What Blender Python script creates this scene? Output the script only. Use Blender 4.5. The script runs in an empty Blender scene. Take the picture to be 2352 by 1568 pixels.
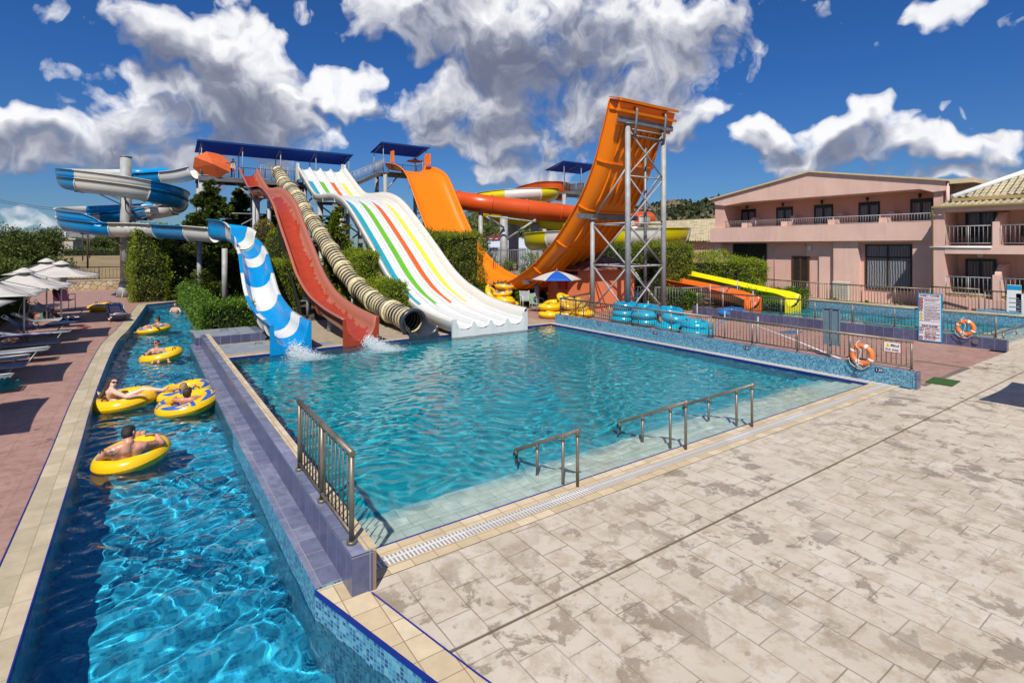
import bpy, math, random
import numpy as np
from mathutils import Vector, Matrix
R=math.radians; PI=math.pi
S=bpy.context.scene
COL=S.collection
rnd=random.Random(7)
nr=np.random.default_rng(11)
# ---- camera frame: world x runs along the near pool edge, y away along the slides, z up; z=0 is the deck
CAM=Vector((-1.751,-4.821,3.2)); FW=(.5713,.8208); RT=(.8208,-.5713); HZ,FX,CX=566.,1227.,1176.
def ray(px,py):
    u=(px-CX)/FX; v=-(py-HZ)/FX
    return (FW[0]+RT[0]*u, FW[1]+RT[1]*u, v)
def G(px,py,z=0.):
    d=ray(px,py); t=(z-CAM.z)/d[2]; return (CAM.x+d[0]*t,CAM.y+d[1]*t,z)
def PX(px,py,x):
    d=ray(px,py); t=(x-CAM.x)/d[0]; return (x,CAM.y+d[1]*t,CAM.z+d[2]*t)
def PY(px,py,y):
    d=ray(px,py); t=(y-CAM.y)/d[1]; return (CAM.x+d[0]*t,y,CAM.z+d[2]*t)
def PD(px,py,D):
    d=ray(px,py); return (CAM.x+d[0]*D,CAM.y+d[1]*D,CAM.z+d[2]*D)
c1=lambda x,y:(x*.54422/1.6327,(500+y*.54422)/1.6327)
c2=lambda x,y:((640+x*.5358)/1.6327,(500+y*.5358)/1.6327)
c3=lambda x,y:((1280+x*.54422)/1.6327,(320+y*.54422)/1.6327)
c4=lambda x,y:((1600+x*.40816)/1.6327,(840+y*.40816)/1.6327)
c5=lambda x,y:((2560+x*.54422)/1.6327,(600+y*.54422)/1.6327)
c6=lambda x,y:((x*.33160)/1.6327,(980+y*.3316)/1.6327)
c13=lambda x,y:((1680+x*.40816)/1.6327,(620+y*.40816)/1.6327)

# ---- object helpers
def tag(o,label=None,cat=None,group=None,kind=None):
    if label: o['label']=label
    if cat: o['category']=cat
    if group: o['group']=group
    if kind: o['kind']=kind
    return o
def thing(name,loc,label,cat,group=None,rz=0):
    o=bpy.data.objects.new(name,None); COL.objects.link(o); o.location=loc; o.rotation_euler=(0,0,rz); o.empty_display_size=.2
    return tag(o,label,cat,group)
def link(name,me,parent=None):
    o=bpy.data.objects.new(name,me); COL.objects.link(o)
    if parent: o.parent=parent
    return o
class MB:
    def __init__(s): s.v=[]; s.f=[]; s.m=[]; s.sm=[]
    def add(s,vs,fs,m=0,smooth=False):
        b=len(s.v); s.v+= [tuple(v) for v in vs]
        for f in fs: s.f.append(tuple(i+b for i in f)); s.m.append(m); s.sm.append(smooth)
        return s
    def box(s,x0,x1,y0,y1,z0,z1,m=0):
        v=[(x,y,z) for z in (z0,z1) for y in (y0,y1) for x in (x0,x1)]
        s.add(v,[(0,2,3,1),(4,5,7,6),(0,1,5,4),(2,6,7,3),(0,4,6,2),(1,3,7,5)],m if isinstance(m,int) else 0)
        if not isinstance(m,int): s.m[-6:]=[m[0],m[1],m[0],m[0],m[0],m[0]]
        return s
    def obox(s,c,sz,rz=0,m=0,rx=0,ry=0):
        M=Matrix.Translation(c)@Matrix.Rotation(rz,4,'Z')@Matrix.Rotation(ry,4,'Y')@Matrix.Rotation(rx,4,'X')
        v=[M@Vector((x*sz[0]/2,y*sz[1]/2,z*sz[2]/2)) for z in (-1,1) for y in (-1,1) for x in (-1,1)]
        return s.add(v,[(0,2,3,1),(4,5,7,6),(0,1,5,4),(2,6,7,3),(0,4,6,2),(1,3,7,5)],m)
    def beam(s,p,q,w,h,m=0):
        p=Vector(p);q=Vector(q);t=(q-p).normalized(); l=t.cross(Vector((0,0,1)))
        if l.length<1e-3: l=Vector((1,0,0))
        l.normalize(); u=l.cross(t)
        v=[c+l*a*w/2+u*b*h/2 for c in (p,q) for b in (-1,1) for a in (-1,1)]
        return s.add(v,[(0,1,3,2),(4,6,7,5),(0,4,5,1),(2,3,7,6),(0,2,6,4),(1,5,7,3)],m)
    def tube(s,pts,r,n=8,m=0,cap=True,closed=False):
        pts=[Vector(p) for p in pts]; N=len(pts); vs=[]; rr=r if hasattr(r,'__len__') else [r]*N
        prev=None
        for i,p in enumerate(pts):
            if closed: t=pts[(i+1)%N]-pts[i-1]
            else: t=pts[min(i+1,N-1)]-pts[max(i-1,0)]
            t.normalize()
            if prev is None:
                a=t.orthogonal() if abs(t.z)>.9 else t.cross(Vector((0,0,1)))
            else: a=prev-t*prev.dot(t)
            a.normalize(); prev=a; b=t.cross(a)
            for k in range(n):
                th=2*PI*k/n; vs.append(p+(a*math.cos(th)+b*math.sin(th))*rr[i])
        fs=[]
        for i in range(N if closed else N-1):
            j=(i+1)%N
            for k in range(n): fs.append((i*n+k,i*n+(k+1)%n,j*n+(k+1)%n,j*n+k))
        s.add(vs,fs,m,True)
        if cap and not closed:
            b=len(s.v)-len(vs); s.f.append(tuple(b+k for k in range(n))[::-1]); s.m.append(m); s.sm.append(False)
            s.f.append(tuple(b+(N-1)*n+k for k in range(n))); s.m.append(m); s.sm.append(False)
        return s
    def cyl(s,p,q,r,n=12,m=0,r2=None): return s.tube([p,q],[r,r if r2 is None else r2],n,m)
    def torus(s,c,Rr,r,n=32,k=14,m=0,M=None,sq=1.):
        vs=[]; M=M or Matrix.Identity(4)
        for i in range(n):
            a=2*PI*i/n
            for j in range(k):
                b=2*PI*j/k; vs.append(Vector(c)+M@Vector(((Rr+r*math.cos(b))*math.cos(a),(Rr+r*math.cos(b))*math.sin(a),r*sq*math.sin(b))))
        return s.add(vs,[(i*k+j,((i+1)%n)*k+j,((i+1)%n)*k+(j+1)%k,i*k+(j+1)%k) for i in range(n) for j in range(k)],m,True)
    def quad(s,a,b,c,d,m=0): return s.add([a,b,c,d],[(0,1,2,3)],m)
    def poly(s,pts,z,m=0): return s.add([(p[0],p[1],z) for p in pts],[tuple(range(len(pts)))],m)
    def ball(s,c,r,nu=12,nv=8,m=0,M=None):
        M=M or Matrix.Identity(4); r=Vector(r) if hasattr(r,'__len__') else Vector((r,r,r)); vs=[]
        for j in range(nv+1):
            ph=PI*j/nv
            for i in range(nu):
                th=2*PI*i/nu; vs.append(Vector(c)+M@Vector((r.x*math.sin(ph)*math.cos(th),r.y*math.sin(ph)*math.sin(th),r.z*math.cos(ph))))
        return s.add(vs,[(j*nu+i,(j+1)*nu+i,(j+1)*nu+(i+1)%nu,j*nu+(i+1)%nu) for j in range(nv) for i in range(nu)],m,True)
    def rc(s,p,r0,q,r1,n=12,m=0):   # tapered capsule
        p=Vector(p);q=Vector(q); t=(q-p); L=t.length; t=t/L if L>1e-6 else Vector((0,0,1))
        st=[(-1,0.02),(-.8,.6),(-.45,.89),(0,1)]
        pts=[p+t*a*r0 for a,_ in st]+[q+t*(-a)*r1 for a,_ in st[::-1]]
        rr=[b*r0 for _,b in st]+[b*r1 for _,b in st[::-1]]
        return s.tube(pts,rr,n,m)
    def build(s,name,mats,parent=None,uv=None,bevel=0,smooth=None):
        if not isinstance(mats,(list,tuple)): mats=[mats]
        off=Vector(parent.location) if parent is not None and parent.type=='EMPTY' else (Vector(parent.get('_base',(0,0,0))) if parent is not None else Vector((0,0,0)))
        me=bpy.data.meshes.new(name)
        v=np.array(s.v,dtype=np.float64)-np.array(off)
        me.from_pydata(v.tolist(),[],s.f)
        me.polygons.foreach_set('material_index',s.m)
        me.polygons.foreach_set('use_smooth',s.sm if smooth is None else [smooth]*len(s.f))
        for m in mats: me.materials.append(m)
        if uv is not None:
            l=me.uv_layers.new(name='UVMap'); idx=np.empty(len(me.loops),dtype=np.int32); me.loops.foreach_get('vertex_index',idx)
            l.data.foreach_set('uv',np.asarray(uv,dtype=np.float32)[idx].ravel())
        me.update(); o=link(name,me,parent)
        if parent is not None: o['_base']=tuple(off)
        if bevel:
            b=o.modifiers.new('bevel','BEVEL'); b.width=bevel; b.segments=2; b.limit_method='ANGLE'
        return o
def split(mb,name,mats,parent=None):
    n=len(mb.v); par=list(range(n))
    def find(a):
        while par[a]!=a: par[a]=par[par[a]]; a=par[a]
        return a
    for f in mb.f:
        r=find(f[0])
        for q in f[1:]: par[find(q)]=r
    groups={}
    for i,f in enumerate(mb.f): groups.setdefault(find(f[0]),[]).append(i)
    out=[]
    for fs in groups.values():
        m=MB(); mp={}
        for i in fs:
            g=[]
            for q in mb.f[i]:
                if q not in mp: mp[q]=len(m.v); m.v.append(mb.v[q])
                g.append(mp[q])
            m.f.append(tuple(g)); m.m.append(mb.m[i]); m.sm.append(mb.sm[i])
        out.append(m.build(name,mats,parent))
    return out
def solidify(o,t=.03,off=0.):
    m=o.modifiers.new('thickness','SOLIDIFY'); m.thickness=t; m.offset=off; return o
def copy_tree(o,parent=None):
    c=o.copy(); COL.objects.link(c)
    if parent is not None: c.parent=parent
    for ch in [x for x in COL.objects if x.parent==o]: copy_tree(ch,c)
    return c
def np_mesh(name,V,F,mats,mi=None,parent=None,smooth=False):
    me=bpy.data.meshes.new(name); n=len(F); k=F.shape[1]
    me.vertices.add(len(V)); me.vertices.foreach_set('co',np.ascontiguousarray(V,dtype=np.float32).ravel())
    me.loops.add(n*k); me.loops.foreach_set('vertex_index',np.ascontiguousarray(F,dtype=np.int32).ravel())
    me.polygons.add(n); me.polygons.foreach_set('loop_start',np.arange(0,n*k,k,dtype=np.int32))
    if mi is not None: me.polygons.foreach_set('material_index',np.ascontiguousarray(mi,dtype=np.int32))
    me.polygons.foreach_set('use_smooth',np.full(n,smooth))
    for m in mats: me.materials.append(m)
    me.update(calc_edges=True); return link(name,me,parent)
def catmull(P,n=6):
    P=[Vector(p) for p in P]; Q=[P[0]*2-P[1]]+P+[P[-1]*2-P[-2]]; out=[]
    for i in range(1,len(Q)-2):
        for k in range(n):
            t=k/n; a,b,c,d=Q[i-1:i+3]
            out.append(.5*((2*b)+(c-a)*t+(2*a-5*b+4*c-d)*t*t+(3*b-a-3*c+d)*t**3))
    out.append(P[-1]); return out
def even(P,step):
    P=[Vector(p) for p in P]; L=[0]
    for a,b in zip(P,P[1:]): L.append(L[-1]+(b-a).length)
    n=max(2,int(L[-1]/step)); out=[]; j=0
    for i in range(n+1):
        s=L[-1]*i/n
        while j<len(L)-2 and L[j+1]<s: j+=1
        t=(s-L[j])/max(1e-9,L[j+1]-L[j]); out.append(P[j].lerp(P[j+1],t))
    return out

# ---- material helpers
def NT(name):
    m=bpy.data.materials.new(name); m.use_nodes=True; nt=m.node_tree; return m,nt,nt.nodes['Principled BSDF']
def nd(nt,t,_i=None,**k):
    n=nt.nodes.new('ShaderNode'+t)
    for a,b in k.items(): setattr(n,a,b)
    if _i:
        for a,b in _i.items():
            s=n.inputs[a]
            if isinstance(b,bpy.types.NodeSocket): nt.links.new(b,s)
            else: s.default_value=b
    return n
def mth(nt,op,a,b=None,c=None,clamp=False):
    i={0:a}
    if b is not None: i[1]=b
    if c is not None: i[2]=c
    return nd(nt,'Math',i,operation=op,use_clamp=clamp).outputs[0]
def mix(nt,f,a,b,blend='MIX'):
    n=nt.nodes.new('ShaderNodeMix'); n.data_type='RGBA'; n.blend_type=blend
    for s,v in ((n.inputs[0],f),(n.inputs[6],a),(n.inputs[7],b)):
        if isinstance(v,bpy.types.NodeSocket): nt.links.new(v,s)
        else: s.default_value=v if not hasattr(v,'__len__') or len(v)==4 else (*v,1)
    return n.outputs[2]
def ramp(nt,f,stops,interp='LINEAR'):
    n=nt.nodes.new('ShaderNodeValToRGB'); nt.links.new(f,n.inputs[0]); e=n.color_ramp; e.interpolation=interp
    while len(e.elements)<len(stops): e.elements.new(.5)
    for x,(p,c) in zip(e.elements,stops): x.position=p; x.color=(*c,1) if hasattr(c,'__len__') else (c,c,c,1)
    return n.outputs[0]
def noise(nt,vec,scale,detail=4,rough=.55,dist=0):
    return nd(nt,'TexNoise',{'Vector':vec,'Scale':scale,'Detail':detail,'Roughness':rough,'Distortion':dist}).outputs[0]
def coord(nt,world=False):
    if world: return nd(nt,'NewGeometry').outputs['Position']
    return nd(nt,'TexCoord').outputs['Object']
def bump(nt,b,h,strength=.3,dist=.02):
    n=nd(nt,'Bump',{'Height':h,'Strength':strength,'Distance':dist}); nt.links.new(n.outputs[0],b.inputs['Normal'])
def setc(b,nt,c):
    if isinstance(c,bpy.types.NodeSocket): nt.links.new(c,b.inputs['Base Color'])
    else: b.inputs['Base Color'].default_value=(*c,1)
def M(name,c,rough=.5,metal=0,var=.12,scale=3.,bp=0,bscale=40,spec=None,coat=0,trans=0):
    m,nt,b=NT(name); v=coord(nt,True)
    n=noise(nt,v,scale,5,.6); f=ramp(nt,n,[(.3,0),(.7,1)])
    dark=tuple(x*(1-var) for x in c); lite=tuple(min(1,x*(1+var*.6)) for x in c)
    setc(b,nt,mix(nt,f,dark,lite)); b.inputs['Metallic'].default_value=metal
    r=mth(nt,'MULTIPLY_ADD',noise(nt,v,scale*2.3,3),rough*.4,rough*.8); nt.links.new(r,b.inputs['Roughness'])
    if bp: bump(nt,b,noise(nt,v,bscale,4,.6),bp,.01)
    if coat: b.inputs['Coat Weight'].default_value=coat; b.inputs['Coat Roughness'].default_value=.12
    if trans: b.inputs['Transmission Weight'].default_value=trans
    return m
def cellgrid(nt,v,ax,size,offset=.5,grout=.05):
    """returns (random value per tile, grout mask) for rectangular tiles laid on two world axes"""
    sp=nd(nt,'SeparateXYZ',{0:v}); u0=sp.outputs[ax[0]] if ax[0]<3 else mth(nt,'ADD',sp.outputs[0],sp.outputs[1])
    U=mth(nt,'DIVIDE',u0,size[0]); V=mth(nt,'DIVIDE',sp.outputs[ax[1]],size[1])
    row=mth(nt,'FLOOR',V)
    if offset: U=mth(nt,'ADD',U,mth(nt,'MULTIPLY',row,offset))
    cu=mth(nt,'FLOOR',U); cv=nd(nt,'CombineXYZ',{0:cu,1:row,2:7.3})
    w=nd(nt,'TexWhiteNoise',{'Vector':cv.outputs[0]},noise_dimensions='3D')
    fu=mth(nt,'SUBTRACT',U,cu); fv=mth(nt,'SUBTRACT',V,row)
    du=mth(nt,'MULTIPLY',mth(nt,'MINIMUM',fu,mth(nt,'SUBTRACT',1,fu)),size[0]); dv=mth(nt,'MULTIPLY',mth(nt,'MINIMUM',fv,mth(nt,'SUBTRACT',1,fv)),size[1])
    g=mth(nt,'LESS_THAN',mth(nt,'MINIMUM',du,dv),grout)
    return w.outputs[0],g,w.outputs[1]
def tiles(name,ax,size,cols,groutc,gw=.004,offset=.5,rough=.3,mott=.25,mscale=8,bp=.3,wet=0):
    m,nt,b=NT(name); v=coord(nt,True); r,g,_=cellgrid(nt,v,ax,size,offset,gw)
    n=len(cols); c=ramp(nt,r,[((i/n),k) for i,k in enumerate(cols)],'CONSTANT')
    ns=noise(nt,v,mscale,5,.65)
    c=mix(nt,mth(nt,'MULTIPLY',ramp(nt,ns,[(.35,0),(.75,1)]),mott),c,tuple(sum(k[i] for k in cols)/n*.35 for i in range(3)))
    c=mix(nt,g,c,groutc); setc(b,nt,c)
    b.inputs['Roughness'].default_value=rough
    if wet: nt.links.new(ramp(nt,noise(nt,v,2.2,3),[(.45,rough),(.6,wet)]),b.inputs['Roughness'])
    bump(nt,b,mth(nt,'SUBTRACT',1,g),bp,.004); return m
# ---------------- camera, sun, sky
cam=bpy.data.cameras.new('camera'); co=bpy.data.objects.new('camera',cam); COL.objects.link(co); S.camera=co
co.location=CAM; co.rotation_euler=(R(90),0,-math.atan2(FW[0],FW[1])); cam.sensor_width=36; cam.lens=FX/2352*36
cam.shift_y=-(784-HZ)/2352; cam.clip_end=5000; cam.clip_start=.05
SAZ=math.atan2(-.664,-.744); SEL=R(51)   # sun stands behind the camera, a little left
sd=Vector((math.cos(SEL)*-.666,math.cos(SEL)*-.746,math.sin(SEL)))
sl=bpy.data.lights.new('sun','SUN'); sl.energy=4.8; sl.angle=R(.5); sl.color=(1,.95,.87); so=bpy.data.objects.new('sun',sl); COL.objects.link(so)
so.rotation_euler=sd.to_track_quat('Z','Y').to_euler(); sl.cycles.is_caustics_light=True
W=bpy.data.worlds.new('World'); S.world=W; W.use_nodes=True; wt=W.node_tree; bg=wt.nodes['Background']
sky=nd(wt,'TexSky',sky_type='NISHITA',sun_disc=False,sun_elevation=SEL,altitude=200,air_density=1.0,dust_density=.3,ozone_density=3.2)
sky.sun_rotation=math.atan2(sd.x,sd.y)
SKY=.1
bg.inputs[1].default_value=SKY
SKT=(.185,.45,.82)
def n2(nt,vec,scale,detail=4,rough=.55,dist=0,out=0):
    return nd(nt,'TexNoise',{'Vector':vec,'Scale':scale,'Detail':detail,'Roughness':rough,'Distortion':dist},noise_dimensions='2D').outputs[out]
CLOUDS=[(450,90,190,80,1),(565,185,135,105,1),(330,260,200,90,1),(540,270,200,100,1),(140,300,250,55,1),(60,355,170,60,.95),(310,345,340,62,1),(775,215,100,48,1),(160,172,70,36,.85),(690,330,150,55,.85),(120,22,120,26,.62),(610,8,170,22,.66),
     (960,60,150,90,1),(1250,80,310,130,1.1),(1520,120,190,120,1.05),(1090,230,200,95,1),(1330,240,240,90,1),(1150,320,200,65,.95),(1200,390,150,36,.95),(1590,250,80,75,.9),(1440,330,110,40,.6),(1600,342,30,20,.6),
     (1790,285,80,45,1),(1850,355,120,55,1),(1990,345,110,50,.95),(1950,300,125,48,1),(2110,330,180,46,1),(2270,320,105,48,1),(2210,390,200,40,.85),(2245,232,66,28,.62),(2350,180,60,35,.6),(2130,235,44,20,.55),(1800,22,80,28,.6),(1900,48,54,30,.55),(2150,25,75,32,.66),(2310,48,54,18,.55),(70,500,110,24,.62)]
def cloud_group():
    g=bpy.data.node_groups.new('cloud_density','ShaderNodeTree')
    g.interface.new_socket('p',in_out='INPUT',socket_type='NodeSocketVector'); g.interface.new_socket('q',in_out='INPUT',socket_type='NodeSocketVector')
    g.interface.new_socket('d',in_out='OUTPUT',socket_type='NodeSocketFloat')
    gi=g.nodes.new('NodeGroupInput'); go=g.nodes.new('NodeGroupOutput'); p,p2=gi.outputs[0],gi.outputs[1]
    tot=None
    for (x,y,rx,ry,wt_) in CLOUDS:
        a=math.atan((x-CX)/FX); c=math.cos(a); e=math.atan((HZ-y)/FX*c); sa=rx/FX*c*c*1.14; se=ry/FX*c*1.16
        q=nd(g,'VectorMath',{0:p2,1:(1/sa,1/se,0),2:(-a/sa,-e/se,0)},operation='MULTIPLY_ADD').outputs[0]
        l=nd(g,'VectorMath',{0:q,1:q},operation='DOT_PRODUCT').outputs['Value']
        v=mth(g,'DIVIDE',wt_,mth(g,'MULTIPLY_ADD',mth(g,'MULTIPLY',l,l),1.1,1.))
        tot=v if tot is None else mth(g,'SMOOTH_MAX',tot,v,.12)
    az_=nd(g,'SeparateXYZ',{0:p}).outputs[0]
    outside=mth(g,'MULTIPLY',ramp(g,mth(g,'ABSOLUTE',az_),[(.80,0),(.9,1)]),ramp(g,n2(g,p,3.2,2,.5),[(.45,0),(.62,.8)]))
    tot=mth(g,'MAXIMUM',tot,outside)
    n1=n2(g,p,9.,9,.60,.1); n3=n2(g,p,3.7,1,.5)
    vo=nd(g,'TexVoronoi',{'Vector':p2,'Scale':13.,'Detail':3.,'Roughness':.55,'Lacunarity':2.1},voronoi_dimensions='2D').outputs['Distance']
    t=mth(g,'ADD',mth(g,'ADD',tot,mth(g,'MULTIPLY_ADD',n1,.95,-.56)),mth(g,'ADD',mth(g,'MULTIPLY_ADD',vo,-.34,.13),mth(g,'MULTIPLY_ADD',n3,.5,-.26)))
    n4=n2(g,p,7.5,3,.45,.1)
    t2=mth(g,'ADD',mth(g,'ADD',mth(g,'MULTIPLY_ADD',tot,1.5,-.5),mth(g,'MULTIPLY_ADD',n4,.8,-.5)),mth(g,'ADD',mth(g,'MULTIPLY_ADD',vo,-.42,.14),mth(g,'MULTIPLY',n1,.28)))
    g.interface.new_socket('s',in_out='OUTPUT',socket_type='NodeSocketFloat'); g.links.new(t,go.inputs[0]); g.links.new(t2,go.inputs[1]); return g
cg=cloud_group()
gen=nd(wt,'TexCoord').outputs['Generated']
dr=nd(wt,'VectorMath',{0:gen,1:(RT[0],RT[1],0)},operation='DOT_PRODUCT').outputs['Value']; df=nd(wt,'VectorMath',{0:gen,1:(FW[0],FW[1],0)},operation='DOT_PRODUCT').outputs['Value']
az=mth(wt,'ARCTAN2',dr,df); gz=nd(wt,'SeparateXYZ',{0:gen}).outputs[2]; el=mth(wt,'ARCSINE',gz)
P0=nd(wt,'CombineXYZ',{0:az,1:el,2:0}).outputs[0]
warp=nd(wt,'VectorMath',{0:n2(wt,P0,8.,3,.55,0,1),1:(.15,.15,0),2:(-.075,-.075,0)},operation='MULTIPLY_ADD').outputs[0]
def dens(da,de):
    n=wt.nodes.new('ShaderNodeGroup'); n.node_tree=cg
    p=nd(wt,'VectorMath',{0:P0,1:(da,de,0)},operation='ADD').outputs[0] if da or de else P0
    wt.links.new(p,n.inputs[0]); wt.links.new(nd(wt,'VectorMath',{0:p,1:warp},operation='ADD').outputs[0],n.inputs[1]); return n.outputs
D0=dens(0,0); d0=D0[0]; s0=D0[1]; d1=dens(-.004,.034)[1]
alpha=ramp(wt,d0,[(.32,0),(.46,.5),(.60,.9),(.75,1)])
lit=mth(wt,'SUBTRACT',s0,d1)
big=n2(wt,P0,5.,3,.5)
thick=ramp(wt,s0,[(.5,0),(1.25,1)])
sh=mth(wt,'ADD',mth(wt,'MULTIPLY_ADD',lit,.9,.65),mth(wt,'MULTIPLY_ADD',thick,-.22,0))
sh=mth(wt,'ADD',sh,mth(wt,'MULTIPLY_ADD',big,.55,-.27))
SHD=[(480,245,120,60,-.20),(250,325,170,38,-.16),(80,350,110,40,-.14),(1190,165,170,55,-.22),(1130,320,130,40,-.16),(1290,375,110,28,-.12),(560,330,170,40,-.10),(1480,290,90,50,-.08),(1560,100,90,60,-.06),(250,205,80,60,.14),(640,140,60,60,.10),(775,215,80,40,.14),(1600,235,80,50,.18),(1830,285,90,40,.14),(1270,50,110,40,.08),(930,130,60,60,.08),(860,300,60,60,.04)]
for (x,y,rx,ry,k_) in SHD:
    a=math.atan((x-CX)/FX); c=math.cos(a); e=math.atan((HZ-y)/FX*c); q=nd(wt,'VectorMath',{0:P0,1:(FX/rx,FX/ry,0),2:(-a*FX/rx,-e*FX/ry,0)},operation='MULTIPLY_ADD').outputs[0]
    l=nd(wt,'VectorMath',{0:q,1:q},operation='DOT_PRODUCT').outputs['Value']; sh=mth(wt,'ADD',sh,mth(wt,'DIVIDE',k_*.95,mth(wt,'MULTIPLY_ADD',l,l,1.)))
ccol=ramp(wt,sh,[(.10,(.15,.17,.25)),(.34,(.22,.245,.33)),(.52,(.38,.40,.48)),(.70,(.58,.59,.65)),(1.0,(.90,.90,.92))])
csc=nd(wt,'VectorMath',{0:ccol,'Scale':1/SKY},operation='SCALE').outputs[0]
skc=mix(wt,1.,sky.outputs[0],mix(wt,ramp(wt,gz,[(.0,0),(.28,1)]),(.30,.44,.62),SKT),'MULTIPLY')
fin=mix(wt,mth(wt,'MULTIPLY',alpha,ramp(wt,gz,[(.0,0),(.03,1)])),skc,csc)
wt.links.new(fin,bg.inputs[0]); W.cycles.sampling_method='MANUAL'; W.cycles.sample_map_resolution=512
S.view_settings.view_transform='Standard'; S.view_settings.look='None'; S.view_settings.exposure=.12; S.view_settings.gamma=1
S.render.engine='CYCLES'; S.cycles.use_denoising=True; S.cycles.max_bounces=10; S.cycles.transmission_bounces=8; S.cycles.transparent_max_bounces=8
S.cycles.caustics_refractive=True; S.cycles.caustics_reflective=False; S.cycles.sample_clamp_indirect=6; S.cycles.use_adaptive_sampling=True; S.cycles.adaptive_threshold=.02

# ---------------- materials of the setting
CREAM=(.66,.53,.34)
m_coping=tiles('cream_coping',(0,1),(.26,.26),[(.60,.47,.29),(.66,.53,.34),(.57,.45,.28),(.70,.57,.38)],(.28,.19,.10),.004,0,.45,.3,5)
m_bank=tiles('bank_coping',(1,0),(.55,.30),[(.52,.43,.28),(.58,.48,.32),(.48,.40,.26)],(.30,.24,.15),.004,0,.5,.45,4)
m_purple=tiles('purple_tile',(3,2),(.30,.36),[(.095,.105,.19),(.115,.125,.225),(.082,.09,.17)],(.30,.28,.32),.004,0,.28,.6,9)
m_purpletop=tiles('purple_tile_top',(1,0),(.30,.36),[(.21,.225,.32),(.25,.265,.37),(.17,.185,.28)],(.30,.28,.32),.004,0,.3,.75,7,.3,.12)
MOS=[(.02,.12,.24),(.05,.26,.42),(.10,.36,.48),(.03,.17,.33),(.16,.42,.52),(.02,.09,.20),(.07,.30,.40)]
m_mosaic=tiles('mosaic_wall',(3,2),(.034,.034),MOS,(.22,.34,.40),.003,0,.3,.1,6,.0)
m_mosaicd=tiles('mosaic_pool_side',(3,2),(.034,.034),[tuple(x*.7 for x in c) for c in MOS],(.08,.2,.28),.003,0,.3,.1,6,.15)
m_rfloor=tiles('river_floor_mosaic',(0,1),(.045,.045),[(.01,.36,.58),(.02,.44,.66),(.0,.27,.48),(.03,.50,.70)],(.05,.38,.55),.003,0,.5,.1,4,.1)
m_pfloor=tiles('pool_floor_mosaic',(0,1),(.05,.05),[(.0,.37,.44),(.0,.40,.47),(.0,.335,.41)],(.0,.37,.44),.003,0,.6,.1,4,.1)
m_step0=tiles('pool_step_tile_depth_tint',(0,1),(.24,.24),[(.80,.82,.68),(.84,.86,.74),(.76,.80,.66)],(.50,.54,.46),.006,0,.4,.35,5)
m_step=m_step0; _n=m_step.node_tree; _b=_n.nodes['Principled BSDF']; _c=_b.inputs['Base Color'].links[0].from_socket; _y=nd(_n,'SeparateXYZ',{0:coord(_n,True)}).outputs[1]; setc(_b,_n,mix(_n,ramp(_n,mth(_n,'ADD',mth(_n,'MULTIPLY',_y,.5),mth(_n,'MULTIPLY_ADD',noise(_n,coord(_n,True),1.2,2),.3,-.15)),[(.76,0),(1.12,1)]),_c,(.03,.40,.48)))  # blue tint of deepening water painted into the tile colour, growing along y
m_blueline=M('blue_edge_tile',(.015,.02,.22),.3)
def stamped(name,cols,groutc,size=(.52,.34),wetcol=(.16,.12,.08),wetlo=.55,rough=.65,pat=1.):
    m,nt,b=NT(name); v=coord(nt,True)
    wv=nd(nt,'VectorMath',{0:v,1:nd(nt,'VectorMath',{0:nd(nt,'TexNoise',{'Vector':v,'Scale':.9,'Detail':2}).outputs['Color'],'Scale':.05},operation='SCALE').outputs[0]},operation='ADD').outputs[0]
    r,g,_=cellgrid(nt,wv,(1,0),size,.37,.006); r2,g2,_=cellgrid(nt,wv,(1,0),(size[0]*2.9,size[1]*3),.21,.008)
    n1=noise(nt,v,1.1,7,.65,.2); n2=noise(nt,v,4.2,8,.72,.3); n3=noise(nt,v,16,5,.7)
    c=mix(nt,ramp(nt,n1,[(.34,0),(.66,1)]),cols[0],cols[1])
    c=mix(nt,mth(nt,'MULTIPLY',ramp(nt,n2,[(.47,0),(.60,1)]),.8),c,cols[2])
    c=mix(nt,mth(nt,'MULTIPLY',ramp(nt,n3,[(.54,0),(.68,1)]),.55),c,cols[3])
    c=mix(nt,mth(nt,'MULTIPLY',r,.28*pat),c,cols[2]); c=mix(nt,ramp(nt,noise(nt,v,.28,3,.5),[(.45,0),(.7,.35)]),c,cols[0])
    # puddles and drip marks left by wet feet
    st=nd(nt,'VectorMath',{0:v,1:(1.,1.,1.)},operation='MULTIPLY').outputs[0]
    w1=noise(nt,st,1.9,8,.7,.25); w2=noise(nt,st,.33,2,.5)
    wet=mth(nt,'MULTIPLY',ramp(nt,w1,[(wetlo,0),(wetlo+.035,1)]),ramp(nt,w2,[(.42,0),(.58,1)]))
    sp=ramp(nt,noise(nt,v,7.5,3,.5),[(.665,0),(.69,.8)]); wet=mth(nt,'MAXIMUM',wet,mth(nt,'MULTIPLY',sp,.8))
    c=mix(nt,mth(nt,'MULTIPLY',wet,.66),c,wetcol)
    gg=mth(nt,'MAXIMUM',mth(nt,'MULTIPLY',g,mth(nt,'MULTIPLY',ramp(nt,noise(nt,v,.8,3),[(.35,.25),(.6,1)]),pat)),mth(nt,'MULTIPLY',g2,0.))
    c=mix(nt,mth(nt,'MULTIPLY',gg,.8),c,groutc); setc(b,nt,c)
    nt.links.new(mix(nt,wet,(rough,)*3,(.22,)*3),b.inputs['Roughness'])
    h=mth(nt,'SUBTRACT',mth(nt,'MULTIPLY',n3,.6),gg); bump(nt,b,h,.35,.006); return m
m_deck=stamped('stamped_concrete',[(.60,.53,.435),(.51,.44,.345),(.375,.295,.20),(.53,.555,.52)],(.19,.145,.10),wetcol=(.215,.16,.105),wetlo=.535)
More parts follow.
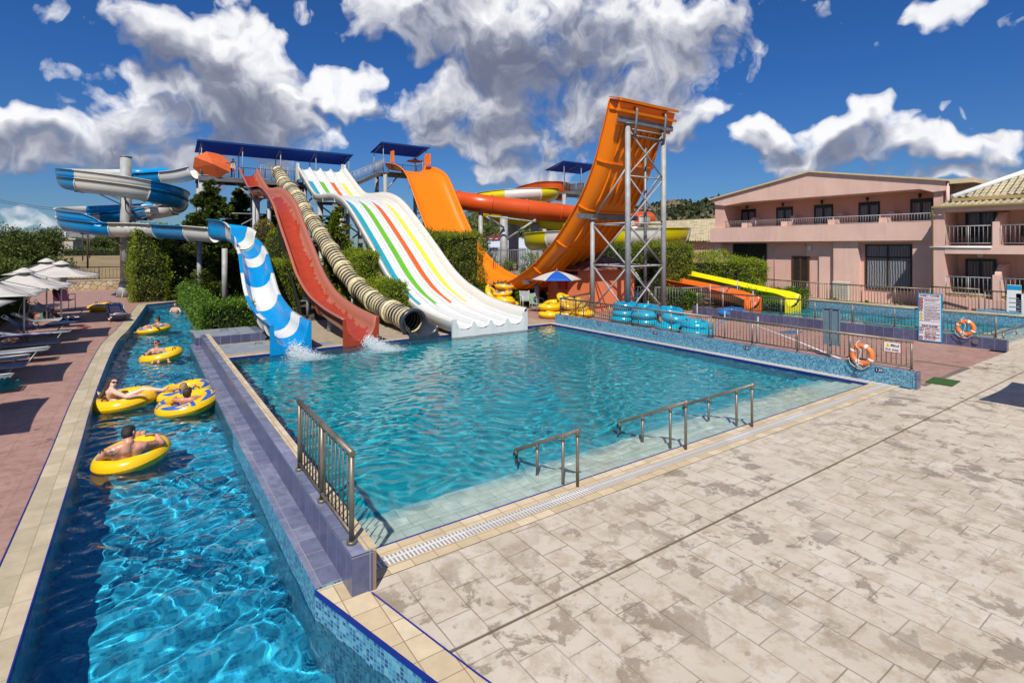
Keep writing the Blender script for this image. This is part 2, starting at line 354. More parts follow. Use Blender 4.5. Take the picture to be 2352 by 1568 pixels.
m_red=stamped('red_paving',[(.40,.235,.185),(.345,.195,.15),(.25,.14,.11),(.45,.31,.26)],(.17,.09,.075),(.5,.34),(.15,.08,.07),.60,.6,.7)
m_slab=stamped('slide_slab_concrete',[(.40,.33,.24),(.34,.28,.20),(.27,.22,.15),(.44,.38,.28)],(.2,.15,.1),(.9,.22),(.12,.09,.06),.62,.7,.7)
m_soil=M('soil',(.075,.055,.038),.95,0,.5,2.5,.6,18)
m_grass=None
def drygrass():
    m,nt,b=NT('dry_grass'); v=coord(nt,True); st=nd(nt,'VectorMath',{0:v,1:(1,.25,1)},operation='MULTIPLY').outputs[0]
    c=ramp(nt,noise(nt,st,.16,7,.7,.5),[(.3,(.10,.095,.04)),(.45,(.22,.16,.07)),(.6,(.30,.20,.09)),(.75,(.15,.13,.05))])
    setc(b,nt,c); b.inputs['Roughness'].default_value=1; bump(nt,b,noise(nt,v,3,5,.7),.6,.1); return m
m_dry=drygrass()
def hillmat(name,a,bb,cc,sc):
    m,nt,b=NT(name); v=coord(nt,True); n=noise(nt,v,sc,8,.75); n2=noise(nt,v,sc*7,4,.7); k=noise(nt,v,sc*.25,3,.5)
    c=mix(nt,ramp(nt,mth(nt,'ADD',n,mth(nt,'MULTIPLY_ADD',k,.5,-.25)),[(.45,0),(.58,1)]),a,bb); c=mix(nt,ramp(nt,n2,[(.55,0),(.62,.9)]),c,cc); setc(b,nt,c); b.inputs['Roughness'].default_value=1
    bump(nt,b,n2,1.,2.); return m
m_hill=hillmat('hill_scrub',(.21,.155,.085),(.10,.10,.045),(.05,.06,.025),.09)
m_hillfar=hillmat('far_hill',(.12,.12,.12),(.20,.19,.17),(.07,.09,.10),.02)
# water
def water(name,tint,rough=0.):
    m,nt,b=NT(name); b.inputs['Base Color'].default_value=(*tint,1); b.inputs['Transmission Weight'].default_value=1; b.inputs['Roughness'].default_value=rough; b.inputs['IOR'].default_value=1.33; return m
m_rwater=water('river_water',(.85,.97,1)); m_pwater=water('pool_water',(.82,.98,1))

# ---------------- ground, decks, basins
def struct(name,mb,mats,**k):
    o=mb.build(name,mats,**k); o['kind']='structure'; return o
BANK_I=[(1.9+-4.5,-14),(-2.55,.5),(-2.54,5.8),(-2.55,10.2),(-2.41,17.1),(-2.06,21.3),(-1.46,30.75),(1.0,32.5)]
BANK_O=[(-3.05,-14),(-2.92,.5),(-2.90,5.8),(-2.92,10.2),(-2.80,17.1),(-2.47,21.3),(-1.86,31.2),(1.0,33.0)]
BI=[tuple(p)[:2] for p in catmull([(a,b,0) for a,b in BANK_I[:-1]],6)]+[BANK_I[-1]]
BO=[tuple(p)[:2] for p in catmull([(a,b,0) for a,b in BANK_O[:-1]],6)]+[BANK_O[-1]]
NR=[(3.5,-14),(.02,-1.28),(-.42,.29),(-.45,5.4),(-.43,15.3),(.06,16.9),(.12,28),(1.0,32.5)]     # right side of the river
NRO=[(3.85,-14),(.32,-1.42),(-.0,-.04)]
g=MB()
X0,X1,Y0,Y1=-14,33,-14,47; FAR=700
g.quad((-FAR,-60,-.02),(X0,-60,-.02),(X0,FAR,-.02),(-FAR,FAR,-.02)); g.quad((X1,-60,-.02),(FAR,-60,-.02),(FAR,FAR,-.02),(X1,FAR,-.02))
g.quad((X0,Y1,-.02),(X1,Y1,-.02),(X1,FAR,-.02),(X0,FAR,-.02)); g.quad((X0,-60,-.02),(X1,-60,-.02),(X1,Y0,-.02),(X0,Y0,-.02))
struct('field',g,m_dry)
t=MB()
for i in range(len(BO)-1): t.quad((X0,BO[i][1],0),(BO[i][0],BO[i][1],0),(BO[i+1][0],BO[i+1][1],0),(X0,BO[i+1][1],0))
t.quad((X0,33,0),(1,33,0),(1,47,0),(X0,47,0))
struct('red_terrace',t,m_red)
t=MB()
for i in range(len(BO)-1): t.quad((*BO[i],.004),(*BI[i],.004),(*BI[i+1],.004),(*BO[i+1],.004))
for i in range(len(BO)-1):
    for L,o_ in ((BI,.0),(BO,.0)):
        a,b=Vector((*L[i],.0)),Vector((*L[i+1],.0)); t.beam(a-Vector((0,0,.012)),b-Vector((0,0,.012)),.012,.05,1)
struct('river_bank_coping',t,[m_bank,m_blueline])
# river basin
t=MB(); WR=-.25; FR=-1.0
for L in (BI,NR):
    for a,b in zip(L,L[1:]): t.quad((*a,FR),(*b,FR),(*b,-.02),(*a,-.02),1)
t.poly(BI+NR[::-1],FR,0)
o=struct('river_basin',t,[m_rfloor,m_mosaic]); o.cycles.is_caustics_receiver=True
t=MB()
t.quad((*NR[0],.012),(*NRO[0],.012),(*NRO[1],.012),(*NR[1],.012)); t.quad((*NR[1],.012),(*NRO[1],.012),(*NRO[2],.012),(*NR[2],.012))
t.quad((*NRO[2],.012),(-.17,.36,.012),(-.17,.38,.012),(*NR[2],.012))
for a,b in ((NR[0],NR[1]),(NR[1],NR[2]),(NRO[0],NRO[1]),(NRO[1],NRO[2])): t.beam((*a,-.006),(*b,-.006),.012,.05,1)
struct('near_coping',t,[m_coping,m_blueline])
# grey deck: two levels parted by a shallow step at y=-1.07
t=MB(); t.poly([(.236,-1.06),(32.9,-1.06),(32.9,-.1),(19.6,-.1),(12.4,-.1),(12.4,.13),(0,.13),(-.0,-.04)],0.)
t.poly([(3.85,-14),(32.9,-14),(32.9,-1.06),(.225,-1.06),(.31,-1.42)],-.022); t.quad((.235,-1.06,-.022),(32.9,-1.06,-.022),(32.9,-1.06,0),(.235,-1.06,0))
t.quad((19.6,-.1,0),(32.9,-.1,0),(32.9,.3,0),(19.6,.3,0))
struct('pool_deck',t,m_deck)
t=MB(); t.quad((12.5,-.1,.0),(19.9,-.1,.0),(19.9,24,.0),(12.5,24,.0)); t.quad((19.9,11.2,0),(27,11.2,0),(27,24,0),(19.9,24,0)); t.quad((27,11.2,-.0),(32.9,11.2,0),(32.9,24,0),(27,24,0))
struct('red_deck',t,m_red)
t=MB(); t.quad((12.6,.95,.004),(16.1,.95,.004),(16.1,.99,.004),(12.6,.99,.004)); t.quad((16.05,-.1,.005),(16.2,-.1,.005),(16.2,1.0,.005),(16.05,1.0,.005))
t.add([(13.0,-.19,.004),(16.2,-.19,.004),(16.2,-.03,.004),(13.0,-.10,.004)],[(0,1,2,3)])
t.box(.24,32.9,-1.069,-1.062,-.021,-.004,0)
struct('drain_channel',t,M('dark_grate',(.17,.14,.105),.7,.1))
t=MB(); t.quad((-.2,12.6,.002),(12.5,12.6,.002),(12.5,19,.002),(-.2,19,.002)); struct('slide_slab',t,m_slab)
t=MB(); t.poly([(-.2,19),(32.9,19),(32.9,47),(1,47),(1.0,32.5),(.12,28),(.06,19)],-.006); struct('planting_soil',t,m_soil)
# main pool
PX0,PX1,PY0,PY1=.06,12.2,.65,12.4; WP=-.035
t=MB(); F=-1.05
ys=[(PY0,-.12),(1.0,-.12),(1.0,-.30),(1.38,-.30),(1.38,-.48),(1.78,-.48),(1.78,-.68),(2.2,-.68),(2.2,F),(PY1,F)]
for i,((ya,za),(yb,zb)) in enumerate(zip(ys,ys[1:])): t.quad((PX0,ya,za),(PX1,ya,za),(PX1,yb,zb),(PX0,yb,zb),0 if i<8 else 1)
t.quad((PX0,PY0,F),(PX1,PY0,F),(PX1,PY0,-.0),(PX0,PY0,-.0),0)
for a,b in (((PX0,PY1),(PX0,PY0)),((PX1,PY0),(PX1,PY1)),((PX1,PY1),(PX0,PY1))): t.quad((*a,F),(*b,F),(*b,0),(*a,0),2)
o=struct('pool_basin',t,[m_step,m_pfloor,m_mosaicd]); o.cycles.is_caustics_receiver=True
# copings of the pool
m_grate,nt,b=NT('overflow_grate'); v=coord(nt,True); r_,g_,_=cellgrid(nt,v,(0,1),(.045,.13),0,.011); bl,bg_,_=cellgrid(nt,v,(0,1),(.62,5),0,.01)
setc(b,nt,mix(nt,g_,ramp(nt,bl,[(0,(.30,.22,.16)),(.03,(.62,.60,.56)),(.5,(.72,.71,.68)),(.85,(.66,.63,.57))],'CONSTANT'),(.78,.77,.74))); 
setc(b,nt,mix(nt,g_,(.30,.27,.24),ramp(nt,bl,[(0,(.60,.57,.52)),(.3,(.68,.66,.62)),(.7,(.56,.52,.46))],'CONSTANT'))); b.inputs['Roughness'].default_value=.5
t=MB(); 
t.quad((.0,.13,.006),(12.6,.13,.006),(12.6,.285,.006),(.0,.285,.006)); t.quad((PX0,.455,.006),(12.2,.455,.006),(12.2,PY0,.006),(PX0,PY0,.006))
t.quad((PX0,12.4,.006),(12.5,12.4,.006),(12.5,12.62,.006),(PX0,12.62,.006))
t.box(PX0-.004,PX1,PY0-.012,PY0+.012,-.10,.008,1); t.box(PX0,PX1,12.388,12.41,-.10,.008,1); t.box(12.192,12.204,PY0,12.4,-.10,.0,1)
struct('pool_coping',t,[m_coping,m_blueline])
t=MB(); t.quad((.02,.285,.007),(12.6,.285,.007),(12.6,.455,.007),(.02,.455,.007)); t.quad((12.2,.455,.0075),(12.5,.455,.0075),(12.5,12.5,.0075),(12.2,12.5,.0075)); struct('overflow_channel',t,m_grate)

def wavegrid(name,x0,x1,y0,y1,st,z,mat,seed,amp,lo,hi,keep=None,aniso=None,ncomp=54):
    nx=int((x1-x0)/st)+1; ny=int((y1-y0)/st)+1; X,Y=np.meshgrid(np.linspace(x0,x1,nx),np.linspace(y0,y1,ny)); g=np.random.default_rng(seed)
    wx=.22*np.sin(X*1.3+Y*.7)+.16*np.sin(Y*1.9-X*.6+1)+.1*np.sin(3.1*X+2.3*Y); wy=.22*np.sin(Y*1.1-X*.9+2)+.12*np.sin(2.7*Y-3.3*X)
    Z=np.zeros_like(X)
    for k in range(ncomp):
        lam=lo*(hi/lo)**g.random(); th=g.random()*2*PI if aniso is None else aniso[0]+g.normal()*aniso[1]; ph=g.random()*6.28
        kx=2*PI/lam*math.cos(th); ky=2*PI/lam*math.sin(th); Z+=amp*lam*np.sin(kx*(X+wx)+ky*(Y+wy)+ph)
    V=np.stack([X,Y,Z+z],-1).reshape(-1,3); i=np.arange(nx*ny).reshape(ny,nx)
    F=np.stack([i[:-1,:-1],i[:-1,1:],i[1:,1:],i[1:,:-1]],-1).reshape(-1,4)
    if keep is not None:
        c=V[F].mean(1); F=F[keep(c[:,0],c[:,1])]
    o=np_mesh(name,V,F,[mat],smooth=True); o['kind']='structure'; o.cycles.is_caustics_caster=True; return o
wavegrid('river_water',-3.1,3.6,-9,33,.038,WR,m_rwater,3,.0034,.13,.62,lambda x,y:(x<-.2)|(y<.1)|(y>14.5))
wavegrid('pool_water',PX0,PX1,PY0,PY1,.05,WP,m_pwater,8,.0016,.12,.6)
# ---------------- object materials
def fiber(name,c,rough=.28,dirt=.2):
    m,nt,b=NT(name); v=coord(nt,True); n=noise(nt,v,.9,5,.6); n2_=noise(nt,nd(nt,'VectorMath',{0:v,1:(3,1,.6)},operation='MULTIPLY').outputs[0],4,5,.7)
    cc=mix(nt,mth(nt,'MULTIPLY',ramp(nt,n,[(.35,0),(.7,1)]),dirt),c,tuple(x*.55+.02 for x in c)); cc=mix(nt,mth(nt,'MULTIPLY',ramp(nt,n2_,[(.55,0),(.75,1)]),dirt),cc,tuple(min(1,x*.7+.07) for x in c)); setc(b,nt,cc)
    nt.links.new(mth(nt,'MULTIPLY_ADD',n2_,.3,rough-.1),b.inputs['Roughness']); b.inputs['Specular IOR Level'].default_value=.45; return m
f_white=fiber('white_fibreglass',(.66,.64,.57),.28,.12); f_white2=fiber('white_gloss_fibreglass',(.66,.655,.63),.2,.10)
f_blue=fiber('blue_fibreglass',(.0,.25,.56),.24,.08); f_seam=None; f_yel=fiber('yellow_fibreglass',(.60,.50,.0),.3); f_orange=fiber('orange_fibreglass',(.84,.195,.0),.32,.05); f_orange2=fiber('deep_orange_fibreglass',(.60,.075,.006),.3)
f_teal=fiber('teal_stripe',(.02,.30,.38)); f_green=fiber('green_stripe',(.13,.42,.015)); f_ored=fiber('orange_stripe',(.68,.11,.01)); f_ystr=fiber('yellow_stripe',(.90,.60,.03))
f_cream=M('cream_flange',(.72,.62,.36),.4,0,.2); f_dark=M('dark_moulded_end',(.035,.04,.055),.35,0,.3,6)
galv=M('galvanised_steel',(.36,.36,.35),.6,.12,.25,2.5); galvd=M('dull_grey_steel',(.20,.20,.21),.5,.4,.3,3); steel=M('stainless_rail',(.21,.18,.14),.42,.45,.35,4); rustl=M('rail_bars',(.16,.125,.09),.5,.35,.35,5)
black=M('black_metal',(.02,.02,.022),.4,.2); woodg=M('grey_decking',(.17,.16,.15),.8,0,.3,6)
canvas_blue=M('blue_canvas',(.012,.10,.38),.8,0,.15,2)
_nt=canvas_blue.node_tree; _tr=nd(_nt,'BsdfTranslucent',{'Color':(.01,.10,.42,1)}); _mx=nd(_nt,'MixShader',{0:.5,1:_nt.nodes['Principled BSDF'].outputs[0],2:_tr.outputs[0]}); _nt.links.new(_mx.outputs[0],[q for q in _nt.nodes if q.type=='OUTPUT_MATERIAL'][0].inputs[0])
canvas_b2=None; canvas_w=M('off_white_canvas',(.52,.49,.44),.85,0,.12,2); canvas_o=M('orange_canvas',(.72,.13,.03),.8,0,.15,3)
def red_worn():
    m,nt,b=NT('worn_red_fibreglass'); v=coord(nt,True); uv=nd(nt,'UVMap').outputs[0]; sp=nd(nt,'SeparateXYZ',{0:uv}); u=sp.outputs[0]
    n=noise(nt,v,3.2,6,.65); n3=noise(nt,v,.5,3)
    # bleached, limy film on the sunny side of the bed and on the lips
    edge=mth(nt,'ADD',u,mth(nt,'MULTIPLY_ADD',n,.34,-.17)); edge=mth(nt,'ADD',edge,mth(nt,'MULTIPLY_ADD',n3,.25,-.12))
    f=ramp(nt,edge,[(.66,0),(.69,1)]); f2=ramp(nt,u,[(.10,1),(.16,0)]); f3=ramp(nt,u,[(.9,0),(.92,1)])
    c=mix(nt,ramp(nt,n,[(.3,0),(.75,1)]),(.39,.05,.018),(.27,.034,.014))
    c=mix(nt,mth(nt,'MULTIPLY',mth(nt,'MAXIMUM',f,mth(nt,'MAXIMUM',f2,f3)),.75),c,(.40,.155,.10)); setc(b,nt,c)
    nt.links.new(mth(nt,'MULTIPLY_ADD',f,.35,.18),b.inputs['Roughness']); return m
f_red=red_worn()

def sweep(path,prof,lat=None,up=None):
    """prof(i,n)->[(u,v)..]; returns V rows, uv"""
    P=[Vector(p) for p in path]; n=len(P); rows=[]; 
    for i,p in enumerate(P):
        t=(P[min(i+1,n-1)]-P[max(i-1,0)]).normalized()
        l=Vector(lat) if lat is not None else t.cross(Vector((0,0,1))).normalized()
        if lat is not None: l=(l-t*l.dot(t)).normalized()
        u=l.cross(t); 
        if u.z<0: u=-u
        if up is not None: u=Vector(up)
        rows.append([p+l*a+u*b for a,b in prof(i,n)])
    return rows
def sweepmesh(mb,rows,mat=0,closed=False,smooth=True,uvs=None):
    n=len(rows); k=len(rows[0]); b0=len(mb.v)
    for i in range(n):
        for j in range(k):
            mb.v.append(tuple(rows[i][j]))
            if uvs is not None: uvs.append((j/(k-1),i/(n-1)))
    for i in range(n-1):
        for j in range(k if closed else k-1):
            j2=(j+1)%k
            mb.f.append((b0+i*k+j,b0+(i+1)*k+j,b0+(i+1)*k+j2,b0+i*k+j2)); mb.m.append(mat(i,j) if callable(mat) else mat); mb.sm.append(smooth)
    return mb
def prof_at(pts,y):
    pts=sorted(pts); 
    if y<=pts[0][0]: return pts[0][1]
    for (a,b),(c,d) in zip(pts,pts[1:]):
        if a<=y<=c: return b+(d-b)*(y-a)/(c-a)
    return pts[-1][1]
LAT=(1,0,0)
def flume_prof(w,dep,lip=.09,n=10):
    h=w/2; P=[(-h-lip,-.02),(-h-lip,0),(-h,0)]
    for k in range(n+1):
        a=PI*k/n; P.append((-h*math.cos(a)*.985,-dep*math.sin(a)**.75))
    return P+[(h,0),(h+lip,0),(h+lip,-.02)]
def outlet(mb,row,x0,x1,y,zb,mat=0,ztop=None):
    """flat face closing the end of a flume down to the water, cut by the flume's own section"""
    zt=max(p.z for p in row); n=len(row); b=len(mb.v)
    for p in row: mb.v.append((p.x,y,p.z)); 
    for p in row: mb.v.append((p.x if abs(p.x-x0)>1e-6 else x0,y,zb))
    for j in range(n-1):
        mb.f.append((b+j,b+j+1,b+n+j+1,b+n+j)); mb.m.append(mat); mb.sm.append(False)
def flange(mb,path,i,prof,grow,thick,mat=0,lat=LAT):
    P=[Vector(p) for p in path]; t=(P[min(i+1,len(P)-1)]-P[max(i-1,0)]).normalized()
    l=Vector(lat) if lat is not None else t.cross(Vector((0,0,1))).normalized(); l=(l-t*l.dot(t)).normalized(); u=l.cross(t)
    if u.z<0: u=-u
    c=P[i]; k=len(prof); V=[]
    for s in (-thick/2,thick/2):
        for g_ in (0,grow):
            for (a,b) in prof:
                r=math.hypot(a,b) or 1; q=(a*(1+g_/r),b*(1+g_/r)) if b<-.001 else (a,b)
                V.append(c+t*s+l*q[0]+u*(q[1]-.012))
    F=[]
    for j in range(k-1):
        F+=[(j,j+1,k+j+1,k+j),(2*k+j,3*k+j,3*k+j+1,2*k+j+1),(k+j,k+j+1,3*k+j+1,3*k+j)]
    mb.add(V,F,mat)
def post(mb,x,y,z0,z1,r=.16,m=0,plate=True):
    mb.cyl((x,y,z0),(x,y,z1),r,14,m)
    if plate: mb.box(x-r*1.7,x+r*1.7,y-r*1.7,y+r*1.7,z0,z0+.02,m)
def support(par,x,y,z1,r=.15,z0=0,name='support_column'):
    m=MB(); post(m,x,y,z0,z1,r); return m.build(name,galv,par)

# ---------------- red body slide
t=thing('body_slide',(4.18,12.3,0),'worn brick red open water slide between the blue and white slide and the striped tube','water slide')
RIM=[(34.6,8.45),(33.2,7.8),(30.95,6.85),(29.3,6.66),(27.4,6.52),(25.3,6.05),(23.5,5.3),(21.9,4.2),(19.95,2.9),(18.6,2.02),(16.8,1.36),(14.8,1.03),(13.2,.90),(12.35,.86)]
path=even(catmull([(4.18,y,z) for y,z in RIM],8),.22)
fp=flume_prof(1.02,.62); mb=MB(); uv=[]
rows=sweep(path,lambda i,n:[(a,b if i<n-6 else b*(1+.28*(i-n+6)/6)) for a,b in fp],LAT); sweepmesh(mb,rows,uvs=uv)
nb=len(mb.v); outlet(mb,rows[-1],3.6,4.76,12.33,-.12); uv+=[(.5,1)]*(len(mb.v)-nb)
solidify(mb.build('slide_bed',f_red,t,uv=uv),.028)
mb=MB()
for i in range(8,len(path)-3,14): flange(mb,path,i,fp[2:-2],.07,.05)
split(mb,'flange',M('faded_red_flange',(.33,.08,.05),.6),t)
for y in (32.3,27.5): support(t,4.18,y,prof_at(RIM,y)-.75,.11)
support(t,4.3,19.6,1.6,.07); support(t,4.1,15.6,.5,.09)
mb=MB(); mb.beam((3.95,24.2,4.3),(3.6,17.5,.1),.1,.1); mb.beam((5.1,23.5,2.6),(5.3,17.2,.1),.1,.1); mb.beam((5.2,22,2.9),(5.35,16.8,.1),.07,.07); split(mb,'brace',black,t)

# ---------------- striped closed tube
t=thing('tube_slide',(6.25,12.9,0),'cream and black ringed enclosed tube slide with dark open mouth','water slide')
TC=[(35.6,8.45),(34.6,8.15),(33.2,7.35),(30.2,6.4),(27.6,5.15),(25.1,4.07),(23.2,3.2),(21.3,2.31),(20.0,1.68),(18.2,1.08),(16.2,.72),(14.3,.52),(13.25,.43)]
path=even(catmull([(6.2+(.25 if y<18 else .25*(22-y)/4 if y<22 else 0),y,z) for y,z in TC],8),.075)
def ringed(i): return 1 if i%3==0 else 0
rr=.40
def striped_mat():
    m,nt,b=NT('cream_black_ringed'); v=coord(nt,True); uv=nd(nt,'UVMap').outputs[0]; sp=nd(nt,'SeparateXYZ',{0:uv})
    w=mth(nt,'FRACT',mth(nt,'MULTIPLY',sp.outputs[1],LEN_T/.27)); a=mth(nt,'ABSOLUTE',mth(nt,'SUBTRACT',w,.5))
    n=noise(nt,v,5,4,.6); th=mth(nt,'MULTIPLY_ADD',n,.24,.14)
    c=mix(nt,mth(nt,'LESS_THAN',a,th),(.60,.50,.29),(.02,.022,.03)); n2_=noise(nt,v,2,4,.6); c=mix(nt,mth(nt,'MULTIPLY',ramp(nt,n2_,[(.45,0),(.7,1)]),.35),c,(.18,.15,.10)); setc(b,nt,c); b.inputs['Roughness'].default_value=.45; return m
LEN_T=sum((Vector(a)-Vector(b)).length for a,b in zip(path,path[1:]))
mb=MB(); uv=[]; N=16
def tprof(r): return [(r*math.sin(2*PI*k/N),r*math.cos(2*PI*k/N)) for k in range(N)]
rows=sweep(path,lambda i,n:tprof(rr+.012*math.cos(i*2*PI/3)),LAT)
for row in rows: row.append(row[0].copy())
sweepmesh(mb,rows,uvs=uv); solidify(mb.build('tube_shell',striped_mat(),t,uv=uv),.02)
mb=MB()
k=6
while k<len(path)-6:
    mb=MB(); d=(path[k+1]-path[k-1]).normalized(); mb.tube([path[k]-d*.07,path[k]-d*.069,path[k]+d*.069,path[k]+d*.07],[rr,rr+.07,rr+.07,rr],24,0,False)
    for q in range(10):
        a=2*PI*q/10; l=Vector(LAT); u=l.cross(d); c=path[k]+(l*math.cos(a)+u*math.sin(a))*(rr+.045); mb.cyl(c-d*.085,c+d*.085,.011,5,1)
    mb.build('flange_ring',[f_cream,galvd],t); k+=26
pass
mb=MB(); e=path[-1]; d=(path[-1]-path[-2]).normalized()
mb.tube([e-d*.12,e-d*.119,e+d*.02,e+d*.03],[rr+.02,rr+.1,rr+.1,rr-.02],28,0,False)
rows=[]
for s_,w_,dp,hz in ((0,.42,.44,.3),(.3,.46,.42,.02),(.6,.52,.38,-.02),(.85,.56,.34,-.04)):
    rows.append([(e.x-w_*math.cos(PI*q/12),e.y-s_,max(.04,e.z-.02+hz*abs(math.cos(PI*q/12))-dp*math.sin(PI*q/12))) for q in range(13)])
sweepmesh(mb,rows); rr_=[Vector(p) for p in rows[-1]]; outlet(mb,rr_,rr_[0].x,rr_[-1].x,e.y-.86,-.12)
solidify(mb.build('outlet_mouth',f_dark,t),.03)
for y,o_ in ((31.5,.0),(28,0),(24.4,0)): support(t,6.2,y,prof_at(TC,y)-.42,.14)
for y in (19.6,16.4): support(t,6.3,y,prof_at(TC,y)-.4,.08)

# ---------------- multilane racer
t=thing('multilane_slide',(8.97,12,0),'white four lane racing slide with teal, green, orange and yellow stripes','water slide')
RW=[(34.9,8.98),(33.4,8.15),(31.4,7.08),(30.2,6.58),(29.0,6.42),(26.7,6.3),(24.9,5.93),(23.5,5.34),(21.7,4.28),(19.8,3.08),(18.2,2.05),(16.9,1.42),(15.8,1.08),(14.7,.80),(13.4,.64),(12.5,.58),(11.95,.56)]
XL,XR=7.5,10.45; lane=(XR-XL)/4
path=even(catmull([(8.97,y,z) for y,z in RW],8),.16); n=len(path)
stripes=[f_teal,f_green,f_ored,f_ystr]
for L in range(4):
    x0=XL+L*lane-8.975; mb=MB()
    lp=[]
    for q in range(15):
        f=q/14; z=-.27-.11*math.sin(PI*f)**.6 if 0<q<14 else -.20
        lp.append((x0+lane*f,z))
    lp=[(x0,-.10),(x0+.03,-.11),(x0+.06,-.19)]+[(x0+.06+(lane-.12)*q/10,-.22-.12*math.sin(PI*q/10)**.75) for q in range(11)]+[(x0+lane-.06,-.19),(x0+lane-.03,-.11),(x0+lane,-.10)]
    rows=sweep(path,lambda i,n_:lp,LAT)
    fm=lambda i,j:(1 if (4<=j<=9 and (i>12) and not (i>n-26 and j-4>(n-i)/5-1.2) and path[i].y>13.6) else 0)
    sweepmesh(mb,rows,fm)
    solidify(mb.build('lane',[f_white2,stripes[L]],t),.02)
for s_,nm in ((-1,'side_wall'),(1,'side_wall')):
    mb=MB(); xe=XL-8.975 if s_<0 else XR-8.975
    wp=[(xe,-.21),(xe+s_*.04,-.12),(xe+s_*.05,0),(xe+s_*.15,.01),(xe+s_*.16,-.05),(xe+s_*.12,-.42),(xe+s_*.02,-.44)]
    if s_>0: wp=[(xe,-.12),(xe+.03,.0),(xe+.08,.20),(xe+.20,.26),(xe+.22,.20),(xe+.17,-.42),(xe+.02,-.44)]
    sweepmesh(mb,sweep(path,lambda i,n_:wp,LAT)); mb.build(nm,f_white,t)
mb=MB()
for L in range(4):
    x0=XL+L*lane
    for (xa,xb,za,zb) in ((x0,x0+lane,0,0),):
        P=[(x0,.455),(x0+.05,.43),(x0+.1,.31),(x0+.24,.21),(x0+lane-.24,.21),(x0+lane-.1,.31),(x0+lane-.05,.43),(x0+lane,.455)]
        mb.add([(a,11.93,z) for a,z in P]+[(a,11.90,-.1) for a,z in P],[(j,j+1,8+j+1,8+j) for j in range(7)],0)
mb.box(XL-.16,XL,11.9,12.0,-.1,.6); mb.box(XR,XR+.18,11.9,12.0,-.1,.66)
mb.build('end_face',f_white2,t)
mb=MB()
for i in list(range(14,n-8,15)): 
    for s_ in (-1,1):
        p=path[i]; x=XL-.12 if s_<0 else XR+.12; mb.obox((x,p.y,p.z-.28),(.05,.10,.42))
split(mb,'flange',f_white,t)
for (x,y) in ((7.7,30.2),(10.3,30.2),(7.7,25.8),(10.3,25.8),(7.7,21.4),(10.3,21.4)): support(t,x,y,prof_at(RW,y)-.65,.17)
mb=MB(); 
for y in (30.2,25.8,21.4): mb.beam((7.2,y,prof_at(RW,y)-.62),(10.8,y,prof_at(RW,y)-.62),.16,.2)
mb.beam((7.7,30.2,4.),(10.3,30.2,5.8),.08,.08); mb.beam((10.3,30.2,4.),(7.7,30.2,5.8),.08,.08); mb.beam((7.7,25.8,3.2),(10.3,25.8,5.2),.08,.08); split(mb,'cross_beam',galv,t)
mb=MB()
mb.add([(7.3,35.1,7.7),(7.3,34.4,7.9),(7.3,34.5,9.05),(7.3,35.0,9.15),(7.42,35.1,7.7),(7.42,34.4,7.9),(7.42,34.5,9.05),(7.42,35.0,9.15)],[(0,1,2,3),(7,6,5,4),(0,4,5,1),(1,5,6,2),(2,6,7,3),(3,7,4,0)])
mb.build('entry_panel',f_white,t)
mb=MB(); mb.add([(10.5,35.1,7.7),(10.5,34.1,7.9),(10.5,34.4,9.2),(10.5,35.0,9.3),(10.65,35.1,7.7),(10.65,34.1,7.9),(10.65,34.4,9.2),(10.65,35.0,9.3)],[(0,1,2,3),(7,6,5,4),(0,4,5,1),(1,5,6,2),(2,6,7,3),(3,7,4,0)])
mb.build('entry_panel',f_white,t)

# ---------------- orange half pipe
t=thing('half_pipe_slide',(16.3,20.5,0),'huge orange boomerang half pipe slide with upright ramp end','water slide')
HP=[(36.6,9.95),(35.9,9.87),(34.5,9.60),(33.4,9.22),(32.4,8.65),(31.4,7.5),(30.0,5.75),(28.6,4.2),(27.1,2.95),(25.4,2.02),(23.8,1.48),(22.2,1.18),(20.6,1.05),(19.6,1.12),(18.5,1.43),(17.68,1.77),(16.56,2.33),(15.74,2.92),(14.85,3.6),(14.01,4.42),(13.31,5.2),(12.74,6.0),(12.22,6.95),(11.83,7.95),(11.52,8.8),(11.31,9.45)]
path=even(catmull([(16.28,y,z) for y,z in HP],8),.2)
w=1.72
hp=[(-w-.08,-.03),(-w-.08,0),(-w,0),(-w+.04,-.12),(-w+.13,-.30),(-w+.30,-.44),(-w+.55,-.5)]+[(x,-.52) for x in (-.7,0,.7)]+[(w-.55,-.5),(w-.30,-.44),(w-.13,-.30),(w-.04,-.12),(w,0),(w+.08,0),(w+.08,-.03)]
mb=MB(); rows=sweep(path,lambda i,n_:hp,LAT); sweepmesh(mb,rows); solidify(mb.build('slide_bed',f_orange,t),.035)
# walls keep 'up' on the inner side all along the curve
mb=MB(); n=len(path)
idx=[i for i in range(n) if path[i].y<20.8]
for x in (-1.2,-.8,-.4,0,.4,.8,1.2):
    ip=[(x-.045,-.53),(x-.028,-.625),(x+.028,-.625),(x+.045,-.53)]
    for a in range(idx[0],n-4,11):
        b_=min(a+10,n-3); pp=path[a:b_]
        if len(pp)>2: sweepmesh(mb,sweep(pp,lambda i,n_:[(q,-.53+(z+.53)*min(1,i/2,(n_-1-i)/2)) for q,z in ip],LAT),smooth=False)
split(mb,'stiffening_rib',f_orange,t)
mb=MB()
for i in range(6,n-2,11): flange(mb,path,i,hp[2:-2],.10,.045)
split(mb,'flange',f_orange,t)
sm_=M('orange_seam',(.42,.10,.0),.6); mb=MB()
for i in range(6,n-2,11): flange(mb,path,i,hp[2:-2],-.024,.02)
split(mb,'seam',sm_,t)
mb=MB()
e=path[-1]; d=(path[-1]-path[-3]).normalized(); l=Vector(LAT); u=l.cross(d); u=-u if u.y<0 else u
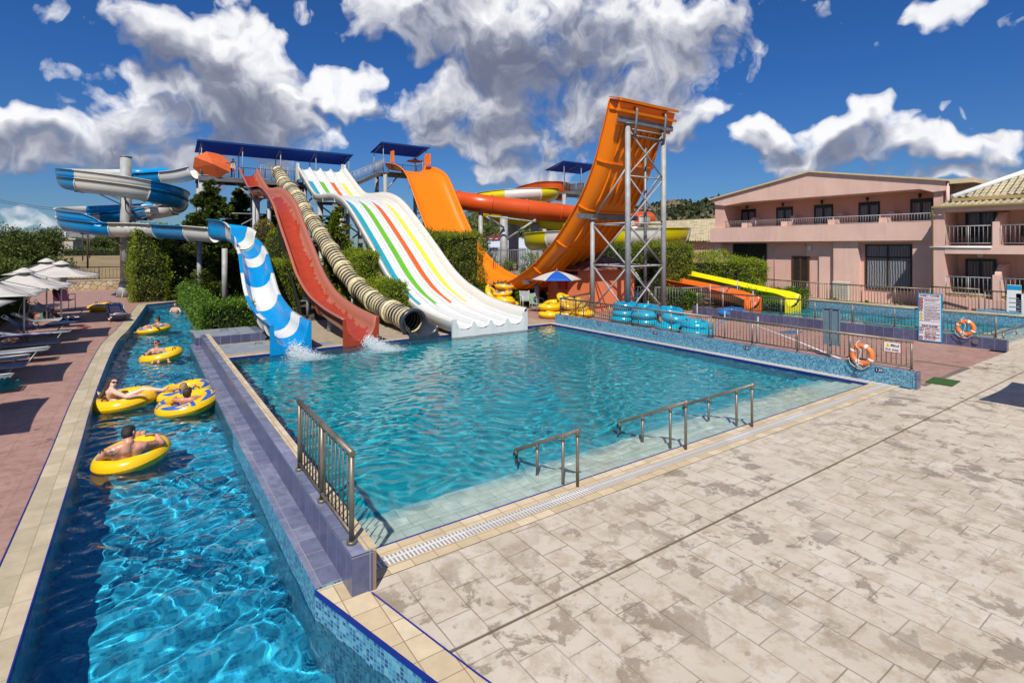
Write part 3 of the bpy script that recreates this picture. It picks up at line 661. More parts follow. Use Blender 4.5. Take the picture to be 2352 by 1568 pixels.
for k_,(o1,o2) in enumerate(((0,.06),(.36,.42))):
    c=e+d*(.02-k_*.42) - u*.66
    mb.obox(c,(3.6,.24,.11),0,0,-math.atan2(d.y,d.z))
c=e-d*.55-u*.575; mb.obox(c,(3.5,.08,.95),0,0,-math.atan2(d.y,d.z)); c=e+d*.06-u*.3; mb.obox(c,(3.66,.62,.05),0,0,-math.atan2(d.y,d.z))
mb.build('end_cap',f_orange,t)
mb=MB(); mb.obox((14.75,35.6,10.35),(.12,.5,.9)); mb.obox((17.75,35.4,10.35),(.12,.9,.9)); mb.build('start_gate',f_orange,t)

# lattice tower carrying the upright ramp
t=thing('support_tower',(16.9,11.4,0),'grey braced steel lattice tower holding up the orange ramp','tower')
ps={'A':(15.2,10.95),'B':(17.5,10.95),'C':(15.2,13.1),'D':(17.6,13.1)}
def legz(k): return 8.4 if k in 'AB' else 4.45
for k_ in 'ABCD':
    x,y=ps[k_]; m=MB(); m.cyl((x,y,0),(x,y,legz(k_)),.115 if k_ in 'AB' else .10,16); m.box(x-.28,x+.28,y-.28,y+.28,0,.025); m.cyl((x,y,legz(k_)-.02),(x,y,legz(k_)),.2,12); m.build('leg',galv,t)
m=MB(); m.cyl((16.75,11.35,0),(16.75,11.35,8.1),.075,12); m.build('water_pipe',galvd,t)
m=MB(); m.box(14.6,18.05,10.86,11.04,8.4,8.62); m.build('top_beam',galvd,t); m=MB(); m.box(14.35,18.1,13.0,13.2,4.45,4.68); m.build('lower_beam',galvd,t)
mb=MB()
def xb(a,b,z0,z1,r=.036):
    A_,B_=ps[a],ps[b]; mb.cyl((*A_,z0),(*B_,z1),r,8); mb.cyl((*A_,z1),(*B_,z0),r,8)
def hb(a,b,z,r=.034): mb.cyl((*ps[a],z),(*ps[b],z),r,8)
for z0,z1 in ((.35,2.35),(2.35,4.2),(4.2,6.2),(6.2,8.2)):
    xb('A','B',z0,z1); hb('A','B',z1)
for z0,z1 in ((.35,2.35),(2.35,4.2)): xb('A','C',z0,z1,.042); hb('A','C',z1); xb('B','D',z0,z1,.042); hb('B','D',z1); hb('C','D',z1)
mb.cyl((*ps['C'],4.4),(*ps['A'],6.6),.05,8); mb.cyl((*ps['D'],4.4),(*ps['B'],6.6),.05,8)
split(mb,'cross_brace',galv,t)
for x in (15.45,17.3):
    mb=MB(); mb.tube([(x,10.9,7.9),(x,10.75,8.0),(x,10.65,8.95),(x,10.7,9.05),(x,10.85,9.05)],.055,8); mb.build('drain_pipe',galvd,t)
mb=MB(); mb.cyl((15.45,10.9,7.92),(17.3,10.9,7.9),.05,10); mb.build('header_pipe',galvd,t)
t=thing('steel_trestle',(15.4,17.6,0),'short grey steel trestle under the low bend of the orange ramp','trestle')
support(t,15.45,17.6,1.25,.14); support(t,17.5,17.6,1.25,.14); m=MB(); m.box(14.6,18.1,17.45,17.7,1.25,1.45); m.build('beam',galvd,t)

# ---------------- blue and white flume
t=thing('spiral_flume',(2.0,12.2,0),'blue and white spiral flume curling round a grey column','water slide')
BR=[(24.4,3.62),(22.8,3.35),(20.9,2.88),(18.63,2.15),(16.8,1.42),(14.85,1.0),(13.2,.90),(12.3,.87)]
bxx=lambda y:prof_at([(12,2.0),(17,2.0),(19,2.14),(21,2.34),(23,2.42),(25,2.42)],y)
path=even(catmull([(bxx(y),y,z) for y,z in BR],8),.2); n=len(path); fp=flume_prof(1.02,.64)
def segmat(step,off=0,a=0,b=1): return lambda i,j:(a if ((i+off)//step)%2==0 else b)
mb=MB(); rows=sweep(path,lambda i,n_:[(a,b if i<n_-6 else b*(1+.25*(i-n_+6)/6)) for a,b in fp],LAT); 
cuts=[24.35,22.26,20.86,18.68,16.78,14.68,13.46,0]
def ccol_(y):
    for q,c in enumerate(cuts):
        if y>c: return q%2
bend=[3,5,9,11,13]
sweepmesh(mb,rows,lambda i,j:ccol_(path[min(i,n-1)].y)); outlet(mb,rows[-1],1.42,2.58,12.28,-.12,1)
for q in range(len(mb.m)):
    pass
solidify(mb.build('lower_chute',[f_white2,f_blue],t),.03)
for (ya,yb_,h_,mt_) in ((23.9,22.6,.32,f_blue),(22.6,21.9,.34,f_white2)):
    mb=MB(); xx=lambda y:bxx(y)-.58; mb.add([(xx(ya),ya,prof_at(BR,ya)-.1),(xx(yb_),yb_,prof_at(BR,yb_)-.1),(xx(yb_)-.03,yb_,prof_at(BR,yb_)+h_*.9),(xx(ya)-.03,ya-.15,prof_at(BR,ya)+h_)],[(0,1,2,3)]); solidify(mb.build('side_screen',mt_,t),.04)
mb=MB()
for c_ in cuts[1:-1]: flange(mb,path,min(range(n),key=lambda i:abs(path[i].y-c_)),fp[2:-2],.07,.05)
split(mb,'flange',f_white,t)
# upper part: spiral on the column then a straight run to the head of the chute
C0=(-2.5,37.2); Rr=2.85; up=[(1.25,36.4,8.42),(.2,37.6,8.2),(-.9,38.6,8.2)]
import math as _m
th0=_m.radians(62); tot=_m.radians(62+ 360+ 140)   # anticlockwise seen from above
spir=[]
K=44
a0,a1=R(75),R(75)+2*PI+R(178)
for q in range(K+1):
    f=q/K; a=a0+(a1-a0)*f; z=8.15-3.62*f
    spir.append((C0[0]+Rr*math.cos(a),C0[1]+Rr*math.sin(a),z))
upath=even(catmull(up[:2]+spir+[(-1.4,33.1,4.48),(-.2,30.7,4.35),(.7,28.8,4.25),(1.6,27.5,4.12)],4),.22)
fpo=[(-.60,.0),(-.54,0)]+[(-.53*math.cos(PI*q/12),-.74*math.sin(PI*q/12)**.85) for q in range(13)]+[(.54,0),(.60,0)]
mb=MB(); rows=sweep(upath,lambda i,n_:[(a,b+(.34 if j>=len(fpo)-3 else .0)*0) for j,(a,b) in enumerate(fpo)]); sweepmesh(mb,rows,segmat(15,4,0,1)); 
solidify(mb.build('upper_flume',[f_white,f_blue],t),.03)
# raised outer splash wall on the turns
mb=MB(); rows=[]
nn=len(upath)
for i,p in enumerate(upath):
    tt=(upath[min(i+1,nn-1)]-upath[max(i-1,0)]).normalized(); l=tt.cross(Vector((0,0,1))).normalized()
    h=.05+.42*min(1,max(0,(i-10)/5))*min(1,max(0,(nn-40-i)/5)); rows.append([p+l*.53+Vector((0,0,-.02)),p+l*.57+Vector((0,0,h*.5)),p+l*.57+Vector((0,0,h)),p+l*.66+Vector((0,0,h)),p+l*.66+Vector((0,0,h-.03))])
sweepmesh(mb,rows,segmat(15,4,0,1)); solidify(mb.build('splash_wall',[f_white,f_blue],t),.025)
mb=MB(); 
for i in range(11,nn-2,15): flange(mb,upath,i,fpo[1:-1],.07,.05,0,None)
split(mb,'flange_ring',f_white,t)
# head piece where the run turns into the chute
mb=MB(); hd=even(catmull([(1.6,27.5,4.12),(2.15,26.6,4.0),(2.4,25.6,3.85),(2.42,24.4,3.62)],6),.2)
hprof=lambda i,n_:[(-.62,.28),(-.56,.30),(-.52,.05)]+[(-.5*math.cos(PI*q/12),-.58*math.sin(PI*q/12)**.8) for q in range(13)]+[(.52,.12),(.58,.52),(.66,.52)]
sweepmesh(mb,sweep(hd,hprof),lambda i,j:1 if i<8 else 0); solidify(mb.build('turn_piece',[f_white,f_blue],t),.03)
mb=MB(); mb.cyl((*C0,0),(*C0,8.9),.31,22); 
for q in range(10):
    a=2*PI*q/10; mb.add([(C0[0]+.3*math.cos(a-.05),C0[1]+.3*math.sin(a-.05),.75),(C0[0]+.3*math.cos(a+.05),C0[1]+.3*math.sin(a+.05),.75),(C0[0]+.62*math.cos(a+.03),C0[1]+.62*math.sin(a+.03),.02),(C0[0]+.62*math.cos(a-.03),C0[1]+.62*math.sin(a-.03),.02)],[(0,1,2,3)])
mb.cyl((*C0,0),(*C0,.95),.56,22,0,.33); mb.cyl((*C0,8.9),(*C0,8.93),.35,22); mb.build('column',galv,t)
mb=MB()
for i in range(18,nn-20,12):
    p=upath[i]; c=Vector((C0[0],C0[1],p.z-.75)); v_=(p-Vector((C0[0],C0[1],p.z)))
    if v_.length<3.3:
        mb.beam(c+v_*.1,c+v_*1.05,.09,.12); mb.cyl(Vector((C0[0],C0[1],p.z-1.35))+v_*.1,c+v_*.62,.035,6); mb.cyl(c+v_*.95,p-Vector((0,0,.48)),.035,6)
split(mb,'bracket_arm',galvd,t)
support(t,1.75,25.6,3.1,.13); support(t,1.0,30.0,3.55,.13)

# ---------------- distant flumes
def closed_tube(par,pts,r,mat,name='tube_shell',fl=9,flm=None):
    p=even(catmull(pts,8),.35); m=MB(); m.tube(p,r,22,0,False); o=m.build(name,mat,par); m=MB()
    for i in range(2,len(p)-1,fl):
        d=(p[i]-p[i-1]).normalized(); m.tube([p[i]-d*.05,p[i]-d*.049,p[i]+d*.049,p[i]+d*.05],[r,r+.08,r+.08,r],22,0,False)
    split(m,'flange_ring',flm or mat,par); return o
def open_flume(par,pts,w,dep,mats,seg,off=0,name='flume_bed',hi=0.):
    p=even(catmull(pts,8),.3); pr=[(-w/2-.06,hi),(-w/2,hi)]+[(-w/2*math.cos(PI*q/12),-dep*math.sin(PI*q/12)**.8+(hi if math.cos(PI*q/12)>.99 else 0)) for q in range(13)]+[(w/2,hi),(w/2+.06,hi)]
    m=MB(); sweepmesh(m,sweep(p,lambda i,n_:pr),segmat(seg,off)); o=solidify(m.build(name,mats,par),.04); m=MB()
    for i in range((-off)%seg,len(p)-2,seg): flange(m,p,max(1,i),pr[1:-1],.07,.06,0,None)
    split(m,'flange_ring',mats[0],par); return o
t=thing('orange_tube_slide',PY(1235,600,34)[:2]+(0,),'large deep orange enclosed tube slide running behind the half pipe','water slide')
tp=[PY(*c3(760,790),38),PY(*c3(840,797),37),PY(*c3(960,815),35.5),PY(*c3(1150,838),34.5),PY(*c3(1340,860),33.5),PY(*c3(1560,884),33),PY(*c3(1800,915),32.5),PY(*c3(2120,925),33)]
closed_tube(t,tp,.82,f_orange2)
for q in (2,5): support(t,tp[q][0],tp[q][1],tp[q][2]-.8,.2)
t=thing('yellow_flume',PD(*c3(1190,1160),49)[:2]+(0,),'yellow and white spiral raft flume in the distance behind the half pipe','water slide')
cc=PD(*c3(1185,745),53); pts=[PD(*c3(1650,690),58),PD(*c3(1560,700),57.5),PD(*c3(1470,725),57),PD(*c3(1400,750),56)]
rt=Vector((RT[0],RT[1],0)); fw=Vector((FW[0],FW[1],0)); cv=Vector(cc)
zt=cc[2]+.5
for q in range(0,15):
    a=R(10)-q*R(24); pts.append(tuple(cv+rt*3.75*math.cos(a)+fw*3.4*math.sin(a)+Vector((0,0,.30-q*.12))))
open_flume(t,pts,1.5,.95,[f_white,f_yel],10,3,hi=.2)
q0=[PD(*c3(985,862),50),PD(*c3(1150,885),50),PD(*c3(1340,912),50),PD(*c3(1560,945),50)]
open_flume(t,q0,1.7,.9,[f_yel,f_yel],14,name='lower_run')
cb=Vector(PD(*c3(1825,1010),43)); pts=[]
for q in range(0,19):
    a=R(150)+q*R(16); pts.append(tuple(cb+rt*5.8*math.cos(a)+fw*3.8*math.sin(a)+Vector((0,0,-.5+.045*q))))
open_flume(t,pts,1.6,1.0,[f_white,f_yel],9,2,name='lower_loop',hi=.25)
pts=[tuple(cb+rt*(1.0+2.2*math.cos(R(20*q)))+fw*(1.5+2*math.sin(R(20*q)))+Vector((0,0,1.2+.05*q))) for q in range(-3,14)]
open_flume(t,pts,1.3,.9,[f_white,f_orange2],12,2,name='upper_loop',hi=.2)
for (px,py,D,r) in ((1120,905,46.5,.34),(1187,930,52,.5),(1335,960,49,.38),(1400,960,52,.2)):
    p=PD(*c3(px,py),D); support(t,p[0],p[1],p[2],r)
mb=MB(); a=PD(*c3(1000,905),45); b=PD(*c3(1120,980),46); c=PD(*c3(1340,925),45.5); d=PD(*c3(1140,1060),46); mb.cyl(a,b,.1,8); mb.cyl(c,d,.1,8); mb.cyl(PD(*c3(1010,900),45),PD(*c3(1340,940),45),.06,8); split(mb,'brace',galv,t)
t=thing('orange_funnel_slide',PD(*c3(1400,700),58)[:2]+(0,),'curved orange flume rising beside the far blue canopy','water slide')
open_flume(t,[PD(*c3(1230,745),60),PD(*c3(1310,715),58),PD(*c3(1390,695),57),PD(*c3(1460,690),56),PD(*c3(1510,705),57)],2.4,1.5,[f_orange2,f_orange2],9,hi=.3)
support(t,*PD(*c3(1430,760),57),.2)

# ---------------- platforms with canopies
def railing_mb(P0,P1,h=1.0,gap=.11,mb=None,r=.022,bar=.009,z0=.08,posts=1.4,lo=True):
    mb=mb or MB(); a=Vector(P0); b=Vector(P1); L=(b-a).length; n=max(1,round(L/posts)); H=Vector((0,0,h))
    mb.cyl(a+H,b+H,r,8)
    if lo: mb.cyl(a+Vector((0,0,z0)),b+Vector((0,0,z0)),r*.8,8)
    for i in range(n+1):
        p=a.lerp(b,i/n); mb.cyl(p,p+H,r,8)
    k=max(1,int(L/gap))
    for i in range(1,k):
        p=a.lerp(b,i/k); mb.cyl(p+Vector((0,0,z0)),p+H,bar,4)
    return mb
def canopy(par,x0,x1,y0,y1,zlo,zhi,z0,posts,mat=canvas_blue,ext=.25,hiY=True):
    zf,zb=(zlo,zhi); m=MB()
    m.add([(x0-ext,y0-ext,zf),(x1+ext,y0-ext,zf),(x1+ext,y1+ext,zb),(x0-ext,y1+ext,zb)],[(0,1,2,3)]); m.add([(x0-ext,y0-ext,zf),(x1+ext,y0-ext,zf),(x1+ext,y0-ext,zf-.1),(x0-ext,y0-ext,zf-.1)],[(0,1,2,3)])
    solidify(m.build('canopy',mat,par),.03)
    for i in range(posts):
        x=x0+(x1-x0)*i/(posts-1); m=MB(); m.cyl((x,y0,z0),(x,y0,zf),.03,8); m.cyl((x,y1,z0),(x,y1,zb),.03,8); m.cyl((x,y0,zf-.03),(x,y1,zb-.03),.03,6); m.build('canopy_post',galv,par)
t=thing('slide_platform',(6,35.6,0),'long raised steel platform under a blue awning at the head of the slides','platform')
PF=7.75
m=MB(); m.box(1.4,11.2,34.9,36.9,PF-.12,PF); 
m.build('deck',woodg,t)
m=MB(); m.box(1.3,11.3,34.8,34.9,PF-.3,PF); m.box(1.3,11.3,36.9,37.0,PF-.3,PF)
for x in (1.6,4,6.4,8.8,11): m.box(x-.08,x+.08,34.9,36.9,PF-.36,PF-.12)
split(m,'edge_beam',galvd,t)
for x in (1.5,4.8,7.9,11.0):
    for y in (35.05,36.7): support(t,x,y,PF-.3,.17)
m=MB()
for x,s_ in ((1.5,1),(4.8,1),(4.8,-1),(7.9,1),(7.9,-1),(11,-1)): m.cyl((x,35.05,PF-1.6),(x+s_*1.3,35.05,PF-.3),.06,8)
for x in (1.5,4.8,7.9): m.cyl((x,35.05,5.4),(x+3.2,35.05,5.4),.05,8); m.cyl((x,35.05,3.2),(x+3.2,35.05,5.2),.04,8)
split(m,'brace',galv,t)
for a,b in (((1.45,34.9,PF),(3.4,34.9,PF)),((5.0,34.9,PF),(5.7,34.9,PF)),((6.75,34.9,PF),(7.3,34.9,PF)),((10.6,34.9,PF),(11.2,34.9,PF)),((1.45,36.9,PF),(11.2,36.9,PF)),((7.4,35.9,PF),(10.6,35.9,PF))):
    railing_mb(a,b).build('railing',galv,t)
canopy(t,1.5,11.05,34.9,36.6,PF+2.3,PF+1.78,PF,5)
# folded/leaning orange parasol on it
o=MB(); c=Vector((2.1,34.75,PF+.75)); 
V=[c]+[c+Vector((1.15*math.cos(a)*.98,.15+.25*math.sin(2*a),.86*math.sin(a))) for a in [2*PI*q/8+.3 for q in range(8)]]
o.add(V,[(0,1+q,1+(q+1)%8) for q in range(8)]); o.v[0]=(c.x,c.y-.35,c.z)
o=solidify(o.build('parasol',canvas_o),.02); tag(o,'open orange parasol lying on its side against the platform railing','parasol')
t=thing('half_pipe_platform',(16.3,37.5,0),'tall grey steel platform with stairs and blue awning above the orange half pipe','platform')
HF=9.25
m=MB(); m.box(14.4,18.3,36.5,38.8,HF-.12,HF); m.build('deck',woodg,t)
for x in (14.6,18.1):
    for y in (36.7,38.6): support(t,x,y,HF-.12,.17)
m=MB()
for x,s_ in ((14.6,1),(18.1,-1)): m.cyl((x,36.7,HF-1.5),(x+s_*1.2,36.7,HF-.15),.06,8)
for z in (3,6): m.cyl((14.6,36.7,z),(18.1,36.7,z),.05,8)
m.cyl((14.6,36.7,3),(18.1,36.7,6),.04,8); split(m,'brace',galv,t)
for a,b in (((14.4,36.5,HF),(14.4,38.8,HF)),((14.4,38.8,HF),(18.3,38.8,HF)),((18.3,36.5,HF),(18.3,38.8,HF)),((17.8,36.5,HF),(18.3,36.5,HF))): railing_mb(a,b,1.05).build('railing',galv,t)
canopy(t,14.4,18.2,36.6,38.7,HF+2.35,HF+1.85,HF,2)
# stairs up from the long platform
m=MB(); A_=Vector((11.3,36.6,PF)); B_=Vector((14.4,37.6,HF)); 
for q in range(10):
    p=A_.lerp(B_,(q+.5)/10); m.obox(p,(.34,1.0,.04))
for s_ in (-.5,.5): m.beam(A_+Vector((0,s_,-.1)),B_+Vector((0,s_,-.1)),.05,.2)
m.build('stair_flight',galvd,t)
for s_ in (-.5,.5): railing_mb(A_+Vector((0,s_,0)),B_+Vector((0,s_,0)),.95,.13).build('railing',galv,t)
m=MB(); A_=Vector((11.4,37.2,PF)); B_=Vector((17.0,37.6,3.4)); 
for s_ in (0,1.0): m.beam(A_+Vector((0,s_,-.1)),B_+Vector((0,s_,-.1)),.05,.2)
for q in range(22): m.obox(A_.lerp(B_,(q+.5)/22)+Vector((0,.5,0)),(.28,.9,.04))
m.build('stair_flight',galvd,t)
for s_ in (0,1.0): railing_mb(A_+Vector((0,s_,0)),B_+Vector((0,s_,0)),.95,.16).build('railing',galv,t)
t=thing('family_tower',PD(*c3(1560,860),56)[:2]+(0,),'distant steel stair tower with flat blue awning behind the half pipe','tower')
bx=Vector(PD(*c3(1600,700),56)); fz=bx.z-.8
m=MB(); m.box(bx.x-2.6,bx.x+2.4,bx.y-1.5,bx.y+1.5,fz-.15,fz); m.build('deck',woodg,t)
for dx in (-2.4,2.2):
    for dy in (-1.3,1.3): support(t,bx.x+dx,bx.y+dy,fz-.1,.2)
canopy(t,bx.x-2.4,bx.x+2.2,bx.y-1.3,bx.y+1.3,fz+3.1,fz+2.5,fz,3)
railing_mb((bx.x-2.5,bx.y-1.4,fz),(bx.x+2.3,bx.y-1.4,fz),1.1,.2).build('railing',galv,t)
m=MB()
for q in range(14): m.obox((bx.x-.2+q*.02,bx.y-1.6,fz-.3-q*.32),(1.1,.5,.05))
m.beam((bx.x-.7,bx.y-1.6,fz),(bx.x+.1,bx.y-1.6,fz-4.8),.06,.2); m.build('stair_flight',galvd,t)
# ---------------- walls round the pools
t=thing('divider_wall',(-.13,7,0),'long blue purple tiled step and low wall between the river and the big pool','wall')
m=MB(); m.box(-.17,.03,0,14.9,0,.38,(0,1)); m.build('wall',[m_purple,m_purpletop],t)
m=MB(); m.add([(-.42,.285,.0),(-.45,5.4,.0),(-.43,15.3,.0),(-.17,15.3,.0),(-.17,.285,.0)],[(0,4,3,2,1)]); 
m.add([(x,y,z) for (x,y) in ((-.17,.285),(-.42,.285),(-.45,5.4),(-.43,15.3)) for z in (.03,-.34)],[(0,1,3,2),(2,3,5,4),(4,5,7,6)],1); 
m.v[:5]=[(a,b,.03) for a,b,c in m.v[:5]]; m.build('ledge',[m_purpletop,m_mosaic],t)
m=MB(); m.box(-.035,.075,.02,14.9,.375,.388); m.build('cream_cap',m_coping,t)
m=MB(); m.box(.03,.06,0,12.4,-.3,.37); m.build('pool_side',m_coping,t)
t=thing('mosaic_wall',(12.62,6,0),'low blue mosaic wall with depth marks along the right side of the big pool','wall')
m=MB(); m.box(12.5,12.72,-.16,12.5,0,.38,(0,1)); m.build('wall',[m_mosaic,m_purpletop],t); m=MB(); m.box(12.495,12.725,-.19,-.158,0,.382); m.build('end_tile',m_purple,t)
t2=thing('purple_tiled_wall',(19.95,5,0),'low dark purple tiled wall of the far children\'s pool','wall')
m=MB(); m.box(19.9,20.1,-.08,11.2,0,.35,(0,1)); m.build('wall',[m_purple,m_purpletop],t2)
m=MB(); m.cyl((19.9,.66,.2),(19.86,.66,.2),.085,16); m.cyl((19.86,.66,.2),(19.85,.66,.2),.05,12); m.build('outlet_cover',galvd,t2)
def text(body,size,f,mat,parent,name='lettering',align='CENTER',spacing=1.,bold=.0,fit=0):
    """flat raised lettering; f maps (u,v,d) to a point"""
    c=bpy.data.curves.new(name,'FONT'); c.body=body; c.size=size; c.align_x=align; c.align_y='CENTER'; c.space_line=spacing; c.offset=bold; c.resolution_u=2
    o=bpy.data.objects.new(name,c); COL.objects.link(o); bpy.context.view_layer.update()
    me=bpy.data.meshes.new_from_object(o.evaluated_get(bpy.context.evaluated_depsgraph_get())); bpy.data.objects.remove(o)
    xs_=[v.co.x for v in me.vertices]; k_=fit/(max(xs_)-min(xs_)) if fit else 1.; m=MB(); m.add([f(v.co.x*k_,v.co.y*min(1.,k_*1.15) if fit else v.co.y) for v in me.vertices],[tuple(p.vertices) for p in me.polygons]); bpy.data.meshes.remove(me)
    return m.build(name,mat,parent)
p_white=M('white_paint',(.75,.75,.73),.5,0,.06); p_red=M('red_lettering',(.36,.02,.025),.6,0,.05); p_navy=M('navy_plate',(.015,.015,.08),.35,0,.1); p_cyan=M('cyan_border',(.0,.30,.55),.5,0,.05); p_yellow=M('yellow_paint',(.85,.62,.02),.5,0,.05); p_black=M('black_paint',(.02,.02,.02),.5,0,.05)
for y in (.55,3.9,7.2,9.9,11.8):
    sg=thing('depth_mark',(12.49,y,.3),'1.20 depth mark on the mosaic wall'+{.55:' by the near wall end',3.9:', second from the near end',7.2:', middle one behind the blue tubes',9.9:', second from the far corner',11.8:' at the far pool corner'}[y],'depth mark','depth marks on the mosaic wall')
    m=MB(); m.box(12.488,12.499,y-.085,y+.085,.255,.345); m.build('plate',p_navy,sg); text('1.20',.085,lambda u,v,y=y:(12.485,y-u,.30+v),p_white,sg,bold=.001)
# ---------------- railings
def rail_thing(name,P0,P1,h,label,mat=steel,gap=.10,posts=1.3,r=.024,z0=.09,cat='railing',group=None):
    t=thing(name,((P0[0]+P1[0])/2,(P0[1]+P1[1])/2,P0[2]),label,cat,group)
    a=Vector(P0); b=Vector(P1); L=(b-a).length; n=max(1,round(L/posts)); H=Vector((0,0,h))
    m=MB(); d=(b-a).normalized(); m.cyl(a+H-d*.03,b+H+d*.03,r*1.25,10); m.build('handrail',mat,t)
    for i in range(n+1):
        p=a.lerp(b,i/n); m=MB(); m.cyl(p,p+H,r,10); m.cyl(p,p+Vector((0,0,.03)),r*2,10); m.build('post',mat,t)
    m=MB(); m.cyl(a+Vector((0,0,z0)),b+Vector((0,0,z0)),r*.8,8); k=max(1,int(L/gap))
    for i in range(1,k):
        p=a.lerp(b,i/k); m.cyl(p+Vector((0,0,z0)),p+H,.0085 if gap<.13 else .012,6)
    m.build('bars',rustl if mat is steel else mat,t); return t
rA=rail_thing('pool_railing',(12.62,-.05,.38),(12.62,5.08,.38),.66,'steel railing on the mosaic wall from its near end to the middle',group='steel pool railings')
rB=rail_thing('pool_railing',(12.62,5.22,.38),(12.62,12.3,.38),.66,'steel railing on the mosaic wall in front of the blue and yellow tubes',group='steel pool railings')
rail_thing('pool_railing',(12.62,12.3,.38),(15.3,13.4,.38),.66,'short steel railing turning from the pool corner to the tower foot',group='steel pool railings')
rail_thing('pool_railing',(-.1,.22,.38),(-.1,2.25,.38),.86,'short heavy steel railing on the purple wall in the foreground',gap=.125,posts=1.,r=.025)
rail_thing('pool_railing',(20.0,.2,.35),(20.0,11.0,.35),.72,'long steel railing on the dark purple wall of the far pool')
# mind the step sign on the railing
sg=thing('step_sign',(12.58,.32,.8),'small white Mind the step sign with yellow triangle on the pool railing','sign')
m=MB(); m.box(12.575,12.583,.13,.50,.74,.99); m.build('red_frame',p_red,sg); m=MB(); m.box(12.568,12.576,.15,.48,.755,.975); m.build('plate',p_white,sg)
def tri(par,f,s=.05):
    m=MB(); m.add([f(-s,-s*.8,0),f(s,-s*.8,0),f(0,s,0)],[(0,1,2)]); m.build('warning_triangle',p_yellow,par); text('!',s*1.5,lambda u,v:f(u,v-s*.15,.002),p_black,par,bold=.001)
tri(sg,lambda u,v,d:(12.566-d,.40-u,.91+v)); text('Mind',.085,lambda u,v:(12.566,.26-u,.905+v),p_black,sg,bold=.002); text('the step',.085,lambda u,v:(12.566,.315-u,.81+v),p_red,sg,bold=.002)
# handrails into the pool
for k,(x,lab) in enumerate(((3.03,'nearest sloping steel handrail entering the shallow end'),(5.3,'middle sloping steel handrail entering the shallow end'),(7.15,'farthest sloping steel handrail entering the shallow end'))):
    t=thing('pool_handrail',(x,.55,0),lab,'handrail','handrails at the shallow steps')
    tz=lambda y:.77-(y-.5)*.50
    m=MB(); m.tube([(x,.47,.77),(x,1.95,tz(1.95)),(x,1.99,tz(1.99)-.08)],.027,12); m.build('handrail',steel,t)
    for y in (.52,.82,1.4,1.93):
        m=MB(); m.cyl((x,y,-.4 if y>.6 else .0),(x,y,tz(y)),.022,12); m.cyl((x,y,tz(y)-.09),(x,y,tz(y)),.027,12); m.build('post',steel,t)
t=thing('pool_handrail',(26.6,1.3,0),'sloping steel handrail at the steps of the far pool','handrail')
a=Vector(PX(*c5(2352,1140),26.0)); b=Vector(PX(*c5(2140,1200),22.8)); m=MB(); m.cyl(a,b,.035,10); m.build('handrail',steel,t)
for f in (.25,.7):
    p=a.lerp(b,f); m=MB(); m.cyl((p.x,p.y,-.4),p,.03,10); m.build('post',steel,t)
# ---------------- lifebuoys
def lifebuoy(c,R0,label,rot):
    t=thing('lifebuoy',c,label,'lifebuoy','orange lifebuoys hung on railings',rz=0)
    Mx=Matrix.Rotation(R(90),4,'Y')@Matrix.Rotation(0,4,'X'); m=MB(); m.torus(c,R0*.77,R0*.235,36,14,0,Mx); m.build('ring',M('lifebuoy_orange',(.80,.20,.05),.45,0,.15,5),t)
    for a in (.4,2.0,3.6,5.2):
        m=MB(); e=Vector(c)+Vector((0,math.cos(a)*R0*.77,math.sin(a)*R0*.77)); dv=Vector((0,-math.sin(a),math.cos(a))); m.tube([e-dv*.03,e-dv*.029,e+dv*.029,e+dv*.03],[R0*.235,R0*.245,R0*.245,R0*.235],14,0,False); m.build('band',p_white,t)
    rp=M('rope',(.62,.58,.5),.9); m=MB(); P=[(c[0]-.02,c[1]+.05,c[2]+R0*1.25),(c[0]-.1,c[1]+.09,c[2]+R0*.8),(c[0]-.1,c[1]-.02,c[2]+.1),(c[0]-.09,c[1]+.05,c[2]-R0*.6),(c[0]-.11,c[1]-.06,c[2]-R0*.8)]
    m.tube(catmull(P,6),.010,6); P=[(c[0]-.08,c[1]+R0*.95,c[2]-.1),(c[0]-.06,c[1]+R0*.8,c[2]-R0*.9),(c[0]-.06,c[1],c[2]-R0*1.25),(c[0]-.06,c[1]-R0*.7,c[2]-R0*.8)]; m.tube(catmull(P,6),.009,6)
    for q in range(5): m.tube(catmull([(c[0]-.1,c[1]+.02*q,c[2]-.2-.02*q),(c[0]-.12,c[1]+.07,c[2]-.23),(c[0]-.1,c[1]-.05+.02*q,c[2]-.3)],4),.008,5)
    m.build('rope',rp,t)
lifebuoy(PX(*c5(1235,1340),12.44),.272,'bright orange lifebuoy on the railing above the mosaic wall',0)
lifebuoy(PX(*c5(1950,1155),19.86),.265,'orange red lifebuoy on the far railing beside the family tower sign',0)
# ---------------- signs
sx=19.86; t=thing('rules_sign',(sx,1.88,0),'tall white FAMILY TOWER and RING SLIDES rules board with light blue border','sign')
yL,yR=PX(*c5(1622,1000),sx)[1],PX(*c5(1787,1100),sx)[1]; zT=PX(*c5(1630,915),sx)[2]; zB=PX(*c5(1700,1250),sx)[2]
m=MB(); m.box(sx,sx+.03,yR,yL,zB,zT); m.build('border',p_cyan,t); m=MB(); m.box(sx-.008,sx,yR+.035,yL-.035,zB+.035,zT-.035); m.build('panel',p_white,t)
Wd=yL-yR; Hh=zT-zB; F=lambda u,v,d=0:(sx-.012-d,yL-u*Wd,zB+v*Hh)
m=MB()
for v in (.905,.81,.745,.68,.615,.55,.485,.42,.345,.29,.225,.165,.10): 
    m.box(sx-.011,sx-.007,yR+.04,yL-.04,zB+v*Hh-.006,zB+v*Hh+.006)
m.build('divider_lines',p_cyan,t)
def st(b,u,v,s,al='LEFT',mt=p_red,bo=.002,fit=.6): text(b,s,lambda x,y,u=u,v=v:(sx-.013,yL-u*Wd-x,zB+v*Hh+y),mt,t,align=al,bold=bo,fit=fit*Wd)
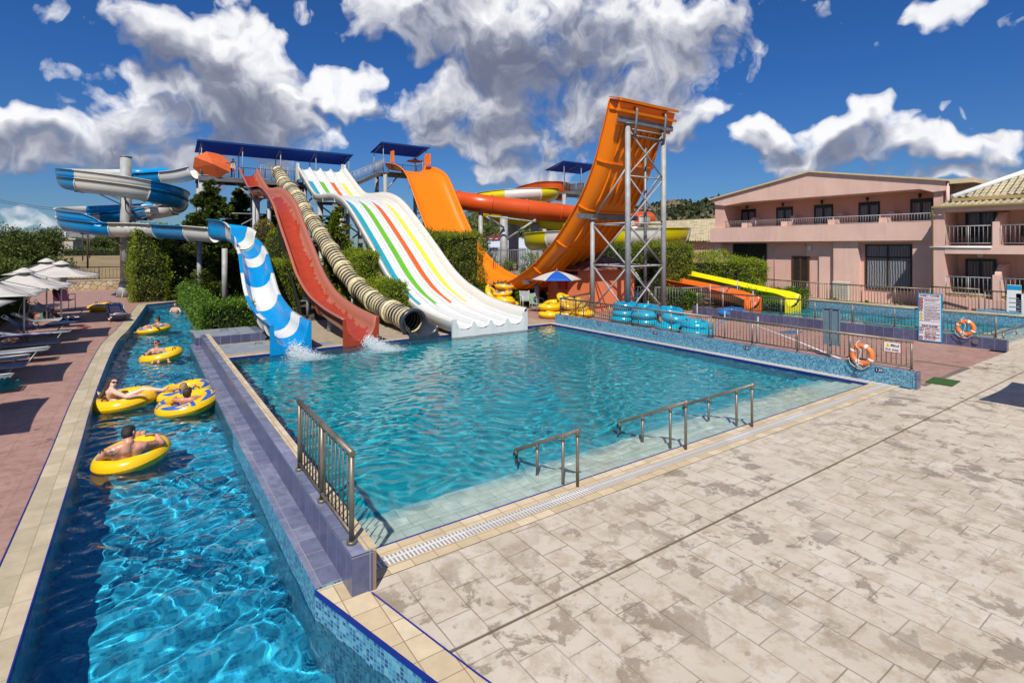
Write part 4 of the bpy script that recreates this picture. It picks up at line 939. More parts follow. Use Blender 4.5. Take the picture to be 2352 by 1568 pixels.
st('FAMILY TOWER',.5,.95,.12,'CENTER',bo=.004,fit=.82); st('RING SLIDES',.5,.318,.12,'CENTER',bo=.004,fit=.66); st('FAMILY RAFTING',.30,.258,.075,fit=.6); st('BLACK HOLE',.30,.195,.075,fit=.46); st('RECEPTION POOL\nDEPTH 1.20M',.30,.133,.065,fit=.62); st('CHILDREN UNDER 12\nNOT ALLOWED',.28,.068,.06,fit=.62)
small=['YOU ARE NOT ALLOWED TO WEAR\nT-SHIRT OR ANY METAL OBJECTS\nWHILE USING THE SLIDES','','HEARING NOT TO USE THE SLIDES','IF YOU HAVE ANY MEDICAL PROBLEMS\nPLEASE DO NOT USE THE SLIDES','CHILDREN MUST BE SUPERVISED\nAT ALL TIMES BY ADULTS','STOP SIGNS MUST BE OBEYED\nTHE SUPERVISOR AND SIGNS','PLEASE BEHAVE SENSIBLY AND\nFOLLOW THE SAFETY ORDERS','USE ALL PERSONS ABOVE 1.20m\nSUPERVISED']
for k_,(b_,v) in enumerate(zip(small,(.86,.0,.777,.712,.648,.583,.518,.453))):
    if b_: st(b_,.27,v,.036,bo=.001,fit=.66)
for v in (.88,.83,.777,.712,.068):
    m=MB(); c=F(.14,v); m.torus(c,.045,.009,16,6,0,Matrix.Rotation(R(90),4,'Y')); m.cyl((c[0],c[1]-.03,c[2]-.03),(c[0],c[1]+.03,c[2]+.03),.007,6); m.build('prohibition_mark',p_red,t)
for v in (.583,.518,.453): tri(t,lambda a,b,d,v=v:(sx-.013-d,yL-.14*Wd-a,zB+v*Hh+b),.05)
for v,us in ((.258,(.10,.19)),(.195,(.14,))):
    for u in us: m=MB(); m.torus(F(u,v),.036,.006,16,6,0,Matrix.Rotation(R(90),4,'Y')); m.build('ring_mark',p_red,t)
m=MB(); 
for dy in (-.02,.03): m.ball((sx-.012,yL-.14*Wd+dy,zB+.665*Hh),(.006,.014,.014),8,6); m.box(sx-.018,sx-.012,yL-.14*Wd+dy-.014,yL-.14*Wd+dy+.014,zB+.635*Hh,zB+.66*Hh)
m.build('people_mark',p_black,t)
# back of a double blue-grey notice board
bb=PX(1906,820,14.62); p_bg=M('blue_grey_sheet',(.17,.25,.30),.5,.2,.12); t=thing('notice_board',(14.62,2.61,0),'blue grey back of a tall double notice board on one post','sign board')
m=MB(); m.cyl((14.62,2.61,0),(14.62,2.61,.5),.03,10); m.build('post',p_bg,t)
za=PX(*c5(1010,1270),14.62)[2]; zb=PX(*c5(1010,1018),14.62)[2]; y1=PX(*c5(972,1100),14.62)[1]; y0=PX(*c5(1085,1100),14.62)[1]; ym=(y0+y1)/2
for a,b in ((y0,ym-.01),(ym+.01,y1)):
    m=MB(); m.box(14.6,14.62,a,b,za,zb); m.box(14.57,14.60,a,a+.02,za,zb); m.box(14.57,14.60,b-.02,b,za,zb); m.box(14.57,14.60,a,b,zb-.02,zb); m.box(14.57,14.60,a,b,za,za+.02); m.build('panel',p_bg,t)
# bare stub posts
for k_,(pt,zt,lab) in enumerate(((c5(190,1045),1.35,'tall thin grey post nearest the tall hedge'),(c5(280,1070),1.25,'second tall thin grey post beside the orange kids slide'),(c5(378,1015),1.45,'tall thin grey post in front of the orange kids slide'),(c5(485,1090),1.22,'tall thin grey post at the mouth of the orange kids slide'),(c5(100,1130),.85,'short grey post rising among the blue tubes'),(c5(290,1235),.98,'short grey post behind the mosaic wall railing join'),(c5(515,1270),.9,'leaning grey post behind the near pool railing'),(c4(2245,960),.9,'short grey post behind the last pair of blue tubes'),(c4(2035,920),.95,'short grey post behind the middle blue tubes'),(c4(1828,900),.95,'short grey post behind the first blue tubes'))):
    p=G(*pt); m=MB(); m.cyl((p[0],p[1],0),(p[0]+(.04 if k_==6 else 0),p[1],zt),.026,8); m.cyl((p[0],p[1],0),(p[0],p[1],.02),.06,10); tag(m.build('bollard_post',galv),lab,'post','thin grey posts on the red deck')
t=tag(MB().tube([(13.2,1.6,.25),(13.6,3.2,.55),(13.9,4.6,.78)],.018,8).tube(catmull([(13.9,4.6,.78),(14,5.2,.85),(13.9,5.7,.7),(13.7,5.8,.35),(13.7,5.7,.1)],5),.014,8,1).build('cleaning_pole',[p_white,p_cyan]),'thin white cleaning pole with curled light blue hose behind the railing','pole')
m=MB(); m.obox((13.8,-.28,.012),(.75,.5,.02),R(4)); gm,nt,b=NT('artificial_turf'); v=coord(nt,True); setc(b,nt,mix(nt,noise(nt,v,60,3),(.02,.07,.01),(.05,.13,.02))); b.inputs['Roughness'].default_value=.95; bump(nt,b,noise(nt,v,150,2),.8,.02)
tag(m.build('turf_mat',gm),'small green artificial grass mat on the grey deck','mat')
m=MB(); m.obox((18.2,5.6,.008),(.9,.5,.012),0); tag(m.build('drain_cover',M('blue_hatch',(.03,.12,.28),.5)),'small blue hatch cover on the red deck by the far pool','hatch')
# machine pits with steel lids
t=thing('pump_box',(.65,15.7,0),'low purple tiled box with grey steel lid beside the hedge','pump pit')
m=MB(); m.box(-.3,1.75,14.9,16.6,0,.28,(0,1)); m.build('tiled_box',[m_purple,m_purpletop],t)
lid=M('pale_grey_steel_lid',(.36,.40,.44),.4,.3,.2,3); m=MB(); m.box(-.3,1.45,14.95,16.5,.28,.31); m.build('lid',lid,t); m=MB(); m.tube([(.5,15.8,.31),(.5,15.8,.36),(.72,15.8,.36),(.72,15.8,.31)],.012,6); m.build('handle',black,t)
m=MB(); m.box(.95,.97,14.95,16.5,.305,.315); m.build('seam',galvd,t)
t=thing('floor_hatch',(.95,14,0),'pale grey steel floor hatch between pool edge and tiled pump box','hatch')
m=MB(); m.box(.25,1.65,13.0,14.55,.0,.03); m.build('lid',lid,t); m=MB(); m.tube([(1.3,14.1,.03),(1.3,14.1,.08),(1.5,14.1,.08),(1.5,14.1,.03)],.012,6); m.build('handle',black,t)
m=MB(); m.box(2.9,3.5,12.85,13.4,.0,.02); tag(m.build('floor_hatch',lid),'small flat grey cover between the blue and the red slide mouths','hatch')

# ---------------- far children's pool
t=MB(); KX0,KX1,KY0,KY1=20.1,27.3,.3,11.2
t.quad((KX0,KY0,-.9),(KX1,KY0,-.9),(KX1,KY1,-.9),(KX0,KY1,-.9),0)
t.quad((KX0,KY0+.02,-.25),(KX1,KY0+.02,-.25),(KX1,1.6,-.55),(KX0,1.6,-.55),2); t.quad((KX0,1.6,-.55),(KX1,1.6,-.55),(KX1,1.6,-.9),(KX0,1.6,-.9),2)
for a,b in (((KX0,KY1),(KX0,KY0)),((KX0,KY0),(KX1,KY0)),((KX1,KY0),(KX1,KY1)),((KX1,KY1),(KX0,KY1))): t.quad((*a,-.9),(*b,-.9),(*b,.0),(*a,.0),1)
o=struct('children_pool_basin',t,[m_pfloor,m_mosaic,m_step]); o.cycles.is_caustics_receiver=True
wavegrid('children_pool_water',KX0,KX1,KY0,KY1,.08,-.05,m_pwater,21,.0032,.3,1.3)
t=MB(); t.quad((KX0-.2,-.1,.006),(KX1,-.1,.006),(KX1,.05,.006),(KX0-.2,.05,.006)); t.quad((KX0,.2,.006),(KX1,.2,.006),(KX1,.31,.006),(KX0,.31,.006)); t.quad((KX0,.05,.006),(KX1,.05,.006),(KX1,.2,.006),(KX0,.2,.006),1); struct('children_pool_coping',t,[m_coping,m_grate])
t=thing('raised_pool_wall',(27.4,6,0),'blue mosaic wall with cream cap at the back of the far pool','wall')
m=MB(); m.box(27.3,27.6,-3,11.2,0,.38); m.build('wall',m_mosaic,t); m=MB(); m.box(27.27,27.66,-3,11.3,.38,.42); m.build('cap',m_coping,t)
m=MB(); m.box(27.6,29.6,1.2,2.6,0,.5); m.build('mosaic_step',m_mosaic,t)
# terrain between pool and hotel
t=MB(); t.quad((27.6,-14,.25),(34,-14,.25),(34,24,.25),(27.6,24,.25)); struct('hotel_terrace',t,m_slab)
m_grass=M('lawn',(.035,.07,.012),.95,0,.4,6,.8,60)
t=MB(); t.quad((27.62,3.2,.26),(28.5,3.2,.26),(28.5,10.5,.26),(27.62,10.5,.26)); struct('grass_strip',t,m_grass)
rail_thing('garden_fence',(28.5,4.4,.26),(28.5,8.9,.26),.95,'steel bar fence in front of the large curtained hotel window',gap=.14,mat=steel)
rail_thing('garden_fence',(28.6,9.1,.26),(30.0,15.0,.26),.95,'steel bar fence beside the air conditioning unit and hotel door',gap=.14)
rail_thing('garden_fence',(28.0,2.6,.3),(28.2,4.4,.3),1.05,'steel gate with bright top rail by the stone wall',gap=.12)
rail_thing('garden_fence',(27.8,-2.5,.3),(28.0,2.4,.3),1.0,'dark bar fence at the right edge above the stone wall',gap=.13)
def stonewall(name,c1_,c2_,z0,z1,th,label,grey=.0):
    mt,nt,b=NT('rubble_stone'); v=coord(nt,True); vv=nd(nt,'VectorMath',{0:v,1:(1,1,1.35)},operation='MULTIPLY').outputs[0]
    ds=nd(nt,'TexVoronoi',{'Vector':vv,'Scale':2.6,'Randomness':1.},feature='DISTANCE_TO_EDGE').outputs['Distance']; cc=nd(nt,'TexVoronoi',{'Vector':vv,'Scale':2.6,'Randomness':1.}).outputs['Color']
    c=ramp(nt,nd(nt,'SeparateXYZ',{0:cc}).outputs[0],[(0,(.50,.36,.16)),(.3,(.60,.47,.25)),(.6,(.42,.26,.10)),(.8,(.56,.48,.33))]); c=mix(nt,mth(nt,'MULTIPLY',noise(nt,v,9,5,.7),.45),c,(.25,.18,.10)); c=mix(nt,mth(nt,'LESS_THAN',ds,.045),c,(.22,.19,.15)); setc(b,nt,c); b.inputs['Roughness'].default_value=.85; bump(nt,b,ramp(nt,ds,[(0,0),(.12,1)]),.8,.03)
    a=Vector(c1_);b_=Vector(c2_); t=thing(name,((a.x+b_.x)/2,(a.y+b_.y)/2,z0),label,'wall'); m=MB(); m.beam((a.x,a.y,(z0+z1)/2),(b_.x,b_.y,(z0+z1)/2),th,z1-z0); m.build('masonry',mt,t); m=MB(); m.beam((a.x,a.y,z1+.025),(b_.x,b_.y,z1+.025),th+.06,.05); m.build('cap',M('pale_cap',(.5,.44,.34),.8),t); return t
stonewall('stone_wall',(29.0,-4,0),(28.9,4.3,0),.25,1.05,.3,'honey coloured stone wall below the hotel balconies')
stonewall('stone_wall',(-14,46.6,0),(-1.0,45,0),0,.68,.4,'honey coloured stone wall along the edge of the dry field')
rail_thing('field_fence',(-14,46.6,.72),(-1.0,45,.72),.95,'black iron bar fence on top of the stone wall by the field',mat=black,gap=.22,posts=3.2)

# ---------------- hotel
def pk(n,c):
    m,nt,b=NT(n); v=coord(nt,True); st=nd(nt,'VectorMath',{0:v,1:(3.,3.,.35)},operation='MULTIPLY').outputs[0]; s_=ramp(nt,noise(nt,st,1.1,6,.7),[(.5,0),(.72,1)]); c_=mix(nt,ramp(nt,noise(nt,v,.7,5,.6),[(.3,0),(.7,1)]),tuple(x*.9 for x in c),tuple(min(1,x*1.05) for x in c)); c_=mix(nt,mth(nt,'MULTIPLY',s_,.30),c_,tuple(x*.5+.03 for x in c)); setc(b,nt,c_); b.inputs['Roughness'].default_value=.88; bump(nt,b,noise(nt,v,70,3),.25,.01); return m
h_pink=pk('pink_render',(.70,.43,.345)); h_pink2=pk('light_pink_render',(.74,.49,.40)); h_cream=M('cream_fascia',(.62,.50,.30),.6,0,.1)
glass,nt,b=NT('window_glass'); b.inputs['Base Color'].default_value=(.02,.025,.03,1); b.inputs['Roughness'].default_value=.03; b.inputs['Metallic'].default_value=0; b.inputs['Specular IOR Level'].default_value=.9; b.inputs['Alpha'].default_value=.38
brown=M('dark_brown_frame',(.035,.018,.012),.4,0,.2); blackf=M('black_window_frame',(.012,.012,.013),.35,0,.2); dark=M('dim_room',(.035,.03,.028),.9)
def curtain():
    m,nt,b=NT('pleated_curtain'); v=coord(nt,True); sp=nd(nt,'SeparateXYZ',{0:v}); w=nd(nt,'TexWave',{'Vector':v,'Scale':2.6,'Distortion':2.2,'Detail':2,'Detail Scale':1.2},bands_direction='Y').outputs['Fac']; setc(b,nt,mix(nt,w,(.30,.32,.35),(.60,.62,.65))); b.inputs['Roughness'].default_value=.9; bump(nt,b,w,.8,.05); return m
m_curt=curtain()
H=thing('hotel_building',(31.5,10.7,0),'pink two storey hotel wing with low gable roof and balcony row','building')
XF=30.6; XP=30.0; XU=32.1; YA,YB=4.47,17.1
m=MB(); m.box(XF,36,YA+.05,YB,.2,3.5); m.box(XU,38,YA+.05,YB,3.5,6.3)
m.box(XP+.25,XU,YA+.02,YA+.42,3.5,6.0); m.box(XP+.25,XU,YB-.75,YB-.05,3.5,6.0)
m.build('wall',h_pink,H)
# gable with low arch soffit
m=MB(); pr=[(YA-.1,6.38),(10.73,7.5),(YB+.1,6.40),(YB-.2,6.0),(YB-.9,5.9),(YB-2.3,6.05),(YA+.95,6.06),(YA+.4,5.86),(YA-.1,5.9)]
k=len(pr); m.add([(XP+.1,y,z) for y,z in pr]+[(XU+.2,y,z) for y,z in pr],[tuple(range(k)),tuple(range(k,2*k))[::-1]]+[(j,(j+1)%k,k+(j+1)%k,k+j) for j in range(k)]); m.build('gable',h_pink2,H)
m=MB()
for (ya,za,yb,zb) in ((YA-.25,6.42,10.73,7.58),(10.73,7.58,YB+.25,6.42)):
    m.add([(x,y,z) for x in (XP-.02,40) for (y,z) in ((ya,za),(yb,zb),(yb,zb-.09),(ya,za-.09))],[(0,1,2,3),(7,6,5,4),(0,4,5,1),(1,5,6,2),(2,6,7,3),(3,7,4,0)])
m.build('roof',h_cream,H)
m=MB(); m.box(XP,XP+.28,YA,YB+.15,3.5,4.43); m.box(XP+.28,XU,YA,YB,3.4,3.52); m.build('parapet',h_pink2,H)
rl=railing_mb((XP+.33,YA+.45,4.43),(XP+.33,YB-.6,4.43),.42,.13,r=.022,posts=2.35,z0=.04); rl.build('balcony_railing',galv,H)
for i,(a,b_) in enumerate(((16.26,15.21),(13.81,12.74),(11.44,10.35),(8.98,7.9),(6.47,5.47))):
    w_=MB(); w_.box(XU-.04,XU+.02,b_,b_+.09,3.6,5.72); w_.box(XU-.04,XU+.02,a-.09,a,3.6,5.72); w_.box(XU-.04,XU+.02,b_+.09,a-.09,5.52,5.72); c=(a+b_)/2; w_.box(XU-.04,XU+.02,c-.06,c+.06,3.6,5.52); wo=w_.build('door_frame',blackf,H)
    g_=MB(); g_.quad((XU-.015,b_,3.6),(XU-.015,a,3.6),(XU-.015,a,5.6),(XU-.015,b_,5.6)); g_.build('pane',glass,wo)
    g_=MB(); g_.quad((XU-.008,b_+.1,3.6),(XU-.008,a-.1,3.6),(XU-.008,a-.1,5.5),(XU-.008,b_+.1,5.5)); g_.build('curtain',m_curt,wo)
    l=MB(); yy=(a+b_)/2+.03; l.cyl((XU,yy,5.9),(XU-.16,yy,5.98),.02,6); l.tube([(XU-.16,yy,6.0),(XU-.16,yy,5.95),(XU-.16,yy,5.78),(XU-.16,yy,5.74)],[.02,.08,.055,.02],8); l.build('wall_lantern',black,H)
for (yb_) in (14.95,12.35,9.65,7.1):
    m=MB(); m.box(XP+.3,XU-1.05,yb_-.18,yb_+.18,3.5,4.72); m.add([(XU-1.05,yb_-.14,3.5),(XU-1.05,yb_+.14,3.5),(XU,yb_-.14,3.5),(XU,yb_+.14,3.5),(XU-1.05,yb_-.14,4.72),(XU-1.05,yb_+.14,4.72),(XU-.7,yb_-.14,5.1),(XU-.7,yb_+.14,5.1),(XU,yb_-.14,5.15),(XU,yb_+.14,5.15)],[(0,2,8,6,4),(1,5,7,9,3),(4,6,7,5),(6,8,9,7)]); m.build('balcony_divider',h_pink2,H)
# ground floor piers
for (ya,yb_,d) in ((8.25,9.5,.38),(4.85,5.75,.38),(YA,4.86,.5),(13.3,13.6,.0),(16.6,YB,.3)):
    if d: m=MB(); m.box(XF-d,XF,ya,yb_,.2,3.5); m.build('pier',h_pink2,H)
m=MB(); m.box(XF-.12,XF-.001,9.5,10.4,.2,3.5); m.box(XF-.12,XF-.001,10.4,11.1,2.62,3.5); m.build('wall_panel',h_pink2,H)
def window(par,x,ya,yb_,z0,z1,fr,mull=((.5,),(.28,)),curt=True,w=.07,name='window'):
    m=MB(); m.box(x-.05,x+.02,ya,ya+w,z0,z1); m.box(x-.05,x+.02,yb_-w,yb_,z0,z1); m.box(x-.05,x+.02,ya+w,yb_-w,z1-w,z1); m.box(x-.05,x+.02,ya+w,yb_-w,z0,z0+w)
    for f in mull[0]: c=ya+(yb_-ya)*f; m.box(x-.045,x+.02,c-w/2,c+w/2,z0+w,z1-w)
    for f in mull[1]: c=z1-(z1-z0)*f; m.box(x-.04,x+.015,ya+w,yb_-w,c-w/2,c+w/2)
    wo=m.build(name,fr,par); m=MB(); m.quad((x-.02,ya,z0),(x-.02,yb_,z0),(x-.02,yb_,z1),(x-.02,ya,z1)); m.build('pane',glass,wo)
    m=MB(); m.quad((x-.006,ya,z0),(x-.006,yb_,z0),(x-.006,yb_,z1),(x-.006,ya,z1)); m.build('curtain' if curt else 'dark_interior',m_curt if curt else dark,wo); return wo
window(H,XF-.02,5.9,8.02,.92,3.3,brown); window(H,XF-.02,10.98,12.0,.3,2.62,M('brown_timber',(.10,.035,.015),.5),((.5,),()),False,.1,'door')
window(H,XF-.02,13.6,15.9,1.0,3.42,blackf,((.5,),(.28,)),False)
m=MB(); yl=10.9; m.tube([(XF-.02,yl,2.95),(XF-.22,yl,3.0),(XF-.25,yl,3.12)],.018,6); m.tube([(XF-.25,yl,3.24),(XF-.25,yl,3.2),(XF-.25,yl,3.02),(XF-.25,yl,2.94)],[.03,.12,.08,.03],10); m.build('wall_lamp',p_white,H)
m=MB(); m.box(XF-.06,XF,10.4,11.2,3.22,3.36); m.build('vent_grille',galvd,H); m=MB(); m.tube([(XF-.03,13.1,.3),(XF-.03,13.1,3.1),(XF-.03,12.5,3.2)],.02,6); m.build('cable',h_pink2,H)
m=MB(); m.cyl((XP+.15,4.3,4.6),(XP+.15,4.3,6.1),.07,10); m.cyl((XP+.15,4.3,6.3),(XP+.35,4.3,5.0),.05,8); m.build('downpipe',h_pink2,H)
m=MB(); m.box(XP+.1,40,3.3,YA-.25,6.2,6.42); m.build('side_fascia',h_cream,H); m=MB(); m.box(XP+1,40,3.45,YA,3.5,6.2); m.build('side_wall',pk('cream_render',(.55,.42,.28)),H)
t=thing('air_conditioner',(29.6,8.8,0),'white outdoor air conditioning unit against the hotel wall','air conditioner')
m=MB(); m.box(29.3,29.6,8.35,9.15,.3,1.3); m.build('casing',M('ivory_casing',(.62,.58,.48),.5),t,bevel=.02)
m=MB(); 
for q in range(7): m.box(29.285,29.3,8.4,9.1,.42+q*.11,.46+q*.11)
m.build('grille',M('grey_grille',(.42,.40,.35),.5),t)
# tiled wing
W2=thing('hotel_wing',(30,1,0),'right hand hotel wing with cream tiled roof and two storeys of balconies','building')
XW=28.5; XR_=30.3
m=MB(); m.box(XR_,37,-9,4.25,.25,5.0); m.box(XW,XR_,3.95,4.45,.25,4.9); m.build('wall',h_pink,W2)
m=MB(); m.box(XW-.012,XR_,-9,3.94,2.87,3.24); m.build('balcony_slab',h_pink2,W2); m=MB(); m.box(XW-.012,XR_,-9,3.94,.25,.9); m.build('plinth',h_pink,W2)
m=MB(); m.box(XW-.03,XR_,-9,4.35,4.78,4.98); m.build('eave_beam',h_pink2,W2)
for z0,z1,st_ in ((.9,2.05,.0),(3.24,4.35,0)):
    for yb_ in (2.15,-.5,-3.2,-6):
        m=MB(); m.box(XW,XW+.32,yb_-.09,yb_+.12,z0,z1-.08); m.add([(XW+.32,yb_-.09,z0),(XW+.32,yb_+.12,z0),(XR_,yb_-.09,z0),(XR_,yb_+.12,z0),(XW+.32,yb_-.09,z1),(XW+.32,yb_+.12,z1),(XW+.9,yb_-.09,z1+.35),(XW+.9,yb_+.12,z1+.35),(XR_,yb_-.09,z1+.4),(XR_,yb_+.12,z1+.4)],[(0,2,8,6,4),(1,5,7,9,3),(4,6,7,5),(6,8,9,7),(0,4,5,1)]); m.build('balcony_divider',h_pink2,W2)
for z in (.98,3.26):
    for (a,b_) in ((2.3,3.93),(-.35,2.0),(-3.05,-.65)): railing_mb((XW+.08,a,z),(XW+.08,b_,z),.85,.14,r=.022,posts=1.0).build('balcony_railing',galv,W2)
for (z0,z1) in ((.92,2.62),(3.26,4.86)):
    for (a,b_) in ((2.55,3.65),(-.25,.95),(-3,-1.7)): window(W2,XR_-.03,a,b_,z0,z1,blackf,((.5,),()),True,.1,'balcony_door')
def rooftile():
    m,nt,b=NT('cream_roof_tile'); v=coord(nt,True); sp=nd(nt,'SeparateXYZ',{0:v}); a=mth(nt,'MULTIPLY',sp.outputs[1],2*PI/.24); rows=mth(nt,'FRACT',mth(nt,'MULTIPLY',sp.outputs[0],1/.34))
    w=mth(nt,'MULTIPLY_ADD',mth(nt,'SINE',a),.5,.5); r,g,_=cellgrid(nt,v,(0,1),(.34,.24),0,.0); c=ramp(nt,r,[(0,(.50,.42,.26)),(.4,(.60,.52,.34)),(.7,(.55,.46,.29)),(.9,(.42,.36,.24))]); c=mix(nt,mth(nt,'MULTIPLY',ramp(nt,noise(nt,v,1.5,5,.7),[(.45,0),(.7,1)]),.4),c,(.30,.27,.20)); setc(b,nt,c); b.inputs['Roughness'].default_value=.8
    bump(nt,b,mth(nt,'ADD',w,mth(nt,'MULTIPLY',rows,.7)),1.,.08); return m
m_rt=rooftile()
def tiled_roof(par,x0,x1,y0,y1,z0,z1,name='roof',hip=0.):
    nx=int((x1-x0)/.34); ny=int((y1-y0)/.04); X=[];V=[];F=[]
    ys_=np.linspace(y0,y1,ny)
    for i in range(nx+1):
        for k_ in (0,1):
            f=(i+k_)/nx if nx else 0; x=x0+(x1-x0)*min(1,f); z=z0+(z1-z0)*min(1,f)+(.05 if k_==0 else .0)
            for y in ys_: 
                yy=y if y<y1-hip*min(1,f) else y1-hip*min(1,f)
                V.append((x,yy,z+.035*math.sin(yy*2*PI/.24)))
    V=np.array(V); rws=2*(nx+1); idx=np.arange(rws*ny).reshape(rws,ny); F=np.stack([idx[:-1,:-1],idx[1:,:-1],idx[1:,1:],idx[:-1,1:]],-1).reshape(-1,4)
    V=V-np.array(par.location); return np_mesh(name,V,F,[m_rt],parent=par)
tiled_roof(W2,XW-.2,XW+1.2,-9,4.3,4.98,5.28,'lower_roof'); tiled_roof(W2,XW+1.0,XW+5.5,-9,3.9,5.45,7.6,'roof',4.0)
m=MB(); m.tube([(XW-.25,-9,5.0),(XW-.25,4.35,5.0),(XW-.2,4.35,4.75),(XW+.02,4.4,4.6),(XW+.02,4.4,.3)],.05,8); m.build('gutter',M('ochre_gutter',(.42,.33,.14),.5),W2)
m=MB(); m.box(XW+.95,XW+1.15,-9,3.95,5.3,5.44); m.build('upper_gutter',M('ochre_gutter',(.42,.33,.14),.5),W2)
m=MB(); m.tube([(XW+1.0,3.95,5.5),(XW+5.5,-.1,7.72)],.13,8); m.build('ridge_tiles',p_white,W2)
m=MB(); m.cyl((XW-.03,2.3,3.16),(XW-.03,4.5,3.16),.04,8); m.build('awning_roller',p_white,W2)
m=MB(); m.cyl((XR_-.1,3.1,2.8),(XR_-.02,3.1,2.8),.12,14); m.build('ceiling_lamp',p_white,W2)
# balcony furniture
def armchair(p,rz,mat,label,group=None,frame=None,name='armchair',s=1.):
    frame=frame or mat; t=thing(name,p,label,'chair',group,0); B=Vector(p); Rz=Matrix.Rotation(rz,4,'Z'); Q=lambda x,y,z:B+Rz@Vector((x*s,y*s,z*s))
    m=MB(); m.add([Q(-.23,-.23,.42),Q(.23,-.23,.42),Q(.23,.22,.40),Q(-.23,.22,.40)],[(0,1,2,3)]); solidify(m.build('seat',mat,t),.03)
    m=MB(); m.add([Q(-.23,.21,.42),Q(.23,.21,.42),Q(.22,.34,.88),Q(-.22,.34,.88)],[(0,1,2,3)]); solidify(m.build('backrest',mat,t),.025)
    for x in (-.25,.25):
        m=MB(); m.tube([Q(x,-.26,0),Q(x,-.24,.42),Q(x,-.24,.64),Q(x,.22,.66),Q(x,.24,.60)],.014*s,6); m.build('front_leg',frame,t); m=MB(); m.tube([Q(x,.28,0),Q(x,.22,.42),Q(x,.35,.90)],.014*s,6); m.build('rear_leg',frame,t)
    return t
wick=M('dark_wicker',(.05,.035,.025),.7)
armchair((29.6,3.5,3.25),R(-90),wick,'dark chair on the upper hotel balcony left of its table','balcony furniture'); armchair((29.6,2.35,3.25),R(60),wick,'dark chair on the upper hotel balcony right of its table','balcony furniture')
armchair((29.6,1.4,3.25),R(-90),wick,'dark chair on the upper balcony at the photo\'s right edge','balcony furniture')
armchair((29.6,3.55,.92),R(-60),wick,'round backed wicker chair on the lower hotel balcony','balcony furniture'); armchair((29.6,1.5,.92),R(-90),wick,'wicker chair on the lower balcony at the photo\'s right edge','balcony furniture')
for z,l in ((3.25,'upper'),(.92,'lower')):
    tt=thing('round_table',(29.55,2.95,z),'small dark round table on the %s hotel balcony'%l,'table','balcony furniture'); m=MB(); m.cyl((29.55,2.95,z+.66),(29.55,2.95,z+.69),.35,18); m.build('table_top',wick,tt)
    m=MB(); m.cyl((29.55,2.95,z),(29.55,2.95,z+.66),.03,8); m.build('stem',wick,tt)
# notices by the gate at the right edge
for (cx_,w_,h_,mt_,lab) in ((2285,30,110,p_white,'white rules notice with blue heading on the gate'),(2325,16,60,p_white,'narrow white notice beside the gate')):
    p=PX(*c5(cx_,995),27.9); tt=thing('notice',(27.9,p[1],p[2]),lab,'sign'); sc=.0147; m=MB(); m.box(27.88,27.9,p[1]-w_*sc/2,p[1]+w_*sc/2,p[2]-h_*sc/2,p[2]+h_*sc/2); m.build('panel',mt_,tt)
    if w_>20: m=MB(); m.box(27.87,27.88,p[1]-w_*sc/2,p[1]+w_*sc/2,p[2]+h_*sc/2-.2,p[2]+h_*sc/2-.02); m.build('heading',p_cyan,tt)
    m=MB()
    for q in range(6): m.box(27.87,27.875,p[1]-w_*sc*.35,p[1]+w_*sc*.35,p[2]-h_*sc*.4+q*h_*sc*.11,p[2]-h_*sc*.4+q*h_*sc*.11+.03)
    m.build('printed_lines',M('grey_print',(.25,.28,.34),.7),tt)
# low tiled building left of the hotel
t=thing('low_tiled_building',(36,24,0),'low pink building with pale tiled roof left of the hotel','building')
a=PX(*c5(-260,525),36); m=MB(); m.box(34.5,42,17.2,30,0,3.55); m.build('wall',h_pink,t); tiled_roof(t,34.1,39,17.2,30.3,3.6,5.6)
m=MB(); m.box(30.8,34.5,17.1,17.6,.2,3.5); m.build('link_wall',h_pink,t)
# warehouse and red steelwork far behind
a=PD(*c3(1000,1100),75); b=PD(*c3(1320,1080),70); m=MB(); m_cor,nt,bb_=NT('corrugated_sheet'); v=coord(nt,True); sp=nd(nt,'SeparateXYZ',{0:v}); w=mth(nt,'SINE',mth(nt,'MULTIPLY',mth(nt,'ADD',sp.outputs[0],sp.outputs[1]),22.)); setc(bb_,nt,(.36,.40,.44)); bb_.inputs['Roughness'].default_value=.5; bump(nt,bb_,w,.8,.05)
t=thing('metal_shed',((a[0]+b[0])/2,(a[1]+b[1])/2,0),'long pale corrugated metal shed far behind the orange slides','shed')
A_=Vector((a[0],a[1],0)); B_=Vector((b[0],b[1],0)); dd=(B_-A_).normalized(); A_=A_-dd*14; B_=B_+dd*10; nn_=Vector((dd.y,-dd.x,0)); nn_=-nn_ if nn_.dot(Vector((FW[0],FW[1],0)))<0 else nn_
m.add([A_,B_,B_+Vector((0,0,3.0)),A_+Vector((0,0,3.0))],[(0,1,2,3)]); m.add([A_+Vector((0,0,3.0)),B_+Vector((0,0,3.0)),B_+nn_*12+Vector((0,0,4.6)),A_+nn_*12+Vector((0,0,4.6))],[(0,1,2,3)],1); m.build('sheet_walls_and_roof',[m_cor,M('pale_roof_sheet',(.55,.62,.68),.5)],t)
t=thing('steelwork_skeleton',PD(*c3(1070,1040),85)[:2]+(0,),'rust red steel frame standing on the far slope','steelwork')
m=MB(); rs=M('red_oxide_steel',(.16,.025,.02),.7)
for q in range(8): m.cyl(PD(*c3(925+40*q,1075),84),PD(*c3(925+40*q,1030),84),.14,5)
for yy in (1034,1050,1066): m.cyl(PD(*c3(915,yy),84),PD(*c3(1225,yy-3),84),.13,5)
for q in range(7): m.cyl(PD(*c3(925+40*q,1066),84),PD(*c3(965+40*q,1034),84),.07,4)
m.build('frame',rs,t)
